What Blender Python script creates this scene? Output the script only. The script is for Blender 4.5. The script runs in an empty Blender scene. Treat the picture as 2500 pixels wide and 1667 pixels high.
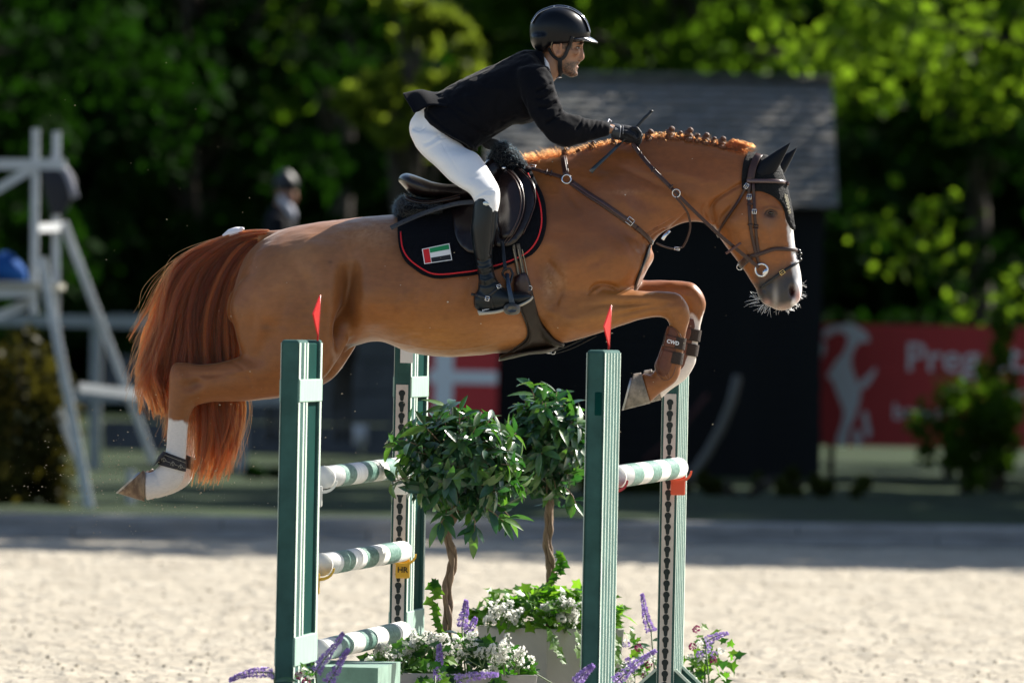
import bpy, bmesh, math, random
import numpy as np
from mathutils import Vector, Matrix, noise as mnoise
from mathutils.bvhtree import BVHTree
from mathutils.geometry import delaunay_2d_cdt

random.seed(7); np.random.seed(7)
scene = bpy.context.scene
COL = scene.collection
# ------------------------------------------------------------------ camera
CAMD, CAMH, FPX = 47.5, 1.80, 2500 * 400 / 36.0
ROLL, PX0, PY0 = math.radians(1.12), 1250.0, 800.0     # the picture leans a degree; horizon at pixel row 800
CR, SR = math.cos(ROLL), math.sin(ROLL)
cam_data = bpy.data.cameras.new("camera")
cam = bpy.data.objects.new("camera", cam_data); COL.objects.link(cam)
cam.location = (0, -CAMD, CAMH); cam.rotation_euler = (math.radians(90), -ROLL, 0)
cam_data.shift_y = -(833.5 - PY0) / 2500; cam_data.lens = 400; cam_data.sensor_width = 36; cam_data.clip_start = 1; cam_data.clip_end = 2000
cam_data.dof.use_dof = True; cam_data.dof.focus_distance = CAMD - 0.15; cam_data.dof.aperture_fstop = 5.0
scene.camera = cam
# ------------------------------------------------------------------ sky, sun, exposure
SUN_AZ, SUN_EL = math.radians(50), math.radians(37)     # azimuth to the right of straight ahead (+Y)
world = bpy.data.worlds.new("World"); scene.world = world; world.use_nodes = True
nt = world.node_tree; nt.nodes.clear()
wo = nt.nodes.new("ShaderNodeOutputWorld"); bgn = nt.nodes.new("ShaderNodeBackground")
sky = nt.nodes.new("ShaderNodeTexSky"); sky.sky_type = 'NISHITA'; sky.sun_disc = False
sky.sun_elevation = SUN_EL; sky.sun_rotation = SUN_AZ
bgn.inputs[1].default_value = 0.066
nt.links.new(sky.outputs[0], bgn.inputs[0]); nt.links.new(bgn.outputs[0], wo.inputs[0])
sd = bpy.data.lights.new("sun", 'SUN'); sd.energy = 5.0; sd.angle = math.radians(0.5); sd.color = (1.0, 0.94, 0.84)
sun = bpy.data.objects.new("sun", sd); COL.objects.link(sun)
SDIR = Vector((math.sin(SUN_AZ) * math.cos(SUN_EL), math.cos(SUN_AZ) * math.cos(SUN_EL), math.sin(SUN_EL)))
sun.rotation_euler = SDIR.to_track_quat('Z', 'Y').to_euler()
sun.location = SDIR * 60
vs = scene.view_settings
vs.view_transform = 'Standard'; vs.look = 'None'; vs.exposure = 1.2; vs.gamma = 1; vs.use_curve_mapping = False
scene.render.engine = 'CYCLES'
cy = scene.cycles
cy.max_bounces = 8; cy.diffuse_bounces = 4; cy.glossy_bounces = 4; cy.transmission_bounces = 6; cy.transparent_max_bounces = 8
cy.use_denoising = True; cy.sample_clamp_indirect = 6

# ------------------------------------------------------------------ helpers
def W(px, py, y=0.0):
    """photo pixel (2500 wide) at depth y (0 = horse plane) -> world point"""
    s = (CAMD + y) / FPX; a = px - PX0; b = py - PY0
    return Vector(((a * CR + b * SR) * s, y, CAMH - (b * CR - a * SR) * s))
def Wv(px, py, y):
    s = (CAMD + y) / FPX; a = px - PX0; b = py - PY0
    return np.stack([(a * CR + b * SR) * s, y + 0 * a, CAMH - (b * CR - a * SR) * s], -1)
def WD(dx, dy, d):
    """pixel of the 2352-wide view, at distance d from the camera"""
    return W(dx * 2500 / 2352, dy * 2500 / 2352, d - CAMD)
def proj(v):
    v = np.asarray(v); s = FPX / (CAMD + v[:, 1])
    a = v[:, 0] * s; b = -(v[:, 2] - CAMH) * s
    return PX0 + a * CR - b * SR, PY0 + a * SR + b * CR
def tag(o, label=None, cat=None, group=None, kind=None):
    if label: o["label"] = label
    if cat: o["category"] = cat
    if group: o["group"] = group
    if kind: o["kind"] = kind
    return o
def empty(name, loc=(0, 0, 0), rz=0, **k):
    o = bpy.data.objects.new(name, None); COL.objects.link(o); o.location = loc; o.rotation_euler = (0, 0, rz)
    o.empty_display_size = 0.1
    return tag(o, **k)
def link(name, me, mat=None, parent=None, smooth=True, **k):
    o = bpy.data.objects.new(name, me); COL.objects.link(o)
    if mat is not None:
        if not isinstance(mat, (list, tuple)): mat = [mat]
        if len(me.materials) == 0:
            for m in mat: me.materials.append(m)
    if smooth and len(me.polygons):
        me.polygons.foreach_set('use_smooth', np.ones(len(me.polygons), dtype=bool)); me.update()
    if parent is not None: o.parent = parent
    return tag(o, **k)
def pmesh(name, V, F):
    me = bpy.data.meshes.new(name); me.from_pydata([tuple(v) for v in V], [], F); me.validate(); me.update(); return me
class MB:
    """collects shapes for one mesh"""
    def __init__(s): s.V = []; s.F = []; s.M = []
    def add(s, V, F, m=0):
        n = len(s.V); s.V += [tuple(v) for v in V]; s.F += [tuple(i + n for i in f) for f in F]; s.M += [m] * len(F); return s
    def box(s, c, size, R=None, m=0):
        hx, hy, hz = [q / 2 for q in size]
        P = [Vector((x, y, z)) for x in (-hx, hx) for y in (-hy, hy) for z in (-hz, hz)]
        if R is not None: P = [R @ p for p in P]
        c = Vector(c)
        return s.add([p + c for p in P], [(0, 1, 3, 2), (4, 6, 7, 5), (0, 4, 5, 1), (2, 3, 7, 6), (0, 2, 6, 4), (1, 5, 7, 3)], m)
    def bar(s, a, b, w, h=None, up=(0, 0, 1), m=0):
        a = Vector(a); b = Vector(b); h = h or w; d = (b - a).normalized(); u = Vector(up)
        if abs(d.dot(u)) > .98: u = Vector((0, 1, 0))
        x = d.cross(u).normalized(); z = x.cross(d)
        P = [p + x * i * w / 2 + z * j * h / 2 for p in (a, b) for i in (-1, 1) for j in (-1, 1)]
        return s.add(P, [(0, 1, 3, 2), (4, 6, 7, 5), (0, 4, 5, 1), (2, 3, 7, 6), (0, 2, 6, 4), (1, 5, 7, 3)], m)
    def tube(s, pts, rad, n=10, caps=True, m=0):
        pts = [Vector(p) for p in pts]; rad = rad if isinstance(rad, (list, tuple)) else [rad] * len(pts)
        V = []; F = []; ref = None
        for i, p in enumerate(pts):
            d = (pts[min(i + 1, len(pts) - 1)] - pts[max(i - 1, 0)]).normalized()
            if ref is None: ref = d.orthogonal().normalized()
            ref = (ref - d * ref.dot(d)).normalized(); b = d.cross(ref)
            for k in range(n):
                t = 2 * math.pi * k / n; V.append(p + (ref * math.cos(t) + b * math.sin(t)) * rad[i])
        for i in range(len(pts) - 1):
            for k in range(n): F.append((i * n + k, i * n + (k + 1) % n, (i + 1) * n + (k + 1) % n, (i + 1) * n + k))
        if caps: F.append(tuple(range(n))[::-1]); F.append(tuple((len(pts) - 1) * n + k for k in range(n)))
        return s.add(V, F, m)
    def ring(s, c, R, r, axis=(0, 1, 0), n=28, k=8, m=0):
        a = Vector(axis).normalized(); u = a.orthogonal().normalized(); v = a.cross(u); c = Vector(c); V = []; F = []
        for i in range(n):
            t = 2 * math.pi * i / n; d = u * math.cos(t) + v * math.sin(t)
            for j in range(k):
                q = 2 * math.pi * j / k; V.append(c + d * (R + r * math.cos(q)) + a * r * math.sin(q))
        for i in range(n):
            for j in range(k): F.append((i * k + j, ((i + 1) % n) * k + j, ((i + 1) % n) * k + (j + 1) % k, i * k + (j + 1) % k))
        return s.add(V, F, m)
    def ball(s, c, r, n=12, k=8, m=0, R=None):
        r = r if isinstance(r, (list, tuple)) else (r, r, r); V = []; F = []; c = Vector(c)
        for i in range(k + 1):
            f = math.pi * i / k
            for j in range(n):
                t = 2 * math.pi * j / n
                p = Vector((r[0] * math.sin(f) * math.cos(t), r[1] * math.sin(f) * math.sin(t), r[2] * math.cos(f)))
                V.append(c + (R @ p if R is not None else p))
        for i in range(k):
            for j in range(n): F.append((i * n + j, (i + 1) * n + j, (i + 1) * n + (j + 1) % n, i * n + (j + 1) % n))
        return s.add(V, F, m)
    def mesh(s, name="m"):
        me = pmesh(name, s.V, s.F)
        if any(s.M) and len(me.polygons) == len(s.M): me.polygons.foreach_set('material_index', s.M)
        return me
    def build(s, name, mat=None, parent=None, smooth=True, **k): return link(name, s.mesh(name), mat, parent, smooth, **k)
def bevel(o, w=.004, seg=2, ang=40):
    m = o.modifiers.new("bevel", 'BEVEL'); m.width = w; m.segments = seg; m.limit_method = 'ANGLE'; m.angle_limit = math.radians(ang); return o
def flat(o):
    me = o.data; me.polygons.foreach_set('use_smooth', np.zeros(len(me.polygons), dtype=bool)); me.update(); return o

def crom(P, n):
    """resample rows of P (k x m) with a Catmull-Rom spline, n samples per span"""
    P = np.asarray(P, float); k = len(P); out = []
    for i in range(k - 1):
        p0, p1, p2, p3 = P[max(i - 1, 0)], P[i], P[i + 1], P[min(i + 2, k - 1)]
        for j in range(n):
            t = j / n
            out.append(.5 * ((2 * p1) + (-p0 + p2) * t + (2 * p0 - 5 * p1 + 4 * p2 - p3) * t * t + (-p0 + 3 * p1 - 3 * p2 + p3) * t ** 3))
    out.append(P[-1]); return np.array(out)
def loft(st, nring=36, sub=5, cap0=.4, cap1=.4, p=2.0, off=(0, 0)):
    """st rows: ax, ay, bx, by, halfwidth, ycentre[, egg]; a/b are photo pixels of the two outline points"""
    st = [list(r) + [0] * (7 - len(r)) for r in st]
    R = crom(st, sub); V = []; F = []
    th = np.linspace(0, 2 * math.pi, nring, endpoint=False); c = np.cos(th); s = np.sin(th)
    cc = np.sign(c) * np.abs(c) ** (2 / p); ss = np.sign(s) * np.abs(s) ** (2 / p)
    rings = []; info = []
    for r in R:
        yc = r[5]; a = np.array(W(r[0] + off[0], r[1] + off[1], yc)); b = np.array(W(r[2] + off[0], r[3] + off[1], yc))
        mid = (a + b) / 2; h = (a - b) / 2
        w = max(r[4], .002) * ss * (1 + r[6] * c)
        rings.append(mid + np.outer(cc, h) + np.outer(w, (0, 1, 0))); info.append((mid, h, r[4]))
    def cap(i, j, amt):
        m0, h0, w0 = info[i]; m1 = info[j][0]; d = m0 - m1; d = d / max(np.linalg.norm(d), 1e-6)
        e = amt * min(np.linalg.norm(h0), w0 if w0 > 0 else 1)
        return [m0 + (rings[i] - m0) * f + d * e * g for f, g in ((.86, .5), (.5, .86))], m0 + d * e
    c0, t0 = cap(0, 1, cap0); c1, t1 = cap(-1, -2, cap1)
    rings = [c0[1], c0[0]] + rings + c1
    V = np.vstack(rings); n = nring
    for i in range(len(rings) - 1):
        for k in range(n): F.append((i * n + k, i * n + (k + 1) % n, (i + 1) * n + (k + 1) % n, (i + 1) * n + k))
    a = len(V); V = np.vstack([V, t0, t1]); L = (len(rings) - 1) * n
    for k in range(n): F.append((a, (k + 1) % n, k)); F.append((a + 1, L + k, L + (k + 1) % n))
    return V, F
def union(parts, voxel, name):
    """overlapping closed shapes -> one continuous surface"""
    mb = MB()
    for V, F in parts: mb.add(V, F)
    me = mb.mesh(name + "_raw"); bm = bmesh.new(); bm.from_mesh(me); bmesh.ops.recalc_face_normals(bm, faces=bm.faces); bm.to_mesh(me); bm.free()
    o = bpy.data.objects.new("tmp", me); COL.objects.link(o)
    m = o.modifiers.new("r", 'REMESH'); m.mode = 'VOXEL'; m.voxel_size = voxel; m.adaptivity = 0
    dg = bpy.context.evaluated_depsgraph_get(); r = bpy.data.meshes.new_from_object(o.evaluated_get(dg)); r.name = name
    bpy.data.objects.remove(o); bpy.data.meshes.remove(me); return r
def coords(me):
    a = np.empty(len(me.vertices) * 3); me.vertices.foreach_get('co', a); return a.reshape(-1, 3)
def normals(me):
    a = np.empty(len(me.vertices) * 3, np.float32); me.vertex_normals.foreach_get('vector', a); return a.reshape(-1, 3).astype(float)
def setco(me, V): me.vertices.foreach_set('co', V.ravel()); me.update()
def smooth_mesh(me, it, lam=.5, weight=None):
    V = coords(me); E = np.empty(len(me.edges) * 2, np.int32); me.edges.foreach_get('vertices', E); E = E.reshape(-1, 2)
    n = len(V); i = np.concatenate([E[:, 0], E[:, 1]]); j = np.concatenate([E[:, 1], E[:, 0]])
    deg = np.maximum(np.bincount(i, minlength=n), 1)
    w = (np.ones(n) if weight is None else weight)[:, None] * lam
    for t in range(it):
        for sgn in (1.0, -1.03) if it > 3 else (1.0,):
            S = np.stack([np.bincount(i, V[j, k], minlength=n) for k in range(3)], 1) / deg[:, None]
            V = V + (S - V) * w * sgn
    setco(me, V)
def plaplace(me, it, lam=.5, weight=None):
    V = coords(me); E = np.empty(len(me.edges) * 2, np.int32); me.edges.foreach_get('vertices', E); E = E.reshape(-1, 2)
    n = len(V); i = np.concatenate([E[:, 0], E[:, 1]]); j = np.concatenate([E[:, 1], E[:, 0]])
    deg = np.maximum(np.bincount(i, minlength=n), 1); w = (np.ones(n) if weight is None else weight)[:, None] * lam
    for t in range(it):
        S = np.stack([np.bincount(i, V[j, k], minlength=n) for k in range(3)], 1) / deg[:, None]; V = V + (S - V) * w
    setco(me, V)
def segdist(X, Y, pts):
    d = np.full(len(X), 1e9)
    for (ax, ay), (bx, by) in zip(pts[:-1], pts[1:]):
        vx, vy = bx - ax, by - ay; L = vx * vx + vy * vy + 1e-9
        t = np.clip(((X - ax) * vx + (Y - ay) * vy) / L, 0, 1)
        d = np.minimum(d, np.hypot(X - ax - t * vx, Y - ay - t * vy))
    return d
def inpoly(X, Y, P):
    r = np.zeros(len(X), bool); n = len(P); j = n - 1
    for i in range(n):
        xi, yi = P[i]; xj, yj = P[j]
        c = ((yi > Y) != (yj > Y)) & (X < (xj - xi) * (Y - yi) / (yj - yi + 1e-12) + xi); r ^= c; j = i
    return r
def sculpt(me, blobs=(), lines=(), side=None):
    """blobs: x, y, rx, ry, angle deg, amount (m); lines: pts, width px, amount. Works on both flanks unless side given."""
    V = coords(me); N = normals(me); X, Y = proj(V)
    D = np.zeros(len(V)); lat = np.clip(np.abs(N[:, 1]) * 1.6, 0, 1)
    if side == 'near': lat = np.clip(-N[:, 1] * 1.6, 0, 1)
    for x, y, rx, ry, a, amt in blobs:
        ca, sa = math.cos(math.radians(a)), math.sin(math.radians(a)); u = (X - x) * ca + (Y - y) * sa; v = -(X - x) * sa + (Y - y) * ca
        D += amt * np.exp(-(u / rx) ** 2 - (v / ry) ** 2) * lat
    for pts, w, amt in lines:
        if len(pts) > 2: pts = crom(pts, 4)
        d = segdist(X, Y, pts); D += amt * np.exp(-(d / w) ** 2) * lat
    setco(me, V + N * D[:, None])
def vnoise(V, scale, seed=0):
    """smooth value noise, vectorised"""
    P = V * scale + seed * 17.3; I = np.floor(P).astype(np.int64); f = P - I; f = f * f * (3 - 2 * f); r = np.zeros(len(V))
    for dx in (0, 1):
        for dy in (0, 1):
            for dz in (0, 1):
                h = (I[:, 0] + dx) * 73856093 ^ (I[:, 1] + dy) * 19349663 ^ (I[:, 2] + dz) * 83492791
                h = (h ^ (h >> 13)) * 1274126177; h = ((h ^ (h >> 16)) & 0xffff) / 65535.0
                r += h * np.where(dx, f[:, 0], 1 - f[:, 0]) * np.where(dy, f[:, 1], 1 - f[:, 1]) * np.where(dz, f[:, 2], 1 - f[:, 2])
    return r
def setcolor(me, C, name="tint"):
    a = me.color_attributes.new(name, 'FLOAT_COLOR', 'POINT'); C4 = np.ones((len(C), 4), np.float32); C4[:, :3] = C; a.data.foreach_set('color', C4.ravel())
def bvh_of(*meshes):
    V = []; F = []
    for me in meshes:
        n = len(V); V += [tuple(c) for c in coords(me)]; F += [tuple(i + n for i in p.vertices) for p in me.polygons]
    return BVHTree.FromPolygons(V, F)
CAMP = Vector((0, -CAMD, CAMH))
def hit(bvh, px, py):
    """point of a surface seen through a photo pixel (nearest surface point where the ray passes by)"""
    t = W(px, py, 0); d = (t - CAMP).normalized(); r = bvh.ray_cast(CAMP, d)
    if r[0] is not None:
        n = r[1]; n = n if n.dot(d) < 0 else -n
        return r[0], n
    best = None
    for y in (-.3, -.2, -.1, 0, .05):
        q = W(px, py, y); f = bvh.find_nearest(q)
        if f[0] is not None and (best is None or f[3] < best[2]): best = (f[0], f[1], f[3], q)
    p, n = best[0], best[1]
    if (best[3] - p).dot(n) < 0: n = -n
    return p, n
def strap_mesh(P, Nn, width, thick):
    """ribbon through points P with surface normals Nn"""
    V = []; F = []; k = len(P)
    for i in range(k):
        t = (P[min(i + 1, k - 1)] - P[max(i - 1, 0)]).normalized(); n = (Nn[i] - t * Nn[i].dot(t)).normalized(); b = t.cross(n)
        w = (width[i] if isinstance(width, (list, tuple)) else width) / 2
        for u, h in ((-1, 0), (-1, .75), (-.8, 1), (.8, 1), (1, .75), (1, 0)): V.append(P[i] + b * u * w + n * thick * h)
    for i in range(k - 1):
        for j in range(6): F.append((i * 6 + j, i * 6 + (j + 1) % 6, (i + 1) * 6 + (j + 1) % 6, (i + 1) * 6 + j))
    F.append((5, 4, 3, 2, 1, 0)); F.append(tuple((k - 1) * 6 + j for j in range(6)))
    return V, F
def strap(name, pts, wpx, thick, mat, bvh, parent, lift=.0015, step=6, mirror=False, smooth_it=2):
    """strap laid along a surface; pts photo pixels, wpx width in pixels"""
    R = crom(pts, 8) if len(pts) > 2 else np.array(pts, float)
    L = np.concatenate([[0], np.cumsum(np.hypot(*np.diff(R[:, :2], axis=0).T))]); n = max(int(L[-1] / step), 2)
    q = np.linspace(0, L[-1], n + 1); X = np.interp(q, L, R[:, 0]); Y = np.interp(q, L, R[:, 1])
    P = []; N = []
    for x, y in zip(X, Y):
        p, nn = hit(bvh, x, y); P.append(p); N.append(nn)
    for _ in range(smooth_it):
        P = [P[0]] + [(P[i - 1] + P[i] * 2 + P[i + 1]) / 4 for i in range(1, len(P) - 1)] + [P[-1]]
        N = [N[0]] + [(N[i - 1] + N[i] + N[i + 1]).normalized() for i in range(1, len(N) - 1)] + [N[-1]]
    P = [p + n_ * lift for p, n_ in zip(P, N)]
    V, F = strap_mesh(P, N, wpx / 585.0, thick); mb = MB().add(V, F)
    if mirror: MB().add([(v[0], -v[1], v[2]) for v in V], [f[::-1] for f in F]).build(name, mat, parent)
    return mb.build(name, mat, parent)
def patch(poly, bvh, lift=.006, thick=.008, step=9, mirror=False, close_top=False, smooth_it=3, fn=None, spline=True, yfix=None):
    """cloth/leather sheet lying on a surface inside a pixel outline -> (V, F)"""
    P = crom(list(poly) + [poly[0]], 6)[:-1] if spline else np.array(poly, float)
    if not spline:
        Q = []
        for i in range(len(P)):
            a, b = P[i], P[(i + 1) % len(P)]; k = max(int(np.hypot(*(b - a)) / step), 1)
            for j in range(k): Q.append(a + (b - a) * j / k)
        P = np.array(Q)
    nb = len(P); x0, y0 = P.min(0); x1, y1 = P.max(0)
    gx, gy = np.meshgrid(np.arange(x0, x1, step), np.arange(y0, y1, step)); g = np.stack([gx.ravel(), gy.ravel()], 1)
    g = g[inpoly(g[:, 0], g[:, 1], P)]
    if len(g): g = g[segdist(g[:, 0], g[:, 1], [tuple(p) for p in P] + [tuple(P[0])]) > step * .6]
    pts = [Vector(p) for p in P] + [Vector(p) for p in g]
    r = delaunay_2d_cdt(pts, [(i, (i + 1) % nb) for i in range(nb)], [list(range(nb))], 1, 1e-4)
    v2, tris = r[0], r[2]
    pos = []; nor = []
    for q in v2:
        p, n_ = hit(bvh, q.x, q.y); pos.append(p); nor.append(n_)
    pos = np.array([tuple(p) for p in pos]); nor = np.array([tuple(p) for p in nor])
    nbr = [set() for _ in v2]
    for t in tris:
        for a in t:
            nbr[a].update(t)
    for _ in range(smooth_it):
        pos = np.array([pos[list(s)].mean(0) if s else pos[i] for i, s in enumerate(nbr)]) * np.array([1, 1, 1]) if False else pos
        nor = np.array([nor[list(s)].mean(0) if s else nor[i] for i, s in enumerate(nbr)]); nor /= np.linalg.norm(nor, axis=1)[:, None] + 1e-9
        yy = np.array([pos[list(s), 1].mean() if s else pos[i, 1] for i, s in enumerate(nbr)]); pos[:, 1] = np.minimum(pos[:, 1], yy) if smooth_it > 2 else yy
    uv = np.array([(q.x, q.y) for q in v2])
    extra = fn(uv[:, 0], uv[:, 1]) if fn is not None else 0
    top = pos + nor * (lift + thick + extra if np.isscalar(extra) else (lift + thick + extra)[:, None]); bot = pos + nor * (lift * .3)
    n = len(v2); V = [tuple(p) for p in top] + [tuple(p) for p in bot]
    F = []
    for t in tris:
        a, b, c = [Vector(V[i]) for i in t[:3]]
        if (b - a).cross(c - a).dot(Vector(nor[t[0]])) < 0: t = t[::-1]
        F.append(tuple(t)); F.append(tuple(i + n for i in t[::-1]))
    cnt = {}
    for t in [f for f in F[::2]]:
        for a, b in zip(t, t[1:] + t[:1]): cnt[(a, b)] = 1
    for (a, b) in list(cnt):
        if (b, a) not in cnt: F.append((b, a, a + n, b + n))
    if mirror:
        k = len(V); V += [(v[0], -v[1], v[2]) for v in V]; F += [tuple(i + k for i in f[::-1]) for f in F]
    return V, F

# ------------------------------------------------------------------ materials
def mat(name, col, rough=.5, metal=0., noise=None, bump=None, coat=0., sheen=0., attr=None, spec=.5, trans=None, col2=None, nscale=20., stretch=None, coords_='Object', coat_rough=.1):
    """noise: amount of brightness variation; bump: (scale, strength); trans: translucent share; col2: second colour mixed by noise"""
    m = bpy.data.materials.new(name); m.use_nodes = True; t = m.node_tree; N = t.nodes; L = t.links
    b = N["Principled BSDF"]; b.inputs["Roughness"].default_value = rough; b.inputs["Metallic"].default_value = metal
    b.inputs["Base Color"].default_value = (*col, 1); b.inputs["Specular IOR Level"].default_value = spec
    b.inputs["Coat Weight"].default_value = coat; b.inputs["Coat Roughness"].default_value = coat_rough
    if sheen: b.inputs["Sheen Weight"].default_value = sheen; b.inputs["Sheen Roughness"].default_value = .28
    tc = N.new("ShaderNodeTexCoord"); mp = N.new("ShaderNodeMapping"); L.new(tc.outputs[coords_], mp.inputs[0])
    if stretch: mp.inputs["Scale"].default_value = stretch
    src = None
    if attr:
        a = N.new("ShaderNodeAttribute"); a.attribute_name = attr; src = a.outputs["Color"]
    if noise or col2:
        n = N.new("ShaderNodeTexNoise"); n.inputs["Scale"].default_value = nscale; n.inputs["Detail"].default_value = 6; n.inputs["Roughness"].default_value = .6
        L.new(mp.outputs[0], n.inputs["Vector"])
        if col2:
            r = N.new("ShaderNodeMapRange"); r.inputs[1].default_value = .38; r.inputs[2].default_value = .62; L.new(n.outputs[0], r.inputs[0])
            x = N.new("ShaderNodeMix"); x.data_type = 'RGBA'; L.new(r.outputs[0], x.inputs[0])
            x.inputs[6].default_value = (*col, 1); x.inputs[7].default_value = (*col2, 1); src = x.outputs[2]
        if noise:
            r = N.new("ShaderNodeMapRange"); r.inputs[1].default_value = .3; r.inputs[2].default_value = .7; r.inputs[3].default_value = 1 - noise; r.inputs[4].default_value = 1 + noise
            L.new(n.outputs[0], r.inputs[0]); x = N.new("ShaderNodeMix"); x.data_type = 'RGBA'; x.blend_type = 'MULTIPLY'; x.inputs[0].default_value = 1
            if src is not None: L.new(src, x.inputs[6])
            else: x.inputs[6].default_value = (*col, 1)
            L.new(r.outputs[0], x.inputs[7]); src = x.outputs[2]
    if src is not None: L.new(src, b.inputs["Base Color"])
    if bump:
        n = N.new("ShaderNodeTexNoise"); n.inputs["Scale"].default_value = bump[0]; n.inputs["Detail"].default_value = 4; L.new(mp.outputs[0], n.inputs["Vector"])
        bp = N.new("ShaderNodeBump"); bp.inputs["Strength"].default_value = bump[1]; bp.inputs["Distance"].default_value = bump[2] if len(bump) > 2 else .01
        L.new(n.outputs[0], bp.inputs["Height"]); L.new(bp.outputs[0], b.inputs["Normal"])
    if trans:
        out = N["Material Output"]; tr = N.new("ShaderNodeBsdfTranslucent"); mx = N.new("ShaderNodeMixShader"); mx.inputs[0].default_value = trans[0]
        g = N.new("ShaderNodeMix"); g.data_type = 'RGBA'; g.blend_type = 'MULTIPLY'; g.inputs[0].default_value = 1
        if src is not None: L.new(src, g.inputs[6])
        else: g.inputs[6].default_value = (*col, 1)
        g.inputs[7].default_value = (*trans[1], 1); L.new(g.outputs[2], tr.inputs[0])
        L.new(b.outputs[0], mx.inputs[1]); L.new(tr.outputs[0], mx.inputs[2]); L.new(mx.outputs[0], out.inputs[0])
    return m
def srgb(r, g, b): return tuple((c / 255 / 12.92) if c <= 10 else ((c / 255 + .055) / 1.055) ** 2.4 for c in (r, g, b))
def hair_mat(name, col, rough=.3, var=.3, radial=.5):
    m = bpy.data.materials.new(name); m.use_nodes = True; t = m.node_tree; N = t.nodes; L = t.links
    N.remove(N["Principled BSDF"]); h = N.new("ShaderNodeBsdfHairPrincipled"); h.parametrization = 'COLOR'
    h.inputs["Color"].default_value = (*col, 1); h.inputs["Roughness"].default_value = rough; h.inputs["Radial Roughness"].default_value = radial
    inf = N.new("ShaderNodeHairInfo"); r = N.new("ShaderNodeMapRange"); r.inputs[3].default_value = 1 - var; r.inputs[4].default_value = 1 + var
    L.new(inf.outputs["Random"], r.inputs[0]); x = N.new("ShaderNodeMix"); x.data_type = 'RGBA'; x.blend_type = 'MULTIPLY'; x.inputs[0].default_value = 1
    x.inputs[6].default_value = (*col, 1); L.new(r.outputs[0], x.inputs[7]); L.new(x.outputs[2], h.inputs["Color"])
    L.new(h.outputs[0], N["Material Output"].inputs[0]); return m
def hair_obj(name, strands, r0, r1, mat_, parent=None, **k):
    """strands: array (n, pts, 3)"""
    S = np.asarray(strands, np.float32); n, p, _ = S.shape; c = bpy.data.hair_curves.new(name); c.add_curves([p] * n)
    c.position_data.foreach_set('vector', S.ravel()); a = c.attributes.new('radius', 'FLOAT', 'POINT')
    rr = np.linspace(0, 1, p); rad = r0 * (1 - rr) + r1 * rr; a.data.foreach_set('value', np.tile(rad, n).astype(np.float32))
    c.materials.append(mat_); o = bpy.data.objects.new(name, c); COL.objects.link(o)
    if parent is not None: o.parent = parent
    return tag(o, **k)
def text_mesh(txt, size, ext=.0008, bold=0., align='CENTER'):
    cu = bpy.data.curves.new("t", 'FONT'); cu.body = txt; cu.size = size; cu.extrude = ext; cu.offset = bold; cu.align_x = align; cu.align_y = 'CENTER'; cu.resolution_u = 3
    o = bpy.data.objects.new("t", cu); COL.objects.link(o); dg = bpy.context.evaluated_depsgraph_get()
    me = bpy.data.meshes.new_from_object(o.evaluated_get(dg)); bpy.data.objects.remove(o); bpy.data.curves.remove(cu); return me
def place_frame(me, o, x, y, n):
    """transform flat mesh (XY plane) to origin o with axes x, y, n"""
    M = Matrix((x, y, n)).transposed().to_4x4(); M.translation = o; me.transform(M); return me
# ================================================================== GROUND, KERB
def ramp_mat(name, stops, scale, rough=.9, bump=None, detail=8, stretch=None):
    m = bpy.data.materials.new(name); m.use_nodes = True; t = m.node_tree; N = t.nodes; L = t.links; b = N["Principled BSDF"]; b.inputs["Roughness"].default_value = rough; b.inputs["Specular IOR Level"].default_value = .2
    tc = N.new("ShaderNodeTexCoord"); mp = N.new("ShaderNodeMapping"); L.new(tc.outputs["Object"], mp.inputs[0])
    if stretch: mp.inputs["Scale"].default_value = stretch
    n = N.new("ShaderNodeTexNoise"); n.inputs["Scale"].default_value = scale; n.inputs["Detail"].default_value = detail; n.inputs["Roughness"].default_value = .62; L.new(mp.outputs[0], n.inputs["Vector"])
    r = N.new("ShaderNodeValToRGB"); L.new(n.outputs[0], r.inputs[0]); e = r.color_ramp.elements; e[0].position = stops[0][0]; e[0].color = (*stops[0][1], 1); e[1].position = stops[-1][0]; e[1].color = (*stops[-1][1], 1)
    for p, c in stops[1:-1]: q = e.new(p); q.color = (*c, 1)
    L.new(r.outputs[0], b.inputs["Base Color"])
    if bump:
        n2 = N.new("ShaderNodeTexNoise"); n2.inputs["Scale"].default_value = bump[0]; n2.inputs["Detail"].default_value = 6; L.new(mp.outputs[0], n2.inputs["Vector"])
        bp = N.new("ShaderNodeBump"); bp.inputs["Strength"].default_value = bump[1]; bp.inputs["Distance"].default_value = bump[2]; L.new(n2.outputs[0], bp.inputs["Height"]); L.new(bp.outputs[0], b.inputs["Normal"])
    return m
M_SAND = ramp_mat("riding_sand", [(.30, (.25, .22, .17)), (.43, (.335, .298, .235)), (.58, (.385, .345, .275)), (.72, (.45, .405, .33))], 2.2, bump=(8, 1., .09), stretch=(1, .55, 1))
KA, KB = 92.5 - CAMD, 97.0 - CAMD             # kerb line depth at x=-5 and x=+5
def kerb_y(x): return KA + (KB - KA) * (x + 5) / 10
g = MB(); xs = [-400, -60, -20, -5, 5, 20, 60, 400]
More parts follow.
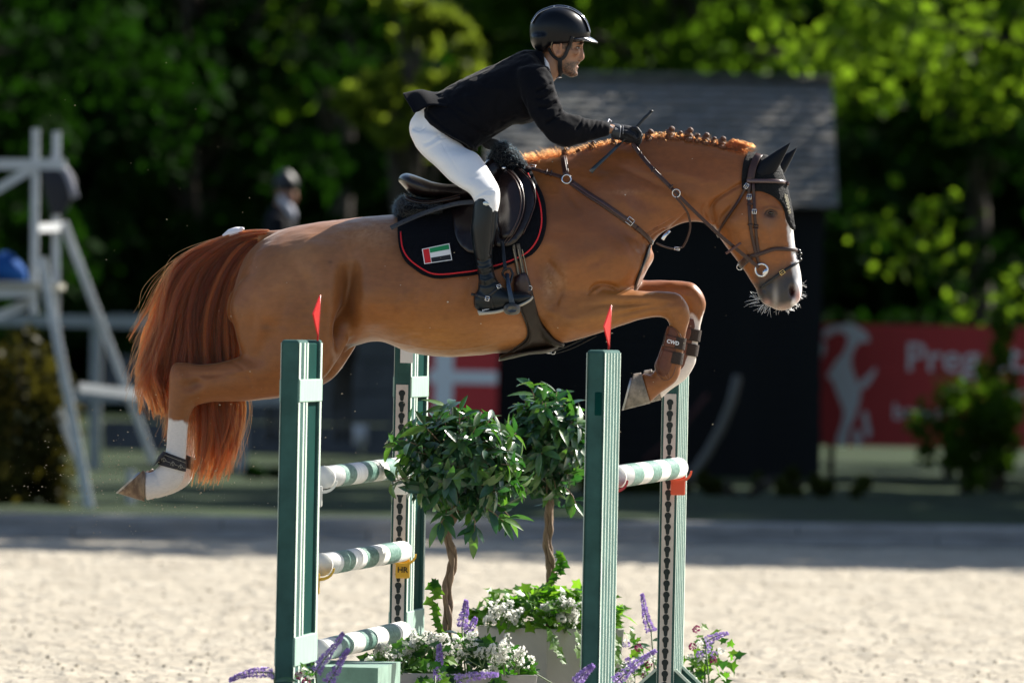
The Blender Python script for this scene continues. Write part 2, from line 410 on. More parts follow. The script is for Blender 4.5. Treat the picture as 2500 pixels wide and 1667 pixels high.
# sand sheet with a gently rutted surface where it is in view
nx, ny = 150, 170; V = []; F = []
for j in range(ny + 1):
    for i in range(nx + 1):
        x = -9 + 18 * i / nx; y = -4 + (49.5 + 4) * j / ny; h = .042 * (mnoise.noise(Vector((x * 1.1, y * .55, 3))) * .5 + .5 * mnoise.noise(Vector((x * 2.9, y * 1.5, 9))) + .35 * mnoise.noise(Vector((x * 6.1, y * 3.0, 5))))
        e = min(1, (9 - abs(x)) / 1.5, (y + 4) / 2, (49.5 - y) / 1.5); V.append((x, y, .01 + h * max(e, 0)))
for j in range(ny):
    for i in range(nx): a = j * (nx + 1) + i; F.append((a, a + 1, a + nx + 2, a + nx + 1))
g.add(V, F); g.add([(-500, -400, 0), (500, -400, 0), (500, 900, 0), (-500, 900, 0)], [(0, 1, 2, 3)])
gr = g.build("ground", M_SAND, kind="structure")
# raised grass bank behind the kerb
M_GRASS = ramp_mat("rough_grass", [(.3, (.006, .014, .004)), (.5, (.014, .032, .006)), (.64, (.024, .048, .010)), (.78, (.06, .05, .03))], .9, bump=(30, .8, .05), stretch=(1, .5, 1))
V = []; F = []; nx, ny = 60, 60
for j in range(ny + 1):
    for i in range(nx + 1):
        x = -14 + 28 * i / nx; y0 = kerb_y(x) + .22; y = y0 + (120 - y0) * (j / ny) ** 1.6
        V.append((x, y, .19 + .05 * mnoise.noise(Vector((x, y * .5, 0))) * min(1, j / 4)))
for j in range(ny):
    for i in range(nx): a = j * (nx + 1) + i; F.append((a, a + 1, a + nx + 2, a + nx + 1))
MB().add(V, F).add([(-36, kerb_y(-36) + .2, .17), (-13.9, kerb_y(-13.9) + .2, .17), (-13.9, 121, .17), (-300, 121, .17), (-300, kerb_y(-36) + .2, .17)], [(0, 1, 2, 3, 4)]).add([(13.9, kerb_y(13.9) + .2, .17), (36, kerb_y(36) + .2, .17), (300, kerb_y(36) + .2, .17), (300, 121, .17), (13.9, 121, .17)], [(0, 1, 2, 3, 4)]).add([(-300, 120, .15), (300, 120, .15), (300, 800, .15), (-300, 800, .15)], [(0, 1, 2, 3)]).build("grass_bank", M_GRASS, kind="structure")
# kerb of grey timber sleepers
M_SLEEPER = mat("grey_sleeper", (.24, .24, .245), rough=.85, noise=.3, nscale=6, bump=(30, .6, .02), stretch=(.3, 1, 2))
kerb = empty("kerb", (0, 0, 0), kind="structure")
kd = Vector((10, KB - KA, 0)).normalized(); ka = math.atan2(kd.y, kd.x); kb_me = MB().box((0, 0, 0), (2.622, .2, .098)).mesh("sleeper"); kb_me.materials.append(M_SLEEPER)
for i in range(-14, 15):
    for r in (0, 1):
        x = i * 2.4 + (.0 if r == 0 else 1.2); o = bpy.data.objects.new("sleeper", kb_me); COL.objects.link(o); o.parent = kerb; o.location = (x, kerb_y(x) + .1 + random.uniform(-.008, .008), .052 + r * .101); o.rotation_euler = (0, 0, ka + random.uniform(-.003, .003)); bevel(o, .012)
# loose clods kicked up on the sand
V = []; F = []
rs = np.random.default_rng(11)
for k in range(2600):
    d = 56 + 40 * rs.random() ** 1.3; x = (rs.random() - .5) * 2 * d * .05; y = d - CAMD; r = .005 + .012 * rs.random() ** 3; n0 = len(V); z = r * .45 + .012
    for a, b_, c in ((1, 0, 0), (-1, 0, 0), (0, 1, 0), (0, -1, 0), (0, 0, 1), (0, 0, -1)): V.append((x + a * r * rs.uniform(.6, 1.4), y + b_ * r * rs.uniform(.6, 1.4), z + c * r * rs.uniform(.4, .8)))
    F += [tuple(n0 + q for q in f) for f in ((0, 2, 4), (2, 1, 4), (1, 3, 4), (3, 0, 4), (2, 0, 5), (1, 2, 5), (3, 1, 5), (0, 3, 5))]
MB().add(V, F).build("sand_clods", M_SAND, label="small clods of loose sand scattered over the arena", cat="sand", kind="stuff")
# ================================================================== TREES
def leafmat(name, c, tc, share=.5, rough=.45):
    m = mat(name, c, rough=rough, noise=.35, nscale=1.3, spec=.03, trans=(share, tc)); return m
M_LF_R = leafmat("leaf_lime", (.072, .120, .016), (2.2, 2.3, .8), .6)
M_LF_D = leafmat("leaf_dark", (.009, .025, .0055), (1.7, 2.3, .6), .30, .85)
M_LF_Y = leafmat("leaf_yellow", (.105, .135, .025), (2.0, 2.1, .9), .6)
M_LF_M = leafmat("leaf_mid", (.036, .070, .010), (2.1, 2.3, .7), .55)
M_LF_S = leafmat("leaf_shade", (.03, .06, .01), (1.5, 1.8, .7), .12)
M_BARK = mat("bark", (.055, .042, .032), rough=.9, noise=.4, nscale=5, bump=(12, .8, .05), stretch=(1, 1, .25))
rt = np.random.default_rng(21)
def leaves(centres, radii, n, size, flatten=.7, droop=0.):
    """n leaf blades (diamond of two triangles, folded) spread through clumps"""
    k = len(centres); idx = rt.integers(0, k, n); d = rt.normal(0, 1, (n, 3)); d /= np.linalg.norm(d, axis=1)[:, None]; d *= (rt.random(n) ** .45)[:, None]
    P = centres[idx] + d * radii[idx][:, None] * np.array((1, 1, flatten)); P[:, 2] -= droop * rt.random(n)
    a = rt.normal(0, 1, (n, 3)); a[:, 2] -= .3; a /= np.linalg.norm(a, axis=1)[:, None]; b = np.cross(a, rt.normal(0, 1, (n, 3))); b /= np.linalg.norm(b, axis=1)[:, None] + 1e-9; c = np.cross(a, b)
    s = size * rt.uniform(.6, 1.3, n)[:, None]
    V = np.stack([P - a * s * .5, P + b * s * .32 + c * s * .06, P + a * s * .5, P - b * s * .32 + c * s * .06], 1).reshape(-1, 3)
    F = np.arange(n * 4).reshape(-1, 4); return V, F
def quadmesh(name, V, F):
    me = bpy.data.meshes.new(name); me.vertices.add(len(V)); me.vertices.foreach_set('co', V.astype(np.float32).ravel()); me.loops.add(len(F) * 4); me.loops.foreach_set('vertex_index', F.astype(np.int32).ravel()); me.polygons.add(len(F)); me.polygons.foreach_set('loop_start', np.arange(0, len(F) * 4, 4, dtype=np.int32)); me.update(calc_edges=True); return me
def tree(name, x, d, h, trunk_h, cr, cc, nclump, n, size, m, label, group=None, droop=0., tr=.22, seed=0):
    """cr: crown radii, cc: crown centre offset (x, y, z)"""
    y = d - CAMD; t = empty(name, (x, y, .15), label=label, cat="tree", group=group); r_ = np.random.default_rng(seed)
    c0 = np.array((cc[0], cc[1], cc[2])); u = r_.normal(0, 1, (nclump, 3)); u /= np.linalg.norm(u, axis=1)[:, None]; rad = r_.random(nclump) ** (1 / 2.2)
    C = c0 + u * rad[:, None] * np.array(cr); R = r_.uniform(.14, .3, nclump) * min(cr)
    mb = MB(); top = Vector(c0) + Vector((0, 0, cr[2] * .5)); base = Vector((0, 0, 0)); mid = Vector((cc[0] * .25 + r_.normal(0, .1), cc[1] * .25, trunk_h))
    mb.tube([base, Vector((r_.normal(0, .06), 0, trunk_h * .5)), mid, mid.lerp(top, .5) + Vector((r_.normal(0, .3), 0, 0)), top], [tr * 1.25, tr, tr * .85, tr * .5, tr * .12], 12)
    for k in r_.choice(nclump, min(nclump, 16), replace=False):
        e = Vector(C[k]); s0 = mid.lerp(top, r_.random() * .6); mb.tube([s0, s0.lerp(e, .5) + Vector((0, 0, .25)), e], [tr * .32, tr * .18, tr * .05], 6)
    mb.build("trunk", M_BARK, t)
    V, F = leaves(C, R, n, size, droop=droop); link("crown", quadmesh("crown", V, F), m, t, smooth=False)
    return t
# behind the arena, left to right
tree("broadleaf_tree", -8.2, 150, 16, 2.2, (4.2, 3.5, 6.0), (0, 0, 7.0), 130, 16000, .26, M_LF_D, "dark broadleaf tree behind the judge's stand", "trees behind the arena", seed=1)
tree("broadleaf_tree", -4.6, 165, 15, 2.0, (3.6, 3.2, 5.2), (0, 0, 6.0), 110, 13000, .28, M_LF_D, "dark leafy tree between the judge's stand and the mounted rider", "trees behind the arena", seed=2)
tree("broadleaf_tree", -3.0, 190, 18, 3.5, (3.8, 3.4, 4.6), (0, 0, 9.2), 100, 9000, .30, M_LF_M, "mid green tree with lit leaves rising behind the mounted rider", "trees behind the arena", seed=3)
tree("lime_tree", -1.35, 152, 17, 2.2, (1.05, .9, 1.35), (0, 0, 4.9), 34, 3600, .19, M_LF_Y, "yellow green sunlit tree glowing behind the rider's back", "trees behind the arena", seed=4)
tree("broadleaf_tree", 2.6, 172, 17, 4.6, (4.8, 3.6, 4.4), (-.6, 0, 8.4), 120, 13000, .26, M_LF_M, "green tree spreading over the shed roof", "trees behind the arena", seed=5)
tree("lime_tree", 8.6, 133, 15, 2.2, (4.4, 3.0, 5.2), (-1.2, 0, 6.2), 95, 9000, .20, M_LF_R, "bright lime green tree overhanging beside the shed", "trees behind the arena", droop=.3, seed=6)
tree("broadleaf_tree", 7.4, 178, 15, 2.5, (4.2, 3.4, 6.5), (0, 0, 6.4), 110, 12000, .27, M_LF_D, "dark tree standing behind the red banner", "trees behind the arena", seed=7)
# trees along the right side of the arena: their tops throw the shade on kerb and bank
SH = [(9.4, 110.5, 13), (9.8, 118, 15), (10.5, 101.5, 15), (15, 102, 18), (19.5, 102.5, 18.6), (24, 103, 19), (29, 104, 19.5), (11.5, 112, 16), (16.5, 114, 19), (22, 115, 20), (12.5, 122, 16), (18, 124, 19), (14, 134, 17), (20.5, 137, 20), (27, 128, 21), (17, 148, 20)]
for i, (x, d, h) in enumerate(SH):
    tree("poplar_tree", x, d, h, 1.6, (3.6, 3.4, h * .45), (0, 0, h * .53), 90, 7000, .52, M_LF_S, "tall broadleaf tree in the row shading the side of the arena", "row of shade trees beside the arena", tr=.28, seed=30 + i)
for i, (x, d, h) in enumerate(((-14, 146, 15), (-20, 152, 17), (-27, 148, 16), (-13, 172, 18))):
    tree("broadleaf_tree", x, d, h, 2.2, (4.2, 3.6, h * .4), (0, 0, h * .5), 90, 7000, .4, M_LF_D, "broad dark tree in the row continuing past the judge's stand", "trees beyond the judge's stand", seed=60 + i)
# wood closing the view
k = 800; C = np.stack([rt.uniform(-42, 44, k), rt.uniform(205, 225, k) - CAMD, rt.uniform(0, 15, k)], 1); R = rt.uniform(1.2, 2.6, k)
V, F = leaves(C, R, 90000, .85, 1.)
link("far_wood", quadmesh("far_wood", V, F), M_LF_D, smooth=False, label="far dark wood closing the view behind the trees", cat="wood", kind="stuff")
k = 200; C = np.stack([rt.uniform(-40, 45, k), rt.uniform(245, 260, k) - CAMD, rt.uniform(0, 22, k)], 1); R = rt.uniform(2.5, 5, k)
V, F = leaves(C, R, 26000, 2.4, 1.)
link("forest_edge", quadmesh("forest_edge", V, F), M_LF_D, smooth=False, label="dense forest edge behind the far wood", cat="wood", kind="stuff")
# dark mound added far behind the trees to block sky showing through
V = []; F = []; nx, ny = 40, 10
for j in range(ny + 1):
    for i in range(nx + 1): x = -160 + 320 * i / nx; y = 235 + 12 * j; V.append((x, y, 34 * math.sin(min(1, j / 5) * math.pi / 2) + 3 * mnoise.noise(Vector((x * .05, y * .05, 0)))))
for j in range(ny):
    for i in range(nx): a = j * (nx + 1) + i; F.append((a, a + 1, a + nx + 2, a + nx + 1))
MB().add(V, F).build("sky_screen_mound", ramp_mat("screen_mound_green", [(.3, (.004, .010, .003)), (.55, (.010, .024, .005)), (.75, (.03, .05, .012))], .12, bump=(.6, 1., 1.5)), kind="structure")
# shrubs
def shrub(name, x, d, cr, n, size, m, label, droop=.3, z=.15, seed=0, nclump=40, cz=None):
    t = empty(name, (x, d - CAMD, z), label=label, cat="shrub"); r_ = np.random.default_rng(seed); u = r_.normal(0, 1, (nclump, 3)); u /= np.linalg.norm(u, axis=1)[:, None]; C = np.array((0, 0, cz or cr[2])) + u * (r_.random(nclump) ** .4)[:, None] * np.array(cr); C[:, 2] = np.maximum(C[:, 2], .1)
    mb = MB()
    for k in range(7): e = Vector(C[k]); mb.tube([Vector((r_.normal(0, .08), r_.normal(0, .08), 0)), e * .5 + Vector((0, 0, .1)), e], [.03, .02, .008], 6)
    mb.build("stem", M_BARK, t); V, F = leaves(C, r_.uniform(.18, .4, nclump) * min(cr[0], cr[2]), n, size, 1., droop); link("foliage", quadmesh("foliage", V, F), m, t, smooth=False); return t
shrub("weeping_shrub", -4.35, 97.5 + .6, (.62, .5, .95), 6000, .10, leafmat("leaf_rust", (.045, .045, .014), (1.8, 1.6, .6), .4), "drooping brownish green shrub in front of the judge's stand", .5, seed=41, cz=.9)
p = WD(2230, 990, 118); shrub("leafy_shrub", p.x, 118, (.55, .4, .62), 1500, .12, M_LF_M, "dark leafy shrub growing in front of the red banner", .2, seed=42, cz=.75)
p = WD(2300, 850, 119); shrub("leafy_shrub", p.x, 119.5, (.25, .25, .95), 900, .12, M_LF_M, "tall thin shrub beside the leafy shrub before the banner", .2, seed=43, cz=1.05)
p = WD(1700, 1130, 112); shrub("low_bramble", p.x, 112, (1.9, .5, .16), 5000, .11, leafmat("leaf_bramble", (.04, .05, .012), (1.6, 1.7, .6), .35), "low bramble thicket along the foot of the shed wall", .05, seed=44, cz=.14)
p = WD(900, 1130, 118); shrub("low_weeds", p.x, 118, (2.6, .5, .12), 4200, .10, M_LF_D, "low green weeds on the bank below the grey wall", .05, seed=45, cz=.1)
# ================================================================== SHED, BANNERS, FENCE, STAND
M_TAR = mat("tarred_board", (.011, .012, .0135), rough=.85, noise=.4, nscale=4, bump=(20, .5, .02), stretch=(.2, 1, 1), spec=.2)
M_SHING = mat("grey_shingle", (.30, .285, .26), rough=.95, spec=.05, noise=.5, nscale=3.5, bump=(25, .8, .02), col2=(.15, .15, .14))
D_S = 126; ys = D_S - CAMD
L_ = WD(1130, 900, D_S).x; R_ = WD(1886, 900, D_S).x; ze = WD(1600, 452, D_S).z; zr = WD(1600, 188, D_S + 2).z
shed = empty("shed", ((L_ + R_) / 2, ys, .17), label="black boarded shed with grey shingle roof behind the arena", cat="shed")
def rel(o, par): o.location = Vector(o.location) - Vector(par.location); return o
nb = 22; hb = (ze - .17) / nb; wdt = R_ - L_
bm_board = MB().box((0, 0, 0), (wdt, .03, hb * 1.12), Matrix.Rotation(.10, 3, 'X')).mesh("board"); bm_board.materials.append(M_TAR)
for i in range(nb): o = bpy.data.objects.new("board", bm_board); COL.objects.link(o); o.parent = shed; o.location = (random.uniform(-.01, .01), -.02, (i + .5) * hb)
dep = 3.2
MB().box((0, dep / 2 + .03, (ze - .17) / 2), (wdt - .06, dep, ze - .19)).build("wall", M_TAR, shed, smooth=False)
zz = zr - .17; e0 = ze - .17; ov = .14
rv = [(-wdt / 2 - ov, -.28, e0 - .1), (wdt / 2 + ov, -.28, e0 - .1), (wdt / 2 + .10, 1.75, zz), (-wdt / 2 - .10, 1.75, zz)]
rb = [(-wdt / 2 - ov, dep + .35, e0 - .1), (wdt / 2 + ov, dep + .35, e0 - .1)]
rm = MB().add(rv + rb, [(0, 1, 2, 3), (3, 2, 5, 4), (0, 3, 4), (1, 5, 2)]); roof = rm.build("roof", M_SHING, shed, smooth=False)
# shingle courses laid on the front slope (too blurred to pick apart singly)
V = []; F = []; rows = 17
a = Vector(rv[0]); b = Vector(rv[1]); c = Vector(rv[2]); e = Vector(rv[3]); nrm = (b - a).cross(e - a).normalized()
for r in range(rows):
    v0 = r / rows; v1 = (r + 1.25) / rows; x = 0.; P0 = a.lerp(e, v0); P1 = b.lerp(c, v0); Q0 = a.lerp(e, min(v1, 1)); Q1 = b.lerp(c, min(v1, 1)); q = 0
    while x < 1:
        w_ = random.uniform(.028, .055); x2 = min(x + w_ - .004, 1); n0 = len(V); lf = .018 + random.uniform(0, .035)
        V += [P0.lerp(P1, x) + nrm * lf, P0.lerp(P1, x2) + nrm * lf, Q0.lerp(Q1, x2) + nrm * .004, Q0.lerp(Q1, x) + nrm * .004, P0.lerp(P1, x), P0.lerp(P1, x2)]; F += [(n0, n0 + 1, n0 + 2, n0 + 3), (n0 + 4, n0 + 5, n0 + 1, n0)]; x += w_
MB().add(V, F).build("shingles", M_SHING, roof, smooth=False, kind="stuff")
MB().bar(Vector(rv[3]) + Vector((0, 0, .04)), Vector(rv[2]) + Vector((0, 0, .04)), .16, .1).build("ridge_cap", mat("mossy_ridge", (.10, .105, .085), rough=.95, noise=.5, nscale=6), roof)
# pale pole leaning by the shed
P = [WD(x, y, 122) for x, y in ((1695, 862), (1680, 925), (1655, 985), (1625, 1040), (1590, 1090), (1560, 1112))]
MB().tube(P, .045, 8).build("hose", mat("pale_hose", (.13, .125, .115), rough=.7), label="pale bent hose leaning against the black shed wall", cat="hose")
P = [WD(x, y, 123) for x, y in ((1625, 905), (1560, 990), (1480, 1060))]
MB().tube(P, .022, 8).build("red_pole", mat("dull_red", (.05, .008, .008), rough=.7), label="dull red thin pole leaning against the black shed wall", cat="pole")
# red banner with the white goat
D_B = 128; BANR = mat("banner_red", (.62, .045, .045), rough=.6, noise=.08, nscale=3); BANW = mat("banner_white", (.88, .89, .92), rough=.6)
A_ = WD(1884, 742, D_B); A2 = WD(1884, 1022, D_B); Bx = A_.x + 3.3
ban = empty("banner", ((A_.x + Bx) / 2, D_B - CAMD, .17), label="red banner with white standing goat emblem and white lettering", cat="banner")
o = MB().box(((0, 0, (A_.z + A2.z) / 2 - .17)), (Bx - A_.x, .03, A_.z - A2.z)).build("panel", BANR, ban, smooth=False)
for xx in (-1.5, -.2, 1.2): MB().box((xx, .06, .55), (.08, .08, 1.15)).build("post", M_BARK, ban, smooth=False)
def zpt(x, y): q = W(1980 + x / 4.356, 760 + y / 4.356, D_B - CAMD); return (q.x - ban.location.x, -.022, q.z - ban.location.z)
def zpoly(pts, name):
    P = crom(pts + [pts[0]], 5)[:-1]; v = [Vector(p) for p in P]; n = len(v); r = delaunay_2d_cdt(v, [(i, (i + 1) % n) for i in range(n)], [list(range(n))], 1, 1e-5)
    V = [zpt(q.x, q.y) for q in r[0]]; V2 = [(a, b + .008, c) for a, b, c in V]; k = len(V); F = [tuple(t) for t in r[2]] + [tuple(i + k for i in t[::-1]) for t in r[2]] + [(i, (i + 1) % n, (i + 1) % n + k, i + k) for i in range(n)]
    MB().add(V + V2, F).build(name, BANW, ban, smooth=False)
zpoly([(330, 140), (430, 130), (530, 180), (600, 240), (620, 320), (580, 330), (520, 330), (470, 390), (440, 450), (430, 540), (450, 640), (490, 740), (520, 800), (525, 900), (500, 1020), (460, 1140), (400, 1270), (380, 1400), (340, 1440), (270, 1400), (290, 1300), (330, 1180), (345, 1060), (310, 960), (270, 860), (230, 750), (175, 690), (210, 620), (270, 520), (330, 460), (370, 380), (390, 300), (360, 240), (280, 220), (200, 260), (140, 290), (130, 220), (200, 165)], "emblem")
zpoly([(500, 770), (560, 710), (620, 660), (680, 600), (690, 640), (650, 720), (600, 790), (540, 830)], "emblem"); zpoly([(100, 320), (150, 340), (150, 420), (110, 490), (85, 420)], "emblem")
zpoly([(540, 1080), (590, 1060), (620, 1200), (640, 1300), (600, 1350), (570, 1280)], "emblem"); zpoly([(450, 1260), (510, 1260), (540, 1400), (500, 1440), (455, 1380)], "emblem")
def ztext(txt, x, y, size):
    me_ = text_mesh(txt, size, .004, .004, 'LEFT'); q = zpt(x, y); place_frame(me_, Vector(q), Vector((1, 0, 0)), Vector((0, 0, 1)), Vector((0, -1, 0))); link("lettering", me_, BANW, ban, smooth=False)
for tx, lx, ly, sz in (("Preg", 1000, 500, .46), ("st.", 1930, 500, .46), ("ed", 1400, 880, .24), ("ter", 2030, 880, .24), ("bnsnn", 865, 1070, .26), ("n", 1400, 1070, .26), ("l", 2090, 1070, .26)): ztext(tx, lx, ly, sz)
# red and white cross board by the shed
D_X = 124; a = WD(982, 760, D_X); b = WD(1141, 958, D_X)
xb = empty("cross_board", ((a.x + b.x) / 2, D_X - CAMD, .17), label="red board with a white cross standing left of the black shed", cat="sign board")
cz = (a.z + b.z) / 2 - .17; hh = a.z - b.z; ww = b.x - a.x; XR = mat("cross_red", (.60, .030, .035), rough=.55)
MB().box((0, 0, cz), (ww, .05, hh)).build("panel", XR, xb, smooth=False)
va = WD(1020, 860, D_X).x - xb.location.x; vz = WD(1060, 866, D_X).z - .17
MB().box((va, -.03, cz), (WD(1040, 0, D_X).x - WD(998, 0, D_X).x, .012, hh - .01)).build("cross_bar", BANW, xb, smooth=False); MB().box((.01, -.034, vz), (ww - .03, .012, WD(0, 852, D_X).z - WD(0, 882, D_X).z)).build("cross_bar", BANW, xb, smooth=False)
for s in (-1, 1): MB().box((s * ww * .4, .04, (cz - hh / 2) / 2 + .1), (.07, .05, cz - hh / 2 + .2)).build("post", M_BARK, xb, smooth=False)
# low grey block wall
D_W = 140; wl = empty("block_wall", (WD(760, 900, D_W).x, D_W - CAMD, .17), label="low grey concrete block wall behind the fence", cat="wall")
M_BLK = mat("grey_block", (.085, .088, .098), rough=.9, noise=.3, nscale=3, bump=(20, .5, .02)); top = WD(760, 770, D_W).z; bl = MB().box((0, 0, 0), (.785, .3, .385)).mesh("block"); bl.materials.append(M_BLK)
nr = max(1, int((top - .17) / .4 + .5))
for r in range(nr):
    for i in range(-3, 4): o = bpy.data.objects.new("block", bl); COL.objects.link(o); o.parent = wl; o.location = (i * .8 + (.4 if r % 2 else 0), random.uniform(-.01, .01), .2 + r * .4)
MB().box((.2, -.05, nr * .4 + .06), (5.9, .42, .09)).build("coping", mat("pale_coping", (.14, .145, .155), rough=.9), wl, smooth=False)
# rail fence
D_F = 122; M_GREYP = mat("grey_paint", (.30, .31, .32), rough=.7, noise=.2, nscale=8)
fe = empty("rail_fence", (WD(200, 740, D_F).x, D_F - CAMD, .17), label="grey wooden rail fence behind the judge's stand", cat="fence")
zf = WD(200, 738, D_F).z - .17
MB().box((-.3, 0, zf), (4.6, .06, .13)).build("rail", M_GREYP, fe, smooth=False); MB().box((.5, 0, zf * .5), (3.6, .05, .11)).build("rail", M_GREYP, fe, smooth=False)
for x in (222, 560, -120): MB().box((WD(x, 740, D_F).x - fe.location.x, .05, zf * .5), (.12, .1, zf + .12)).build("post", M_GREYP, fe, smooth=False)
# judge's stand: white timber tower at the kerb
M_WTIM = mat("white_timber", (.46, .48, .50), rough=.6, noise=.12, nscale=6); D_T = 98.2
tw = empty("judge_stand", (WD(90, 740, D_T).x, D_T - CAMD, .19), label="white timber judge's stand with slanting legs beside the arena", cat="judge stand")
def tb(a, b, d0=0, d1=0, w=.066, nm="beam"):
    p = WD(*a, D_T + d0) - Vector(tw.location); q = WD(*b, D_T + d1) - Vector(tw.location); return MB().bar(p, q, w, w, (0, 1, 0)).build(nm, M_WTIM, tw, smooth=False)
tb((82, 296), (78, 720), nm="post"); tb((130, 302), (128, 725), .9, .9, nm="post"); tb((-160, 377), (150, 378), w=.09, nm="rail"); tb((-40, 455), (72, 388), w=.075, nm="brace"); tb((95, 592), (208, 1178), -.25, -.25, .08, "leg"); tb((146, 512), (352, 1060), .9, 1.3, .07, "leg"); tb((80, 524), (134, 522), .2, .9, .075, "rail")
tb((-160, 668), (84, 664), 0, 0, .14, "platform_edge"); tb((-60, 750), (78, 690), .1, .1, .08, "brace"); tb((175, 888), (310, 905), .3, 1., .08, "brace"); tb((128, 930), (180, 1050), -.1, -.1, .075, "brace"); tb((-160, 300), (-160, 1200), .2, .2, .1, "post"); tb((310, 900), (385, 880), 1.2, 1.4, .07, "brace"); tb((300, 1080), (300, 1165), .9, .9, .075, "post")
p0 = WD(-30, 655, D_T + .6) - Vector(tw.location); MB().box(p0, (1.3, 1.4, .05)).build("platform", mat("worn_board", (.30, .29, .24), rough=.8), tw, smooth=False)
# blue bag on the platform, dark jacket over the rail
q = WD(18, 618, D_T + .3); mb = MB(); V, F = loft([(q_[0], q_[1], q_[2], q_[3], w_, D_T + .3 - CAMD) for q_ in [] for w_ in ()] or [(-25, 640, -25, 690, .16, D_T + .3 - CAMD), (0, 615, 0, 692, .2, D_T + .3 - CAMD), (30, 618, 32, 692, .2, D_T + .3 - CAMD), (58, 650, 62, 692, .16, D_T + .3 - CAMD)], 20, 4)
MB().add(V, F).build("sports_bag", mat("blue_nylon", (.010, .060, .22), rough=.8, spec=.1, bump=(14, .8, .03)), label="blue nylon bag lying on the platform of the judge's stand", cat="bag")
V, F = loft([(100, 392, 160, 400, .06, D_T + .85 - CAMD), (102, 430, 186, 440, .08, D_T + .8 - CAMD), (112, 480, 180, 478, .08, D_T + .8 - CAMD), (122, 520, 160, 520, .05, D_T + .8 - CAMD)], 18, 4)
jk = MB().add(V, F).build("draped_coat", mat("dark_coat", (.008, .010, .018), rough=.8), label="dark coat draped over the rail of the judge's stand", cat="coat")
MB().tube([WD(x, y, D_T + .75) for x, y in ((112, 370), (140, 378), (154, 402), (164, 430), (172, 455))], .035, 8).build("coat_lining", mat("coat_grey", (.18, .19, .24), rough=.8), jk)
# mounted rider waiting on a dark horse in the background
D_R = 124; yr = D_R - CAMD; f = lambda rows: [(a, b, c, d_, w_, yr + y_) for a, b, c, d_, w_, y_ in rows]
bh = empty("horse", (WD(680, 1020, D_R).x, yr, 0), label="dark bay horse standing far behind under the waiting rider", cat="horse")
body_ = [loft(f([(640, 720, 640, 830, .2, 0), (665, 690, 665, 880, .28, 0), (720, 695, 720, 890, .3, 0), (800, 690, 800, 885, .28, 0), (850, 690, 850, 860, .2, 0)]), 24, 4), loft(f([(800, 690, 850, 840, .14, 0), (850, 640, 895, 740, .1, 0), (890, 590, 930, 670, .08, 0)]), 20, 4), loft(f([(880, 575, 900, 640, .07, 0), (930, 620, 915, 670, .07, 0), (965, 690, 940, 715, .05, 0)]), 18, 4)]
for lx, sy in ((660, -.14), (690, .14), (825, -.14), (850, .14)): body_.append(loft(f([(lx - 28, 840, lx + 28, 840, .09, sy), (lx - 17, 920, lx + 15, 920, .055, sy), (lx - 14, 965, lx + 12, 965, .05, sy), (lx - 10, 1010, lx + 8, 1010, .035, sy), (lx - 14, 1075, lx + 14, 1075, .05, sy)]), 14, 3))
hm2 = union(body_, .03, "bay_horse"); plaplace(hm2, 4); hm2.transform(Matrix.Translation(-Vector(bh.location))); link("body", hm2, mat("bay_coat", (.012, .010, .011), rough=.5), bh)
MB().tube([W(642, 735, yr) - Vector(bh.location), W(625, 850, yr) - Vector(bh.location), W(630, 980, yr) - Vector(bh.location)], [.05, .1, .04], 10).build("tail", mat("black_tail", (.006, .006, .007), rough=.5), bh)
MB().box(W(880, 1062, yr - .14) - Vector(bh.location), (.16, .12, .22)).build("white_boot", mat("white_boot", (.5, .5, .52), rough=.7), bh)
br = empty("person", (W(690, 740, yr).x, yr, 1.4), label="person in dark jacket and helmet mounted on the dark horse far behind", cat="person")
loc = -Vector(br.location)
def bpart(nm, lofts, m):
    me_ = union(lofts, .016, nm); plaplace(me_, 3); me_.transform(Matrix.Translation(loc)); link(nm, me_, m, br)
bpart("body", [loft(f([(676, 455, 716, 455, .07, 0), (676, 478, 726, 478, .08, 0), (688, 494, 722, 496, .06, 0)]), 18, 3), loft(f([(680, 480, 712, 495, .06, 0), (665, 520, 715, 520, .09, 0), (655, 640, 720, 640, .14, 0), (655, 720, 740, 720, .17, 0)]), 18, 3), loft(f([(680, 700, 740, 690, .08, -.24), (735, 760, 775, 740, .07, -.3), (730, 830, 765, 830, .05, -.32), (735, 880, 790, 880, .045, -.32)]), 14, 3), loft(f([(680, 700, 740, 690, .08, .24), (735, 760, 775, 740, .07, .3), (730, 830, 765, 830, .05, .32), (735, 880, 790, 880, .045, .32)]), 14, 3)], mat("far_skin", (.34, .16, .10), rough=.5))
bpart("jacket", [loft(f([(668, 500, 700, 520, .11, 0), (648, 530, 722, 545, .19, 0), (640, 600, 730, 610, .2, 0), (640, 690, 745, 700, .21, 0), (640, 740, 750, 740, .22, 0)]), 24, 4), loft(f([(655, 530, 700, 530, .07, -.2), (665, 610, 705, 605, .06, -.25), (710, 650, 740, 630, .05, -.22), (770, 650, 775, 630, .04, -.12)]), 14, 3), loft(f([(655, 530, 700, 530, .07, .2), (665, 610, 705, 605, .06, .25), (710, 650, 740, 630, .05, .22), (770, 650, 775, 630, .04, .12)]), 14, 3)], mat("far_jacket", (.004, .0045, .008), rough=.8, spec=.2))
bpart("shirt", [loft(f([(676, 482, 694, 478, .06, -.05), (684, 500, 712, 500, .07, -.05), (700, 520, 722, 518, .06, -.06), (712, 540, 724, 530, .04, -.06)]), 14, 3)], mat("far_shirt", (.5, .52, .62), rough=.7))
bpart("helmet", [loft(f([(668, 458, 726, 462, .12, 0), (670, 440, 728, 446, .125, 0), (680, 424, 718, 428, .1, 0), (692, 416, 708, 418, .05, 0)]), 20, 3)], mat("far_helmet", (.004, .006, .014), rough=.5))
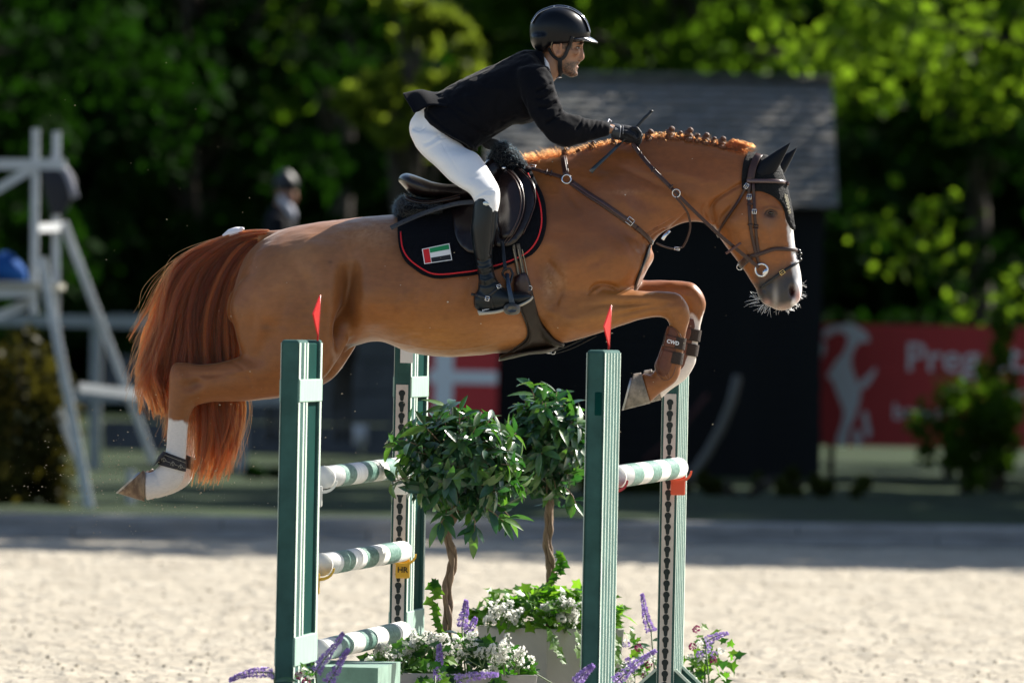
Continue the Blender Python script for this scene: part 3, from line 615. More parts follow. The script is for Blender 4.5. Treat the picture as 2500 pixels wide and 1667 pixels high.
bpart("breeches", [loft(f([(660, 720, 745, 700, .1, -.2), (735, 770, 780, 742, .08, -.31), (738, 800, 772, 796, .065, -.33)]), 14, 3), loft(f([(660, 720, 745, 700, .1, .2), (735, 770, 780, 742, .08, .31), (738, 800, 772, 796, .065, .33)]), 14, 3)], mat("far_breeches", (.55, .55, .56), rough=.7))
# ================================================================== HORSE
HY = -0.165   # lateral centre of the near legs
COAT = np.array((.25, .083, .0195))
horse = empty("horse", (0, 0, 0), label="chestnut horse with braided mane and white socks in mid jump over the green fence", cat="horse")
torso = [  # top x,y  bottom x,y  halfwidth y egg
    (572, 705, 572, 790, .09, 0), (590, 648, 588, 835, .17, 0), (625, 597, 615, 872, .225, 0), (684, 563, 672, 900, .262, 0, .05), (760, 547, 760, 880, .285, 0, .06), (850, 533, 852, 850, .295, 0, .0),
    (922, 526, 925, 833, .300, 0, -.06), (1000, 522, 1000, 860, .308, 0, -.12), (1080, 515, 1080, 871, .314, 0, -.14), (1150, 492, 1150, 869, .312, 0, -.16), (1220, 446, 1220, 862, .300, 0, -.2),
    (1290, 403, 1290, 855, .275, 0, -.22), (1360, 405, 1365, 836, .252, 0, -.2), (1430, 440, 1435, 808, .238, 0, -.1), (1490, 500, 1500, 765, .225, 0), (1545, 560, 1550, 715, .19, 0), (1578, 596, 1576, 668, .13, 0), (1592, 612, 1588, 645, .07, 0)]
neck = [(1262, 404, 1470, 745, .215, 0, -.12), (1330, 386, 1545, 668, .19, 0, -.22), (1400, 372, 1590, 603, .155, 0, -.25), (1470, 354, 1614, 573, .128, 0, -.25), (1540, 342, 1642, 556, .112, 0, -.22), (1610, 334, 1668, 544, .103, 0, -.2),
        (1680, 340, 1697, 540, .1, 0, -.18), (1750, 354, 1728, 547, .097, 0, -.12), (1806, 368, 1752, 552, .093, 0, -.05), (1850, 380, 1775, 530, .08, 0)]
head = [(1868, 382, 1815, 425, .062, 0), (1896, 402, 1788, 495, .083, 0, .1), (1913, 440, 1764, 535, .1, 0, .12), (1925, 490, 1746, 556, .108, 0, .1), (1932, 528, 1752, 574, .106, 0, .05), (1937, 562, 1774, 604, .094, 0, -.02),
        (1941, 598, 1796, 633, .08, 0, -.06), (1948, 633, 1817, 661, .07, 0, -.06), (1955, 664, 1834, 688, .062, 0, 0), (1958, 694, 1848, 710, .06, 0, .06), (1957, 718, 1854, 730, .062, 0, .1), (1949, 738, 1867, 743, .056, 0, .1), (1930, 752, 1886, 751, .04, 0), ]
chin = [(1862, 700, 1845, 702, .03, 0), (1875, 722, 1852, 726, .036, 0), (1888, 742, 1866, 741, .03, 0)]
def hind(s, dx=0, dy=0, dxs=0):
    """s=-1 near, +1 far; dx,dy lower leg offset in px, dxs stifle offset"""
    Y = .165 * -s * -1
    y = lambda v: s * v
    up = [(640, 640, 850, 590, .1, y(.13)), (585, 690, 866 + dxs * .5, 665, .125, y(.15)), (562, 745, 868 + dxs * .8, 750, .13, y(.16)), (570, 795, 858 + dxs, 818, .122, y(.168)), (580, 842, 832 + dxs, 868, .108, y(.17)), (592 + dx * .3, 866, 785 + dxs * .8, 930, .095, y(.172)), (577 + dx * .5, 872, 712 + dxs * .4, 962, .083, y(.17)),
          (551 + dx, 880, 640 + dx, 975, .072, y(.165)), (524 + dx, 886, 578 + dx, 980, .062, y(.16)), (486 + dx, 889, 520 + dx, 981, .054, y(.155)), (452 + dx, 884, 492 + dx, 987, .047, y(.15))]
    low = [(470 + dx, 890, 500 + dx, 985, .046, y(.15)), (430 + dx, 884, 480 + dx, 990, .044, y(.15)), (415 + dx, 905, 473 + dx, 998, .045, y(.15)), (412 + dx, 945, 468 + dx, 1006, .043, y(.15)), (411 + dx, 985, 464 + dx, 1014, .040, y(.15)), (410 + dx, 1022, 461 + dx, 1026, .036, y(.15)), (407 + dx, 1065, 458 + dx, 1064, .032, y(.15)), (404 + dx, 1100, 455 + dx, 1106, .034, y(.15)),
           (394 + dx, 1126, 453 + dx, 1142, .041, y(.15)), (383 + dx, 1142, 449 + dx, 1168, .043, y(.15)), (374 + dx, 1150, 434 + dx, 1190, .041, y(.15)), (366 + dx, 1153, 408 + dx, 1206, .041, y(.15)), (357 + dx, 1153, 378 + dx, 1216, .045, y(.15)), (354 + dx, 1152, 356 + dx, 1222, .050, y(.15))]
    low = [(a, b + dy, c, d + dy, w, yy) for a, b, c, d, w, yy in low]
    return [loft(up), loft(low, cap1=.1)]
def fore(s, o1=(0, 0), o2=(0, 0), o3=(0, 0)):
    y = lambda v: s * v; (a1, b1), (a2, b2), (a3, b3) = o1, o2, o3
    up = [(1330, 600, 1310, 790, .10, y(.13)), (1385 + a1 * .4, 668 + b1 * .5, 1362 + a1 * .2, 836, .102, y(.15)), (1445 + a1 * .7, 694 + b1 * .8, 1418 + a1 * .5, 828 + b1 * .5, .092, y(.155)), (1506 + a1, 706 + b1, 1482 + a1, 809 + b1, .077, y(.155)), (1569 + a1, 708 + b1, 1552 + a1, 784 + b1, .062, y(.15)), (1618 + a1, 709 + b1, 1602 + a1, 773 + b1, .053, y(.145)),
          (1652 + a1, 714 + b1, 1622 + a1, 776 + b1, .052, y(.14))]
    low = [(1600 + a1, 709 + b1, 1590 + a1, 773 + b1, .05, y(.14)), (1650 + a1, 713 + b1, 1618 + a1, 775 + b1, .053, y(.14)), (1672 + a1, 732 + b1, 1625 + a1, 778 + b1, .053, y(.14)), (1684 + a1, 757 + b1, 1630 + a1, 784 + b1, .049, y(.138)), (1685 + a1, 778 + b1, 1634 + a1, 793 + b1, .043, y(.135)), (1679 + a1, 798 + b1, 1635 + a1, 804 + b1, .037, y(.13)), (1673 + a2, 824 + b2, 1630 + a2, 815 + b2, .033, y(.125)), (1668 + a2, 855 + b2, 1622 + a2, 845 + b2, .032, y(.125)),
           (1664 + a2, 884 + b2, 1612 + a2, 874 + b2, .035, y(.125)), (1661 + a2, 908 + b2, 1602 + a2, 894 + b2, .042, y(.125)), (1653 + a3, 928 + b3, 1596 + a3, 908 + b3, .044, y(.125)), (1634 + a3, 945 + b3, 1590 + a3, 915 + b3, .041, y(.125)), (1612 + a3, 960 + b3, 1582 + a3, 913 + b3, .041, y(.125)), (1598 + a3, 972 + b3, 1574 + a3, 911 + b3, .046, y(.125)), (1588 + a3, 983 + b3, 1566 + a3, 911 + b3, .050, y(.125))]
    return [loft(up), loft(low, cap1=.1)]
FO1, FO2, FO3 = (38, -24), (37, -20), (26, -8)
parts = [loft(torso, 48, 6, .5, .5), loft(neck, 40, 6), loft(head, 40, 5, .3, .3, p=2.3), loft(chin, 24, 4)]
parts += hind(-1) + hind(1, 22, -4, 24) + fore(-1) + fore(1, FO1, FO2, FO3)
# dock of the tail, sheath, brisket
parts += [loft([(760, 556, 760, 600, .06, 0), (690, 561, 690, 598, .045, 0), (640, 563, 640, 590, .032, 0), (600, 569, 606, 592, .025, 0), (560, 583, 570, 602, .018, 0)], 16, 4)]
parts += [loft([(880, 812, 850, 850, .05, 0), (868, 830, 840, 868, .045, 0), (856, 838, 836, 862, .03, 0)], 16, 4)]
# ears (inside the bonnet)
def ear(tip, b0, b1, y0, y1, w=.03):
    m = ((b0[0] + b1[0]) / 2, (b0[1] + b1[1]) / 2); st = []
    for t, f, ww in ((-.15, .95, 1), (.12, 1.05, 1), (.35, .84, .8), (.6, .55, .55), (.82, .26, .35), (.985, .03, .1)):
        c = (m[0] + (tip[0] - m[0]) * t, m[1] + (tip[1] - m[1]) * t); h = ((b0[0] - b1[0]) / 2 * f, (b0[1] - b1[1]) / 2 * f)
        st.append((c[0] + h[0], c[1] + h[1], c[0] - h[0], c[1] - h[1], w * ww, y0 + (y1 - y0) * max(t, 0)))
    return st
EAR_N = ear((1931, 347), (1849, 404), (1884, 431), -.062, -.085)
EAR_F = ear((1947, 359), (1872, 410), (1906, 432), .06, .08)
me = union(parts, .0062, "horse_body")
plaplace(me, 6)
V = coords(me); X, Y = proj(V)
# smooth joins where the limbs leave the trunk
w = np.clip(np.exp(-((X - 800) / 120) ** 2 - ((Y - 760) / 130) ** 2) + np.exp(-((X - 1420) / 110) ** 2 - ((Y - 730) / 110) ** 2) + np.exp(-((X - 1430) / 150) ** 2 - ((Y - 480) / 120) ** 2) + np.exp(-((X - 1760) / 60) ** 2 - ((Y - 480) / 90) ** 2) + .9 * np.exp(-((X - 620) / 60) ** 2 - ((Y - 830) / 60) ** 2) + np.exp(-((X - 1530) / 80) ** 2 - ((Y - 660) / 70) ** 2), 0, 1)
plaplace(me, 45, .6, w)
blobs = [  # hindquarter
    (700, 640, 70, 50, 20, .014), (640, 720, 40, 80, 0, .012), (760, 610, 30, 45, -20, .01), (850, 705, 24, 85, 3, -.060), (842, 800, 22, 55, 5, -.055), (795, 730, 32, 90, 0, .024), (910, 740, 40, 60, 0, .012), (875, 640, 60, 60, 0, -.012),
    (790, 850, 30, 40, 0, .012), (700, 880, 70, 35, 8, .008), (595, 900, 50, 18, 5, .006), (640, 850, 18, 60, 25, -.008), (480, 935, 14, 12, 0, -.012), (462, 945, 18, 10, 20, -.006), (445, 915, 12, 20, 0, .004), (470, 965, 14, 18, 0, .005),
    (505, 915, 40, 7, 2, -.006),
    # barrel
    (930, 770, 60, 60, 0, .006), (1010, 700, 120, 90, 0, .006), (905, 815, 40, 22, 0, -.01),
    # shoulder, chest, elbow
    (1400, 560, 60, 110, 35, .018), (1350, 480, 40, 70, 20, .01), (1330, 680, 28, 55, -14, -.026), (1345, 640, 24, 40, -20, -.012), (1310, 790, 20, 30, 0, -.014), (1400, 650, 60, 40, -20, .014), (1520, 620, 34, 40, 0, .014), (1480, 700, 30, 10, 5, -.012), (1395, 790, 32, 26, 0, .014), (1465, 770, 60, 16, -10, .006), (1345, 762, 14, 8, 20, .006),
    (1535, 742, 70, 6, -2, -.011), (1560, 759, 60, 5, -12, -.011), (1520, 725, 60, 8, 0, .005), (1640, 742, 20, 18, 0, .006), (1665, 752, 10, 16, 0, .004), (1600, 730, 40, 10, 5, .004),
    # neck
    (1480, 450, 120, 26, 24, .012), (1620, 410, 90, 26, 8, .008), (1600, 500, 70, 18, 20, -.010), (1520, 500, 60, 24, 35, .012), (1700, 480, 40, 40, 0, .008), (1740, 500, 26, 12, -50, -.012), (1420, 440, 30, 40, 30, -.006),
    # head
    (1800, 540, 36, 42, 20, .012), (1838, 590, 28, 26, 30, -.010), (1870, 560, 30, 9, 70, .006), (1895, 590, 22, 36, 10, -.008), (1902, 512, 16, 10, 30, .010), (1882, 522, 15, 9, 25, -.012), (1868, 470, 16, 16, 0, -.006), (1860, 500, 12, 12, 0, -.006), (1900, 640, 22, 26, 0, -.004), (1932, 706, 16, 18, 0, .012), (1936, 712, 7.5, 13, -18, -.040), (1946, 716, 4, 14, -15, .008), (1930, 730, 10, 6, -30, .004), (1868, 716, 12, 10, 0, .006), (1880, 690, 10, 8, 0, -.006)]
lines = [([(840, 650), (837, 720), (832, 800), (826, 850)], 10, -.008), ([(1437, 716), (1452, 700), (1475, 694), (1500, 700), (1512, 708)], 3.2, -.010), ([(1448, 712), (1470, 702), (1500, 706)], 2.5, .005), ([(1460, 716), (1474, 706), (1490, 708)], 2, -.004),
         ([(1572, 579), (1590, 566), (1606, 556)], 2.2, -.011), ([(1585, 588), (1600, 573), (1622, 560)], 2.2, -.012), ([(1600, 560), (1625, 545), (1640, 535)], 2.2, -.009), ([(1640, 552), (1660, 535), (1675, 520)], 2.5, -.009), ([(1725, 540), (1715, 515), (1722, 498)], 4, -.008), ([(1745, 540), (1738, 510), (1748, 490), (1775, 470), (1812, 448)], 3.5, -.014), ([(1752, 552), (1756, 520), (1775, 500)], 6, .006),
         ([(1866, 512), (1880, 508), (1896, 514)], 2.0, .005), ([(1864, 505), (1882, 500), (1902, 508)], 2, -.004), ([(1868, 530), (1884, 533), (1896, 526)], 2.2, .004), ([(1876, 725), (1892, 716), (1900, 690)], 2, -.003), ([(1866, 706), (1885, 735), (1893, 752)], 2.4, -.006),
         ([(1340, 640), (1372, 690), (1360, 740)], 6, -.006), ([(560, 880), (600, 905), (625, 960)], 4, -.004), ([(1500, 905), (1590, 916)], 3, 0), ([(1588, 915), (1612, 925), (1640, 930)], 2.5, -.004), ([(372, 1150), (385, 1165), (386, 1180)], 3, -.006), ([(378, 1155), (362, 1185)], 2, 0),
         ([(900, 850), (1000, 820), (1080, 812)], 6, -.002), ([(980, 852), (1060, 845), (1150, 848)], 3, .003), ([(930, 826), (985, 838), (1060, 852), (1140, 850), (1210, 838)], 2.2, .0035), ([(1480, 800), (1520, 775), (1570, 760), (1610, 752)], 2.2, .003), ([(1440, 760), (1490, 745), (1540, 735)], 2.4, .003), ([(620, 900), (560, 915), (510, 925)], 2.2, .003), ([(1790, 590), (1812, 600), (1830, 625)], 2, .0025), ([(1850, 570), (1862, 600), (1880, 625), (1900, 640)], 2, .003), ([(1820, 560), (1850, 575), (1880, 590)], 4, .004)]
blobs = [(a, b, c, d, e, f * 1.3) for a, b, c, d, e, f in blobs] + [(970 + 42 * k, 720 + 6 * k, 9, 70, 14, -.0028) for k in range(6)] + [(1392, 480, 12, 60, -35, -.010), (1450, 640, 40, 14, -30, -.008), (690, 760, 14, 70, 12, -.007), (740, 680, 60, 14, 60, -.006), (620, 780, 12, 50, 10, -.006), (1560, 430, 70, 9, 25, -.006), (1680, 430, 60, 10, 15, .005)]
sculpt(me, blobs, lines)
plaplace(me, 2, .4)
# fine irregular muscle relief
V = coords(me); Nn = normals(me); X, Y = proj(V)
rel = (vnoise(V, 9, 1) - .5) * .008 + (vnoise(V, 22, 2) - .5) * .004 + (vnoise(V * np.array((.35, 1, 1)), 70, 6) - .5) * .0012
body_w = np.clip((1830 - X) / 60, .15, 1) * np.clip((X - 500) / 60, .2, 1) * np.where(Y > 800, .5, 1)
setco(me, V + Nn * (rel * body_w)[:, None])
HORSE_ME = me
# ---- coat markings, with some light and shade painted into the tones
V = coords(me); X, Y = proj(V); near = V[:, 1] < 0
nz = vnoise(V, 60, 3) - .5; nz2 = vnoise(V, 7, 4) - .5; nz3 = vnoise(V, 160, 5) - .5; nzs = vnoise(V * np.array((.22, 1, 1)), 120, 15) - .5
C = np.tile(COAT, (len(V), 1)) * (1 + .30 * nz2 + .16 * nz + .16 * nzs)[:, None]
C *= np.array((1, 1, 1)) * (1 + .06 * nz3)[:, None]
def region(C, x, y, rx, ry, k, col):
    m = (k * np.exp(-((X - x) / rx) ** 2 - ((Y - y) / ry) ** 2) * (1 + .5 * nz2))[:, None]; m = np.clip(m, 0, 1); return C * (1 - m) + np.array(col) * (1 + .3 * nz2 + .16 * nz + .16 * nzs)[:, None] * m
C = region(C, 740, 620, 190, 120, .75, (.31, .145, .062)); C = region(C, 960, 600, 120, 90, .5, (.28, .125, .05)); C = region(C, 1650, 420, 220, 90, .7, (.185, .056, .0135)); C = region(C, 1470, 520, 110, 90, .6, (.17, .056, .017)); C = region(C, 1080, 830, 220, 60, .6, (.36, .150, .030)); C = region(C, 1500, 765, 160, 60, .6, (.37, .155, .032)); C = region(C, 560, 930, 160, 50, .5, (.26, .085, .022)); C = region(C, 1830, 560, 60, 80, .5, (.27, .095, .023))  # regional coat tones, with painted light in golden belly, forearm and tan croup
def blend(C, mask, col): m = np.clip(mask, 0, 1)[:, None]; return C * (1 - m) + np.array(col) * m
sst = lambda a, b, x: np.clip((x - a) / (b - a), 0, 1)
# darker liver patches on shoulder and gaskin, plus painted shade in the flank hollow
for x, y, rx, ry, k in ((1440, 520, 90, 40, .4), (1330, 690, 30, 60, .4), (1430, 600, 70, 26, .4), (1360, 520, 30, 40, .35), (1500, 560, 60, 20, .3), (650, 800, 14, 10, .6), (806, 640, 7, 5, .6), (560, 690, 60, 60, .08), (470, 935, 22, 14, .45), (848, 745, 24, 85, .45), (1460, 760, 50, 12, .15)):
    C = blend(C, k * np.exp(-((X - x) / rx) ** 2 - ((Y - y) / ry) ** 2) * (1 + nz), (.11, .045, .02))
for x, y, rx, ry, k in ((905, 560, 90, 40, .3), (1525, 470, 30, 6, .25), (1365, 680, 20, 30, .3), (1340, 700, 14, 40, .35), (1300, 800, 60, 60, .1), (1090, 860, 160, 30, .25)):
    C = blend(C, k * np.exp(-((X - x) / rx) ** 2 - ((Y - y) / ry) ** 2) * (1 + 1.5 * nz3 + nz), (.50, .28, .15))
white = (.74, .66, .60)
hindlow = (X < 540) & (Y > 960)
lim = 1022 + 10 * np.clip((X - 411) / 50, 0, 1) + nz * 10
C = blend(C, hindlow * sst(-3, 4, Y - lim), white)
fd = (X > 1640) & (V[:, 1] > .05) & (Y > 740)      # far fore sock
C = blend(C, fd * sst(-3, 4, Y - (772 + 8 * np.sin(X * .2) + nz * 12)), white)
C = blend(C, ((X > 1560) & (V[:, 1] > .05) & (Y > 880)).astype(float), white)
hd = X > 1780
# blaze down the front of the face, dark grey muzzle, pink snip
fx = np.interp(Y, [380, 450, 500, 560, 600, 640, 700, 740], [1890, 1917, 1927, 1934, 1940, 1949, 1958, 1950])
blz = sst(15, 8, fx - X + nz * 6) * sst(470, 500, Y)
blz = np.where(Y > 640, sst(20, 12, fx - X + nz * 6), blz)
muz = hd * sst(640, 690, Y + (X - 1880) * .25 + nz * 14) * sst(1835, 1855, X + nz * 10)
C = blend(C, muz * .97, (.040, .037, .037))
C = blend(C, hd * sst(-12, 8, Y - 748 - nz * 10) * .8, (.45, .30, .24))
C = blend(C, hd * np.exp(-((X - 1893) / 7) ** 2 - ((Y - 725) / 26) ** 2) * .75, (.42, .36, .31))
C = blend(C, hd * np.exp(-((X - 1872) / 9) ** 2 - ((Y - 738) / 8) ** 2) * .8, (.48, .26, .20))
C = blend(C, hd * blz * (V[:, 1] > -.075), (.80, .76, .74))
C = blend(C, hd * np.exp(-((X - 1947) / 9) ** 2 - ((Y - 722) / 16) ** 2) * .9, (.62, .30, .26))
C = blend(C, hd * np.clip(1.4 * np.exp(-((X - 1936) / 6) ** 2 - ((Y - 713) / 12) ** 2), 0, 1), (.05, .012, .012))
C = blend(C, hd * np.exp(-((X - 1882) / 20) ** 2 - ((Y - 522) / 13) ** 2) * .95, (.030, .023, .021))
C = blend(C, hd * np.exp(-((X - 1872) / 26) ** 2 - ((Y - 545) / 16) ** 2) * .35, (.12, .09, .08))
shth = np.exp(-((X - 866) / 22) ** 2 - ((Y - 845) / 14) ** 2) * (np.abs(V[:, 1]) < .07)
C = blend(C, shth * .9, (.04, .03, .028))
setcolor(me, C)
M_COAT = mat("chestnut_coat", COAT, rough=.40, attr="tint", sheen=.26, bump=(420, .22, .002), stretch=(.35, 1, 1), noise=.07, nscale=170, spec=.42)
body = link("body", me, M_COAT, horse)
HB = bvh_of(me)
# ---- eyes
M_LID = mat("eyelid_skin", (.07, .034, .022), rough=.5)
M_EYE = mat("horse_eye", (.012, .007, .005), rough=.08, coat=.4)
for s in (-1, 1):
    p, n_ = hit(HB, 1882, 521); p = Vector((p.x, s * abs(p.y), p.z)); n2 = Vector((n_.x, s * abs(n_.y), n_.z))
    MB().ball(p - n2 * .0070, (.0185, .0140, .0088), 20, 12).build("eye", M_EYE, horse)
    Q = []
    for x_, y_ in crom([(1867, 525), (1873, 516), (1883, 513), (1893, 517), (1898, 525)], 4):
        a_, b_ = hit(HB, x_, y_); Q.append(Vector((a_.x, s * (abs(a_.y) + .002), a_.z)))
    MB().tube(Q, [.0012 + .0022 * math.sin(math.pi * k / 16) for k in range(len(Q))], 8).build("eyelid", M_LID, horse)
# ---- hooves: tapered wall from coronet to sole, iron shoe under it
M_HOOF = mat("hoof_horn", (.30, .20, .12), rough=.5, col2=(.13, .075, .045), nscale=38, bump=(160, .35, .004), stretch=(1, 1, .35))
M_HOOFG = mat("hoof_grey", (.25, .205, .16), rough=.5, col2=(.12, .10, .08), nscale=30, bump=(160, .35, .004))
M_IRON = mat("shoe_iron", (.42, .41, .40), rough=.38, metal=.9, bump=(80, .3, .003))
def hoof(heel_c, toe_c, heel_g, toe_g, y, wc, wg, m, extra=0):
    n = 28; V = []; F = []; K = 7
    def ringpt(h, t, w, a):
        c = ((h[0] + t[0]) / 2, (h[1] + t[1]) / 2); u = ((t[0] - h[0]) / 2, (t[1] - h[1]) / 2); k = math.cos(a)
        ww = w * (1 - .12 * k) * abs(math.sin(a)) ** .8 * (1 if math.sin(a) > 0 else -1)
        return W(c[0] + u[0] * k, c[1] + u[1] * k, y + ww)
    for i in range(K + 1):
        t = i / K; h = [heel_c[j] + (heel_g[j] - heel_c[j]) * t for j in (0, 1)]; q = [toe_c[j] + (toe_g[j] - toe_c[j]) * t for j in (0, 1)]
        f = wc + (wg - wc) * t + .0035 * math.sin(math.pi * t) * -1 + (.002 if i in (0, 1) else 0)
        for k in range(n): V.append(ringpt(h, q, f, 2 * math.pi * k / n))
    for i in range(K):
        for k in range(n): F.append((i * n + k, i * n + (k + 1) % n, (i + 1) * n + (k + 1) % n, (i + 1) * n + k))
    # concave sole
    L = K * n; c = sum((Vector(v) for v in V[L:]), Vector()) / n; inw = sum((Vector(v) for v in V[:n]), Vector()) / n
    V2 = [c + (Vector(v) - c) * .8 + (inw - c) * .18 for v in V[L:]]; V += V2; V.append(c + (inw - c) * .22)
    for k in range(n): F.append((L + k, L + (k + 1) % n, L + n + (k + 1) % n, L + n + k)); F.append((L + n + k, L + n + (k + 1) % n, L + 2 * n))
    V.append(inw)
    for k in range(n): F.append((k, L + 2 * n + 1, (k + 1) % n))
    o = MB().add(V, F).build("hoof", m, horse)
    # shoe
    rim = [Vector(v) for v in V[L:L + n]]; d = (c - inw).normalized() * .009; S = []; G = []
    idx = [k for k in range(n) if math.cos(2 * math.pi * k / n) > -.86]; idx = sorted(idx, key=lambda k: ((k / n + .5) % 1))
    for k in idx:
        r = rim[k]; i_ = c + (r - c) * .70
        S += [r * 1, r + d, i_ + d, i_ * 1]
    for q in range(len(idx) - 1):
        for j in range(4): G.append((q * 4 + j, q * 4 + (j + 1) % 4, q * 4 + 4 + (j + 1) % 4, q * 4 + 4 + j))
    G += [(0, 1, 2, 3), tuple(len(S) - 4 + j for j in (3, 2, 1, 0))]
    MB().add(S, G).build("horseshoe", M_IRON, o, smooth=False)
hoof((354, 1150), (353, 1224), (350, 1147), (288, 1204), -.15, .048, .062, M_HOOF)
hoof((376, 1146), (375, 1220), (372, 1143), (310, 1200), .15, .048, .062, M_HOOF)
hoof((1565, 909), (1588, 984), (1546, 912), (1523, 1001), -.125, .050, .064, M_HOOFG)
hoof((1565 + 26, 901), (1588 + 26, 976), (1546 + 26, 904), (1523 + 26, 993), .125, .050, .064, M_HOOFG)
# ------------------------------------------------------------------ tail, mane, whiskers
M_TAIL = hair_mat("tail_hair", (.150, .0235, .0038), rough=.28, var=.45)
M_MANE = hair_mat("mane_hair", (.085, .018, .0035), rough=.3, var=.35)
M_WHISK = hair_mat("whisker_hair", (.80, .76, .70), rough=.3, var=.1)
_t = M_TAIL.node_tree; _a = _t.nodes.new("ShaderNodeAttribute"); _a.attribute_name = "lock"
_h = [n for n in _t.nodes if n.type == 'BSDF_HAIR_PRINCIPLED'][0]; _l = _h.inputs["Color"].links[0].from_socket; _m = _t.nodes.new("ShaderNodeMix"); _m.data_type = 'RGBA'; _m.blend_type = 'MULTIPLY'; _m.inputs[0].default_value = 1
_t.links.new(_l, _m.inputs[6]); _t.links.new(_a.outputs["Fac"], _m.inputs[7]); _t.links.new(_m.outputs[2], _h.inputs["Color"])
rng = np.random.default_rng(3)
GT = [[(655, 563), (600, 566), (530, 586), (466, 616), (426, 652), (402, 702), (396, 752), (372, 812), (346, 872), (336, 930), (352, 985)],
      [(652, 567), (590, 574), (525, 600), (462, 645), (424, 705), (408, 770), (390, 830), (366, 890), (362, 930), (374, 965), (392, 1010)],
      [(648, 571), (590, 580), (530, 612), (478, 668), (446, 745), (432, 815), (420, 870), (408, 920), (406, 950), (410, 985), (400, 1030)],
      [(645, 576), (592, 590), (545, 630), (505, 695), (478, 780), (474, 860), (484, 930), (492, 1000), (492, 1070), (488, 1130), (481, 1190)],
      [(642, 582), (598, 600), (560, 645), (528, 710), (508, 790), (506, 870), (514, 940), (524, 1010), (526, 1080), (514, 1130), (500, 1182)],
      [(638, 588), (606, 608), (576, 652), (552, 712), (540, 790), (542, 870), (556, 940), (562, 1010), (556, 1070), (542, 1120), (522, 1178)],
      [(634, 594), (612, 612), (592, 650), (576, 700), (574, 770), (580, 850), (580, 930), (588, 1000), (578, 1060), (560, 1115), (534, 1165)]]
G = np.array([crom(g, 3) for g in GT]); KP = G.shape[1]
NS = 9500; ST = np.zeros((NS, 24, 3)); TINT = np.zeros(NS)
clN = 150; cu = rng.random(clN) * 5.999; cu[:46] = rng.random(46) * 2.6; cy_ = rng.normal(0, 1, clN); cph = rng.random((clN, 6)) * 6.28; clen = .84 + .16 * rng.random(clN); clen[:46] = .72 + .30 * rng.random(46)
camp = rng.uniform(6, 22, clN); cw = rng.uniform(.35, 1.0, clN); ctint = np.exp(rng.normal(-.05, .42, clN)); cbend = rng.normal(0, 10, (clN, 2)); cbend[:46] *= 2.4
tt = np.linspace(0, 1, KP); ts = np.linspace(0, 1, 24); spread = ts ** .9
for i in range(NS):
    c = rng.integers(clN); stray = rng.random() < .2
    u = np.clip(cu[c] + rng.normal(0, .05 if not stray else .35), 0, 5.999); a = int(u); f = u - a
    base = G[a] * (1 - f) + G[a + 1] * f
    L = min(clen[c] * (1 - .16 * rng.random() ** 2), 1.0)
    x = np.interp(ts * L, tt, base[:, 0]); y = np.interp(ts * L, tt, base[:, 1])
    wv = camp[c] * spread * np.sin(ts * (4 + cph[c, 3] * .6) + cph[c, 0]) + camp[c] * .35 * spread * np.sin(ts * 11 + cph[c, 1])
    wy = camp[c] * .5 * spread * np.sin(ts * 5 + cph[c, 2])
    wid = cw[c] * (5.5 * np.sin(np.pi * np.clip(ts * .92 + .08, 0, 1)) ** .7 + 1.0) if not stray else 14 * spread + 2
    an = rng.random() * 6.28; rr = rng.random() ** .5
    x = x + wv + wid * rr * np.cos(an) + cbend[c, 0] * ts ** 3 + rng.normal(0, 1) ; y = y + wy + wid * rr * np.sin(an) + cbend[c, 1] * ts ** 3 * .6
    yd = cy_[c] * .030 * (.35 + spread) + wid / 585 * rr * np.sin(an * 2 + 1) + .025 * np.clip((u - 2.5) / 2, 0, 1) * spread
    if stray: x = x + rng.normal(0, 9) * ts ** 2; y = y + rng.normal(0, 8) * ts ** 2
    ST[i] = Wv(x, y, yd); TINT[i] = ctint[c] * np.exp(rng.normal(0, .15))
tail = hair_obj("tail", ST, .00095, .00030, M_TAIL, horse)
at = tail.data.attributes.new('lock', 'FLOAT', 'CURVE'); at.data.foreach_set('value', TINT.astype(np.float32))
# white tape tied round the tail top
mb = MB(); P = [W(545, 580, -.0), W(562, 573, 0), W(580, 566, 0), W(592, 562, 0)]
mb.tube(P, [.012, .024, .022, .014], 12); mb.ball(W(590, 559, -.01), (.012, .010, .008)); mb.build("tail_tape", mat("white_tape", (.78, .76, .80), rough=.7, bump=(120, .5, .004)), horse)
# crest fuzz
crest = crom([(1283, 399), (1330, 388), (1400, 374), (1454, 360), (1515, 348), (1566, 341), (1633, 334), (1684, 340), (1735, 350), (1786, 361), (1830, 374)], 10)
n = 5200; S = np.zeros((n, 6, 3)); k6 = np.linspace(0, 1, 6)
for i in range(n):
    t = rng.random() * (len(crest) - 1.01); a = int(t); p = crest[a] + (crest[a + 1] - crest[a]) * (t - a)
    wil = p[0] < 1375; side = rng.normal(0, .014 if wil else .016)
    L = rng.uniform(6, 26) * (1 if wil else .62) * (1.5 if rng.random() < .06 else 1)
    dx = rng.normal(-4 if wil else 0, 6 if wil else 4); r0 = W(p[0], p[1] + 6 + abs(side) * 260, side)
    r1 = W(p[0] + dx, p[1] - L, side * 1.15); cur = rng.normal(0, 5) / 585
    S[i] = [tuple(r0 + (r1 - r0) * q + Vector((cur * q * q * 2, 0, -.006 * q * q))) for q in k6]
hair_obj("mane_fuzz", S, .0006, .00022, M_MANE, horse)
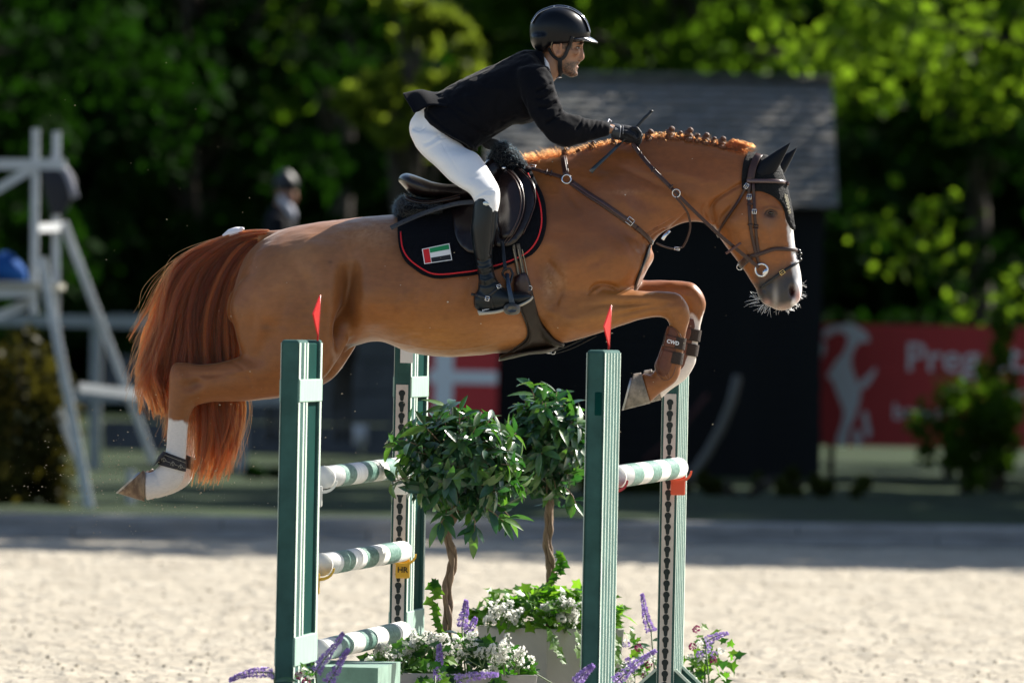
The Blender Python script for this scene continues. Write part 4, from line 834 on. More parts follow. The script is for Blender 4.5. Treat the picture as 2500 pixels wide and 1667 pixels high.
# loose tuft before the ears
n = 420; S = np.zeros((n, 7, 3)); k7 = np.linspace(0, 1, 7)
for i in range(n):
    s_ = rng.normal(0, .012); x0 = 1768 + rng.random() * 46; y0 = np.interp(x0, [1768, 1814], [357, 369]); fl = rng.random()
    P = crom([(x0, y0 + 4), (x0 + 8 + 4 * fl, y0 - 9 - 5 * fl), (x0 + 16 + 10 * fl, y0 - 13 - 3 * fl + rng.normal(0, 2)), (x0 + 20 + 14 * fl + rng.normal(0, 2), y0 - 9 + rng.normal(0, 2.5))], 2)
    S[i] = [tuple(W(q[0], q[1], s_)) for q in P]
hair_obj("mane_tuft", S, .0007, .0003, M_MANE, horse)
# braided buttons
M_BRAID = mat("braided_hair", (.11, .036, .014), rough=.5, bump=(240, .9, .006), noise=.35, nscale=120, sheen=.1)
for x, y, r in ((1379, 372, 9), (1412, 370, 6), (1446, 356, 9), (1500, 343, 9), (1532, 340, 8), (1584, 330, 11), (1636, 323, 11), (1681, 326, 11), (1722, 337, 10), (1762, 346, 10), (1610, 331, 7), (1659, 329, 7), (1702, 335, 7), (1742, 343, 7)):
    r *= 1.18; mb = MB(); R = r / 585.0; small = r < 9
    for j in range(5 if not small else 3):
        a = j * 2.1; mb.ball(W(x + math.cos(a) * r * .35, y + (2 - j) * r * -.42 + r * .2, -.012 + .006 * math.sin(a)), (R * .62, R * .62, R * .5), 12, 8, R=Matrix.Rotation(.5 * (-1) ** j, 3, 'Y'))
    mb.ball(W(x + 1, y + r * 1.15, -.02), (R * .85, R * .7, R * .6), 12, 8); mb.ball(W(x - r * .5, y + r * .9, -.006), (R * .6, R * .7, R * .5), 12, 8)
    if not small: mb.ring(W(x, y + r * .15, -.012), R * .5, R * .16, (0.2, .1, 1), 14, 6)
    mb.build("braid", M_BRAID, horse)
# whiskers on lips and chin
S = []
def wh(x, y, ang, L, sp, n):
    for _ in range(n):
        a = math.radians(ang + rng.normal(0, sp)); l = L * rng.uniform(.45, 1.1); b = rng.normal(0, .18); px = x + rng.normal(0, 5); py = y + rng.normal(0, 4); yy = rng.normal(0, .028); row = []
        for q in np.linspace(0, 1, 7):
            aa = a + b * q; row.append(tuple(W(px + math.cos(aa) * l * q, py - math.sin(aa) * l * q, yy)))
        S.append(row)
wh(1857, 732, 190, 36, 12, 8); wh(1864, 741, 215, 32, 18, 9); wh(1876, 746, 238, 28, 20, 9); wh(1925, 754, 290, 12, 25, 18); wh(1943, 742, 310, 12, 22, 16); wh(1956, 720, 345, 13, 22, 12); wh(1957, 695, 10, 12, 25, 6); wh(1851, 722, 172, 26, 12, 8); wh(1900, 754, 265, 8, 30, 10)
hair_obj("whiskers", np.array(S), .00036, .0002, M_WHISK, horse)

mb = MB()
for x, y, r in ((1093, 737, 2.6), (1174, 790, 1.8), (978, 696, 1.2), (1143, 680, 1.2), (1349, 396, 1.8), (1526, 476, 2.2), (1300, 740, 1.2), (1362, 800, 1.6), (1345, 690, 1.3), (940, 650, 1.0), (1050, 800, 1.1), (700, 690, 1.0), (1690, 388, 1.2), (1812, 523, 1.2)):
    p, n_ = hit(HB, x, y); mb.ball(p, (r / 585, .0012, r / 585 * .7), 6, 5)
mb.build("sand_flecks", mat("pale_grain", (.6, .55, .45), rough=.9), horse, kind="stuff")
# ================================================================== TACK
M_BRN = mat("brown_leather", (.042, .0165, .012), rough=.4, spec=.35, noise=.25, nscale=60, bump=(350, .25, .002), coat=.25, coat_rough=.3)
M_SAD = mat("saddle_leather", (.0125, .0075, .0072), rough=.27, spec=.35, noise=.25, nscale=14, bump=(260, .15, .002), coat=.22, coat_rough=.2)
M_BLKL = mat("black_leather", (.004, .0045, .006), rough=.35, spec=.35, noise=.2, nscale=30, bump=(300, .2, .002), coat=.3, coat_rough=.25)
M_PADF = mat("navy_quilt", (.0032, .004, .007), rough=.9, spec=.15, bump=(95, .8, .006), noise=.3, nscale=70, sheen=.05)
M_FLUFF = mat("navy_fleece", (.0035, .0055, .009), rough=.95, spec=.1, bump=(150, 1., .012), noise=.5, nscale=90, sheen=.25)
M_RED = mat("red_piping", (.62, .008, .012), rough=.5)
M_STEEL = mat("steel", (.72, .72, .74), rough=.16, metal=1.)
M_BRASS = mat("brass", (.72, .52, .22), rough=.2, metal=1.)
M_WHT = mat("white_print", (.80, .80, .82), rough=.6)
# ---- saddle pad
padp = [(970, 520), (971, 576), (976, 610), (989, 638), (1012, 658), (1036, 673), (1068, 681), (1106, 678), (1165, 671), (1221, 655), (1268, 637), (1298, 621), (1323, 590), (1334, 551), (1333, 513), (1326, 480), (1311, 450), (1297, 421), (1280, 404), (1240, 424), (1190, 462), (1140, 492), (1080, 512), (1020, 518)]
quilt = lambda x, y: .0016 * (np.abs(np.sin((x + y * .6) * .26)) * np.abs(np.sin((x * .6 - y) * .26)))
V, F = patch(padp, HB, lift=.004, thick=.011, step=7, mirror=True, fn=quilt)
pad = MB().add(V, F).build("saddle_pad", M_PADF, label="navy quilted saddle pad with red piping and a flag patch on the horse", cat="saddle pad")
PB = bvh_of(HORSE_ME, pad.data)
inset = [(978, 566), (982, 604), (996, 630), (1020, 650), (1050, 667), (1080, 670), (1120, 666), (1165, 660), (1222, 645), (1262, 630), (1290, 614), (1311, 586), (1322, 550), (1321, 512), (1313, 478), (1299, 447), (1289, 424)]
strap("piping", inset, 3.6, .0035, M_RED, PB, pad, lift=.0005, step=7, mirror=True)
# flag patch: four colour fields in a white border, lying on the pad
fl = [(1030, 608), (1097, 594), (1104, 635), (1036, 645)]
def quadmap(u, v): a = np.array(fl, float); return a[0] * (1 - u) * (1 - v) + a[1] * u * (1 - v) + a[2] * u * v + a[3] * (1 - u) * v
fp = empty("flag_patch"); fp.parent = pad
def field(u0, u1, v0, v1, m, lift):
    V = []; F = []; n = 6
    for j in range(n + 1):
        for i in range(n + 1):
            x, y = quadmap(u0 + (u1 - u0) * i / n, v0 + (v1 - v0) * j / n); V.append((x, y))
    P = []
    p0, n0 = hit(PB, 1067, 620)
    n0 = Vector((0, -1, 0)).lerp(n0, .6).normalized()
    for x, y in V:
        q = W(x, y, 0); d = (q - CAMP).normalized(); t = (p0 + n0 * lift - CAMP).dot(n0) / d.dot(n0); P.append(CAMP + d * t)
    for j in range(n):
        for i in range(n): a = j * (n + 1) + i; F.append((a, a + 1, a + n + 2, a + n + 1))
    MB().add(P, F).build("flag_field", m, fp, smooth=False)
field(0, 1, 0, 1, M_WHT, .0135)
field(.03, .25, .05, .95, mat("flag_red", (.60, .004, .008), rough=.6), .0142); field(.27, .97, .05, .34, mat("flag_green", (.0, .24, .075), rough=.6), .0142)
field(.27, .97, .36, .64, M_WHT, .0142); field(.27, .97, .66, .95, mat("flag_black", (.004, .004, .008), rough=.6), .0142)
# ---- saddle
sad = empty("saddle", label="dark brown leather jumping saddle with fleece half pad on the horse", cat="saddle")
seat = [(973, 436, 980, 450, .09, 0), (979, 427, 990, 462, .135, 0), (996, 423, 1006, 476, .17, 0), (1027, 433, 1036, 484, .178, 0), (1053, 443, 1060, 484, .165, 0), (1084, 449, 1090, 484, .15, 0), (1120, 448, 1125, 490, .13, 0), (1160, 424, 1166, 480, .12, 0), (1190, 390, 1198, 470, .105, 0), (1213, 380, 1226, 450, .085, 0), (1228, 388, 1240, 430, .06, 0)]
sm = union([loft(seat, 32, 5, .5, .5, p=2.6)], .006, "seat"); plaplace(sm, 6); link("seat", sm, M_SAD, sad)
pan = [(986, 470, 989, 488, .10, 0), (990, 474, 996, 500, .15, 0), (1018, 484, 1022, 507, .182, 0), (1050, 486, 1054, 506, .182, 0), (1090, 478, 1094, 500, .178, 0), (1120, 470, 1122, 496, .17, 0)]
link("panel", pmesh("panel", *loft(pan, 28, 4, .4, .4, p=2.6)), M_SAD, sad)
for k in range(2):
    st = [(a + 1, b + 4 + k * 6, a + 5, b + 9 + k * 6, w + .004, y) for a, b, c, d, w, y in pan]
    link("welt", pmesh("welt", *loft(st, 24, 4, .2, .2)), M_BRN, sad)
# fleece half pad front and back
fb = [(964, 512, 972, 534, .10, 0), (968, 494, 984, 540, .15, 0), (985, 480, 1000, 538, .185, 0), (1020, 488, 1030, 530, .2, 0), (1070, 492, 1078, 525, .2, 0)]
ff = [(1196, 378, 1200, 410, .05, 0), (1208, 356, 1216, 425, .085, 0), (1226, 346, 1240, 430, .10, 0), (1248, 358, 1262, 428, .11, 0), (1268, 378, 1278, 424, .11, 0), (1282, 396, 1290, 420, .09, 0)]
for st in (fb, ff):
    fm = union([loft(st, 30, 5, .4, .4)], .005, "fleece"); V = coords(fm); N_ = normals(fm); setco(fm, V + N_ * ((vnoise(V, 120, 5) - .5) * .012)[:, None]); fo = link("fleece", fm, M_FLUFF, sad)
    S = []; V = coords(fm); N_ = normals(fm)
    for i in rng.integers(0, len(V), 3500):
        d = N_[i] + rng.normal(0, .5, 3); l = rng.uniform(.004, .011); S.append([V[i], V[i] + d * l * .6, V[i] + d * l + rng.normal(0, .002, 3)])
    hair_obj("fleece_fibres", np.array(S), .0005, .0003, hair_mat("fleece_fibre", (.004, .008, .012), rough=.5, var=.3), fo)
# pommel pad visible over the far knee
MB().ball(W(1200, 352, .02), (.039, .03, .0235), 20, 12).build("pommel_pad", mat("rubber_grip", (.05, .05, .052), rough=.8, bump=(260, 1., .01), stretch=(1, 1, 2)), sad)
rear_flap = [(1096, 468), (1101, 494), (1105, 530), (1110, 566), (1118, 592), (1130, 608), (1150, 620), (1190, 616), (1215, 590), (1225, 540), (1215, 480), (1190, 462), (1140, 458), (1115, 462)]
def both(VF, nm, m, parent):
    V, F = VF; MB().add([(v[0], -v[1], v[2]) for v in V], [f[::-1] for f in F]).build(nm, m, parent); return MB().add(V, F).build(nm, m, parent)
both(patch(rear_flap, PB, lift=.008, thick=.008, step=9), "flap", M_SAD, sad)
front_flap = [(1200, 430), (1240, 405), (1268, 412), (1290, 432), (1304, 452), (1309, 478), (1304, 511), (1292, 545), (1277, 572), (1255, 596), (1232, 604), (1205, 600), (1190, 560), (1188, 500)]
fo = both(patch(front_flap, PB, lift=.010, thick=.008, step=9), "flap", M_SAD, sad)
SB = bvh_of(HORSE_ME, pad.data, fo.data)
kb = [(1243, 414), (1262, 432), (1275, 455), (1282, 486), (1280, 516), (1270, 548), (1256, 570), (1244, 582), (1222, 580), (1214, 540), (1214, 480), (1225, 435)]
def kfn(x, y): return .020 * np.exp(-((x - 1250) / 24) ** 2 - ((y - 490) / 75) ** 2)
ko = both(patch(kb, SB, lift=.003, thick=.012, step=7, fn=kfn), "knee_block", M_SAD, sad)
SB = bvh_of(HORSE_ME, pad.data, fo.data, ko.data)
for off in (0, -7): strap("welt", [(1243 + off, 416), (1261 + off, 434), (1273 + off, 457), (1279 + off, 487), (1277 + off, 515), (1267 + off, 546), (1250 + off, 574), (1232 + off, 600)], 2.6, .004, M_BRN, SB, sad, lift=.001, step=6)
strap("flap_edge", [(1266, 413), (1288, 433), (1302, 453), (1307, 478), (1302, 511), (1290, 545), (1275, 572)], 2.4, .003, M_BRN, SB, sad, lift=.001, step=6)
# stud on the pommel, loose stirrup leather tail
YS = min(hit(SB, 1180, 560)[0].y, hit(SB, 1180, 620)[0].y)
p, n_ = hit(SB, 1218, 400); MB().ball(p - Vector((0, .006, 0)), (.010, .006, .007)).build("stud", M_STEEL, sad)
def airstrap(name, pts, wpx, thick, m, parent, nrm=(0, -1, 0), step=6, widths=None):
    R = crom(pts, 8); P = [W(*r) for r in R]; return MB().add(*strap_mesh(P, [Vector(nrm)] * len(P), wpx / 585., thick)).build(name, m, parent)
M_NAVL = mat("navy_leather", (.022, .024, .032), rough=.5, noise=.3, nscale=60, bump=(300, .3, .002))
lt = airstrap("leather_end", [(954, 557, YS - .01), (985, 542, YS - .005), (1030, 523, YS + .02), (1075, 508, YS + .02), (1120, 497, YS + .01), (1158, 494, YS)], 11, .004, M_NAVL, sad, nrm=(0, -1, .25))
mb = MB()
for k in range(9):
    t = .12 + k * .085; q = crom([(954, 557), (985, 542), (1030, 523), (1075, 508), (1120, 497), (1158, 494)], 20); c = q[int(t * (len(q) - 1))]; yv = np.interp(c[0], [954, 985, 1030, 1158], [YS - .01, YS - .005, YS + .02, YS]) - .006
    mb.ball(W(c[0], c[1], yv), (.0024, .001, .0024), 8, 6)
mb.build("punched_holes", mat("hole_dark", (.003, .003, .004), rough=.9), lt)
# ---- girth with belly guard
gir = empty("girth", label="brown leather belly guard girth buckled under the horse", cat="girth")
gp = [(1262, 672), (1282, 668), (1296, 708), (1306, 745), (1320, 780), (1338, 806), (1356, 826), (1378, 840), (1366, 850), (1345, 858), (1300, 862), (1262, 868), (1232, 877), (1220, 880), (1240, 860), (1262, 845), (1282, 830), (1289, 815), (1285, 792), (1273, 764), (1266, 720)]
M_GIR = mat("girth_leather", (.020, .0125, .0085), rough=.42, spec=.35, noise=.25, nscale=30, bump=(200, .25, .002))
go = both(patch(gp, HB, lift=.010, thick=.010, step=7), "belly_guard", M_GIR, gir)
# guard skirt hanging below the brisket
sk = [(1222, 868, 1218, 882, .10, 0), (1250, 858, 1248, 876, .13, 0), (1290, 852, 1292, 866, .15, 0), (1330, 845, 1335, 862, .13, 0), (1360, 838, 1362, 852, .09, 0)]
link("belly_guard", pmesh("belly_guard", *loft(sk, 24, 4, .3, .3)), M_GIR, gir)
mbv = bvh_of(HORSE_ME, go.data)
strap("guard_edge", [(1268, 722), (1275, 764), (1287, 792), (1291, 814), (1284, 831), (1264, 846), (1240, 860), (1222, 876)], 4, .004, M_SAD, mbv, gir, lift=.001)
for dx, w in ((0, 7), (12, 9)): strap("billet", [(1252 + dx, 596), (1258 + dx, 630), (1266 + dx, 676)], w, .004, mat("billet_strap", (.085, .066, .045), rough=.55, bump=(200, .3, .002)), SB, gir, lift=.004)
for dx in (-1, 10, 20): strap("stitching", [(1254 + dx, 610), (1260 + dx, 640), (1267 + dx, 676)], 1.6, .0045, mat("cream_thread", (.40, .33, .22), rough=.8), SB, gir, lift=.006)
both(patch([(1254, 676), (1282, 670), (1290, 700), (1294, 712), (1262, 716)], mbv, lift=.010, thick=.008, step=6), "buckle_flap", mat("oxblood_leather", (.032, .010, .009), rough=.4, coat=.2), gir)
p, n_ = hit(mbv, 1291, 702); MB().ring(p + n_ * .016, .010, .002, n_, 16, 6).build("buckle", M_STEEL, gir)
p = W(1345, 862, -.03); mb = MB().bar(p, W(1333, 861, -.03), .006); mb.ring(W(1350, 859, -.03), .009, .0022, (0, 1, 0), 16, 6); mb.build("snap_hook", M_STEEL, gir)
airstrap("girth_strap", [(1350, 858, -.03), (1385, 845, -.03), (1420, 828, -.05), (1450, 812, -.06)], 4, .003, M_BLKL, gir)
airstrap("girth_strap", [(1352, 864, -.02), (1392, 852, -.02), (1430, 834, -.04), (1456, 820, -.05)], 2.4, .003, M_BLKL, gir)
mb = MB()
# ---- breastplate
bp = empty("breastplate", label="brown leather breastplate with steel rings round the chest of the horse", cat="breastplate")
strap("saddle_strap", [(1266, 406), (1300, 414), (1336, 424), (1372, 434)], 9, .005, M_BRN, PB, bp, lift=.003)
strap("neck_strap", [(1376, 383), (1378, 400), (1382, 428)], 15, .005, M_BRN, HB, bp, lift=.002, mirror=True); strap("neck_strap_ridge", [(1376, 385), (1379, 402), (1383, 427)], 6, .009, M_BRN, HB, bp, lift=.002)
strap("shoulder_strap", [(1394, 446), (1430, 472), (1480, 504), (1533, 541)], 15, .005, M_BRN, HB, bp, lift=.002, mirror=True); strap("shoulder_strap_ridge", [(1396, 448), (1432, 473), (1482, 505), (1531, 540)], 6, .010, mat("oxblood_ridge", (.045, .013, .013), rough=.3, coat=.4), HB, bp, lift=.002)
strap("shoulder_strap_end", [(1530, 538), (1560, 562), (1580, 580), (1590, 593)], 11, .006, M_BRN, HB, bp, lift=.003, mirror=True)
strap("chest_strap", [(1584, 600), (1574, 630), (1562, 660), (1551, 690), (1548, 706)], 9, .006, M_BLKL, HB, bp, lift=.003)
def ringat(x, y, R, r, b, m, parent, name="ring"):
    p, n_ = hit(b, x, y); n2 = (n_ + Vector((0, -1, 0))).normalized(); MB().ring(p + n2 * .009, R / 585, r / 585, n2, 28, 8).build(name, m, parent)
ringat(1383, 439, 11, 2.0, HB, M_STEEL, bp)
def buckle(x, y, ang, w, h, b, m, parent, lift=.010, yfix=None):
    if yfix is None: p, n_ = hit(b, x, y); n2 = (n_ + Vector((0, -1, 0)) * .6).normalized(); o = p + n2 * lift
    else: o = W(x, y, yfix); n2 = Vector((0, -1, 0))
    a = math.radians(ang); X_ = Vector((math.cos(a), 0, -math.sin(a))); X_ = (X_ - n2 * X_.dot(n2)).normalized(); Y_ = n2.cross(X_); w /= 585; h /= 585
    C_ = [o + X_ * u * w / 2 + Y_ * v * h / 2 for u, v in ((-1, -1), (1, -1), (1, 1), (-1, 1))]; r = .0017; mb = MB()
    mb.tube([C_[0], C_[1]], r, 8); mb.tube([C_[1], C_[2]], r, 8); mb.tube([C_[2], C_[3]], r, 8); mb.tube([C_[3], C_[0]], r, 8); mb.tube([o - X_ * w / 2, o + X_ * w / 2], r * .8, 8)
    for c in C_: mb.ball(c, r, 8, 6)
    mb.build("buckle", m, parent)
buckle(1537, 540, 37, 17, 16, HB, M_STEEL, bp); buckle(1300, 411, 16, 14, 12, PB, M_STEEL, bp); buckle(1262, 405, 10, 16, 10, PB, M_STEEL, bp, lift=.014)
for x, y in ((1335, 423), (1346, 426)): strap("keeper", [(x + 1, y - 6), (x - 2, y + 6)], 4, .008, M_BRN, HB, bp, lift=.003)
strap("keeper", [(1556, 552), (1550, 562)], 4, .009, M_BRN, HB, bp, lift=.003)
# martingale loop below the neck
yl = -.10
airstrap("martingale_fork", [(1650, 482, -.17), (1668, 503, -.16), (1681, 526, -.14), (1685, 555, -.12), (1678, 582, -.10), (1667, 603, -.08)], 5.5, .004, M_BRN, bp)
airstrap("martingale_fork", [(1667, 604, -.08), (1645, 608, -.07), (1622, 603, -.05), (1602, 594, -.04)], 6, .004, mat("worn_leather", (.14, .10, .075), rough=.5), bp, nrm=(0, -.5, 1))
airstrap("martingale_stop", [(1617, 585, -.03), (1624, 574, -.03), (1634, 563, -.02)], 9, .006, M_STEEL, bp)
buckle(1653, 607, 5, 12, 7, None, M_STEEL, bp, yfix=-.08)
MB().ring(W(1589, 592, -.06), .010, .0025, (.3, 1, 0), 18, 6).build("ring", M_STEEL, bp)
# ---- ear bonnet
bon = empty("ear_bonnet", label="black crocheted ear bonnet on the head of the horse", cat="ear bonnet")
M_KNIT = mat("black_crochet", (.0035, .0045, .006), rough=.75, spec=.25, bump=(210, 1., .008), noise=.4, nscale=160, sheen=.1)
M_EARC = mat("ear_cloth", (.0022, .0035, .007), rough=.6, spec=.2, bump=(300, .3, .002), sheen=.08)
bpoly = [(1832, 366), (1816, 392), (1811, 425), (1811, 447), (1815, 466), (1843, 467), (1862, 469), (1885, 479), (1903, 494), (1913, 512), (1920, 540), (1932, 560), (1936, 556), (1932, 528), (1926, 494), (1916, 450), (1909, 430), (1900, 406), (1880, 388), (1850, 376)]
V, F = patch(bpoly, HB, lift=.004, thick=.006, step=5, mirror=True, fn=lambda x, y: .0012 * np.sin(x * .9) * np.sin(y * .9)); bo = MB().add(V, F).build("knit_hood", M_KNIT, bon)
for st in (EAR_N, EAR_F):
    em = union([loft(st, 28, 5, .3, .3)], .0035, "ear_cover"); plaplace(em, 4)
    V = coords(em); X, Y = proj(V); N_ = normals(em); near = N_[:, 1] < -.2   # cupped inner side
    link("ear_cover", em, M_EARC, bon)
p_, n_ = hit(bvh_of(bo.data), 1918, 495)
# gold thread stitched motif on the forehead flap
BB = bvh_of(HORSE_ME, bo.data); mb = MB()
for i in range(60):
    t = i / 59; x = 1917 + 11 * t + math.sin(i * 1.9) * 3; y = 475 + 45 * t + math.cos(i * 1.3) * 2
    p, n_ = hit(BB, min(x, np.interp(y, [470, 530], [1921, 1931])), y); mb.ball(p + n_ * .001, (.003, .0018, .003), 6, 5)
mb.build("embroidery", mat("pale_thread", (.42, .38, .28), rough=.6), bon)
# ---- bridle
bri = empty("bridle", label="brown leather bridle with flash noseband and silver bit ring on the horse head", cat="bridle")
strap("crownpiece", [(1853, 380), (1843, 398), (1836, 418), (1832, 440)], 18, .007, M_BRN, BB, bri, lift=.003, mirror=True)
strap("browband", [(1823, 442), (1850, 443), (1880, 443), (1905, 445), (1922, 448)], 9.5, .009, mat("browband_leather", (.085, .045, .042), rough=.28, coat=.6, coat_rough=.15), BB, bri, lift=.003, mirror=True)
strap("cheekpiece", [(1831, 447), (1829, 475), (1829, 503), (1831, 546), (1835, 572), (1844, 612), (1854, 648)], 7.5, .006, M_BRN, BB, bri, lift=.003, mirror=True)
strap("cheekpiece", [(1839, 447), (1841, 480), (1842, 515), (1844, 546), (1848, 590), (1853, 621)], 7, .005, M_BRN, BB, bri, lift=.002, mirror=True)
strap("throatlash", [(1824, 452), (1806, 488), (1783, 524), (1772, 540), (1757, 564), (1750, 580)], 6.5, .005, M_BRN, BB, bri, lift=.003, mirror=True)
strap("noseband", [(1829, 626), (1848, 622), (1868, 615), (1888, 608), (1915, 608), (1938, 610), (1950, 612)], 9.5, .008, M_BRN, HB, bri, lift=.003, mirror=True)
strap("jaw_pad", [(1806, 650), (1822, 634), (1832, 626)], 17, .007, M_BRN, HB, bri, lift=.003, mirror=True)
strap("flash_strap", [(1952, 636), (1930, 651), (1907, 666), (1888, 680), (1872, 691), (1857, 702)], 6.5, .006, M_BLKL, HB, bri, lift=.003, mirror=True)
MB().ring(W(1806, 652, -.02), .012, .0018, (0, 1, 0.2), 18, 6).build("ring", M_STEEL, bri)
mb = MB()
for k in range(4): mb.ball(W(1950 + (k % 2) * 3, 612 + k * 7, 0), (.010, .012, .007), 10, 6)
mb.build("nose_knot", M_BLKL, bri)
buckle(1823, 455, 120, 12, 9, BB, M_STEEL, bri); buckle(1830, 482, 90, 12, 10, BB, M_STEEL, bri); buckle(1841, 517, 90, 10, 10, BB, M_STEEL, bri); buckle(1909, 665, 145, 12, 9, HB, M_BRASS, bri)
for x, y in ((1831, 500), (1831, 548), (1845, 550), (1845, 556)): strap("keeper", [(x - 6, y), (x + 6, y)], 4, .010, M_BRN, BB, bri, lift=.003)
p, n_ = hit(HB, 1859, 659)
bt = p - Vector((0, .016, 0)); mb = MB().ring(bt, 15 / 585, 2.6 / 585, (.1, 1, 0), 32, 10); mb.ball(bt + Vector((9 / 585, -.004, -5 / 585)), (.011, .008, .017), 14, 10, R=Matrix.Rotation(.5, 3, 'Y')); mb.build("bit_ring", M_STEEL, bri); MB().ring(Vector((bt.x, -bt.y, bt.z)), 15 / 585, 2.6 / 585, (.1, -1, 0), 32, 10).build("bit_ring", M_STEEL, bri)
# reins: near rein from hand to bit, far rein behind the neck
HANDY = hit(HB, 1540, 372)[0].y - .035
rp = [(1544, 350, HANDY), (1562, 376, HANDY - .01), (1594, 414, -.155), (1640, 460, -.165), (1684, 505, -.165), (1750, 568, -.15), (1793, 604, -.125), (1852, 653, bt.y - .003)]
airstrap("rein", rp[:4], 9.5, .005, M_BRN, bri, nrm=(0.1, -1, .15)); airstrap("rein", [rp[3], rp[4], rp[5], rp[6], rp[7]], 8.5, .004, M_BRN, bri, nrm=(0, -1, 0))
airstrap("rein", [(a, b, -c + .02) for a, b, c in rp], 9, .004, M_BRN, bri, nrm=(0, 1, 0))
for x, y, yy in ((1561, 372, HANDY - .014), (1595, 415, -.162), (1638, 456, -.171)): airstrap("rein_stop", [(x + 5, y - 5, yy), (x, y, yy), (x - 5, y + 5, yy)], 4, .008, M_BRN, bri)
airstrap("rein_stopper", [(1772, 619, -.135), (1791, 606, -.134), (1809, 593, -.133)], 6.5, .010, mat("rubber_brown", (.10, .04, .03), rough=.6), bri)
MB().ring(W(1651, 472, -.172), .0165, .0022, (.2, 1, .1), 24, 8).build("ring", M_STEEL, bri)
# ---- tendon boots on the forelegs, fetlock boots behind
M_BOOT = mat("boot_leather", (.125, .040, .021), rough=.45, spec=.3, noise=.25, nscale=18, bump=(180, .25, .002), coat=.06, coat_rough=.3)
M_VEL = mat("velcro", (.045, .030, .024), rough=.95, bump=(420, 1., .006), noise=.4, nscale=260)
M_PIP = mat("boot_piping", (.07, .025, .016), rough=.4)
def shell(st, grow, off, m, name, parent, nr=30, p=2.4):
    V, F = loft([(a + (grow if a > c else -grow) * 0 + (a - c) * grow, b + (b - d) * grow, c - (a - c) * grow, d - (b - d) * grow, w * (1 + 2 * grow) + .003, y) for a, b, c, d, w, y in st], nr, 5, .05, .05, p=p, off=off)
    return MB().add(V, F).build(name, m, parent)
def legboot(label, s, o, logo):
    t = empty("tendon_boot", label=label, cat="horse boot", group="leather tendon boots on the forelegs")
    y = s * .125; sh = lambda rows, dx=0: [(a + o[0], b + o[1], c + o[0], d + o[1], w, y) for a, b, c, d, w in rows]
    cup = sh([(1660, 800, 1630, 796, .034), (1664, 818, 1626, 806, .036), (1659, 850, 1617, 838, .036), (1652, 880, 1606, 870, .038), (1644, 905, 1598, 890, .043), (1636, 925, 1600, 905, .042), (1625, 936, 1608, 918, .034)])
    shell(cup, .0, (0, 0), M_BOOT, "cup", t)
    pad_ = sh([(1648, 880, 1607, 868, .047), (1643, 897, 1600, 886, .050), (1637, 915, 1602, 902, .049), (1626, 927, 1610, 915, .036)]); shell(pad_, 0, (0, 0), M_BOOT, "strike_pad", t)
    for (a, b) in ((822, 850), (858, 886)):
        c0 = lambda yy: np.interp(yy, [800, 850, 886, 910], [1678, 1670, 1664, 1661]); c1 = lambda yy: np.interp(yy, [800, 840, 875, 900], [1628, 1619, 1609, 1600])
        shell(sh([(c0(a) + 2, a + 5, c1(a) - 1, a - 4, .041), (c0((a + b) / 2) + 2, (a + b) / 2 + 5, c1((a + b) / 2) - 1, (a + b) / 2 - 5, .042), (c0(b) + 2, b + 5, c1(b) - 1, b - 6, .043)]), 0, (0, 0), M_VEL, "velcro_band", t)
        tb = sh([(1653 - (a - 822) * .25, a + 2, c1(a) + 2, a - 4, .045), (1652 - (a - 822) * .28, (a + b) / 2, c1((a + b) / 2) + 2, (a + b) / 2 - 5, .047), (1648 - (a - 822) * .28, b - 1, c1(b) + 2, b - 7, .047)]); tb = [(p, q, r, u, w, y + s * .0005) for p, q, r, u, w, _ in tb]
        to = shell(tb, 0, (0, 0), M_BOOT, "strap_tab", t, p=5)
        if logo and a == 822:
            me_ = text_mesh("CWD", .021, .0008, .0006); x_ = Vector((.97, 0, -.22)).normalized(); n_ = Vector((0, -1, 0)); y_ = n_.cross(x_)
            place_frame(me_, W(1643, 836, y - .050), x_, y_, n_); link("logo", me_, M_WHT, to, smooth=False)
    if logo:   # stitched leaf emblem on the strike pad
        P = []
        for k in range(25):
            a = 2 * math.pi * k / 24; u = math.cos(a); v = math.sin(a) * .42 * (1 - .2 * u); P.append(W(1629 + u * 4 + v * 10, 915 + u * 11 - v * 4, y - .0465))
        MB().tube(P, .0009, 6).build("stitched_leaf", mat("tan_thread", (.30, .14, .09), rough=.7), t)
        strapP = [W(x, yy, y - .045) for x, yy in crom([(1632, 797), (1648, 803), (1660, 816), (1664, 826)], 5)]; MB().tube(strapP, .0016, 6).build("piping", M_PIP, t)
        strapP = [W(x, yy, y - .047) for x, yy in crom([(1601, 890), (1604, 910), (1622, 928), (1640, 920), (1650, 895)], 5)]; MB().tube(strapP, .0014, 6).build("piping", M_PIP, t)
legboot("brown leather tendon boot with CWD lettering on the chestnut foreleg", -1, (0, 0), True)
legboot("brown leather tendon boot with dark straps on the white socked foreleg", 1, FO2, False)
M_FB = mat("fetlock_boot_fabric", (.030, .025, .026), rough=.8, bump=(300, .6, .003))
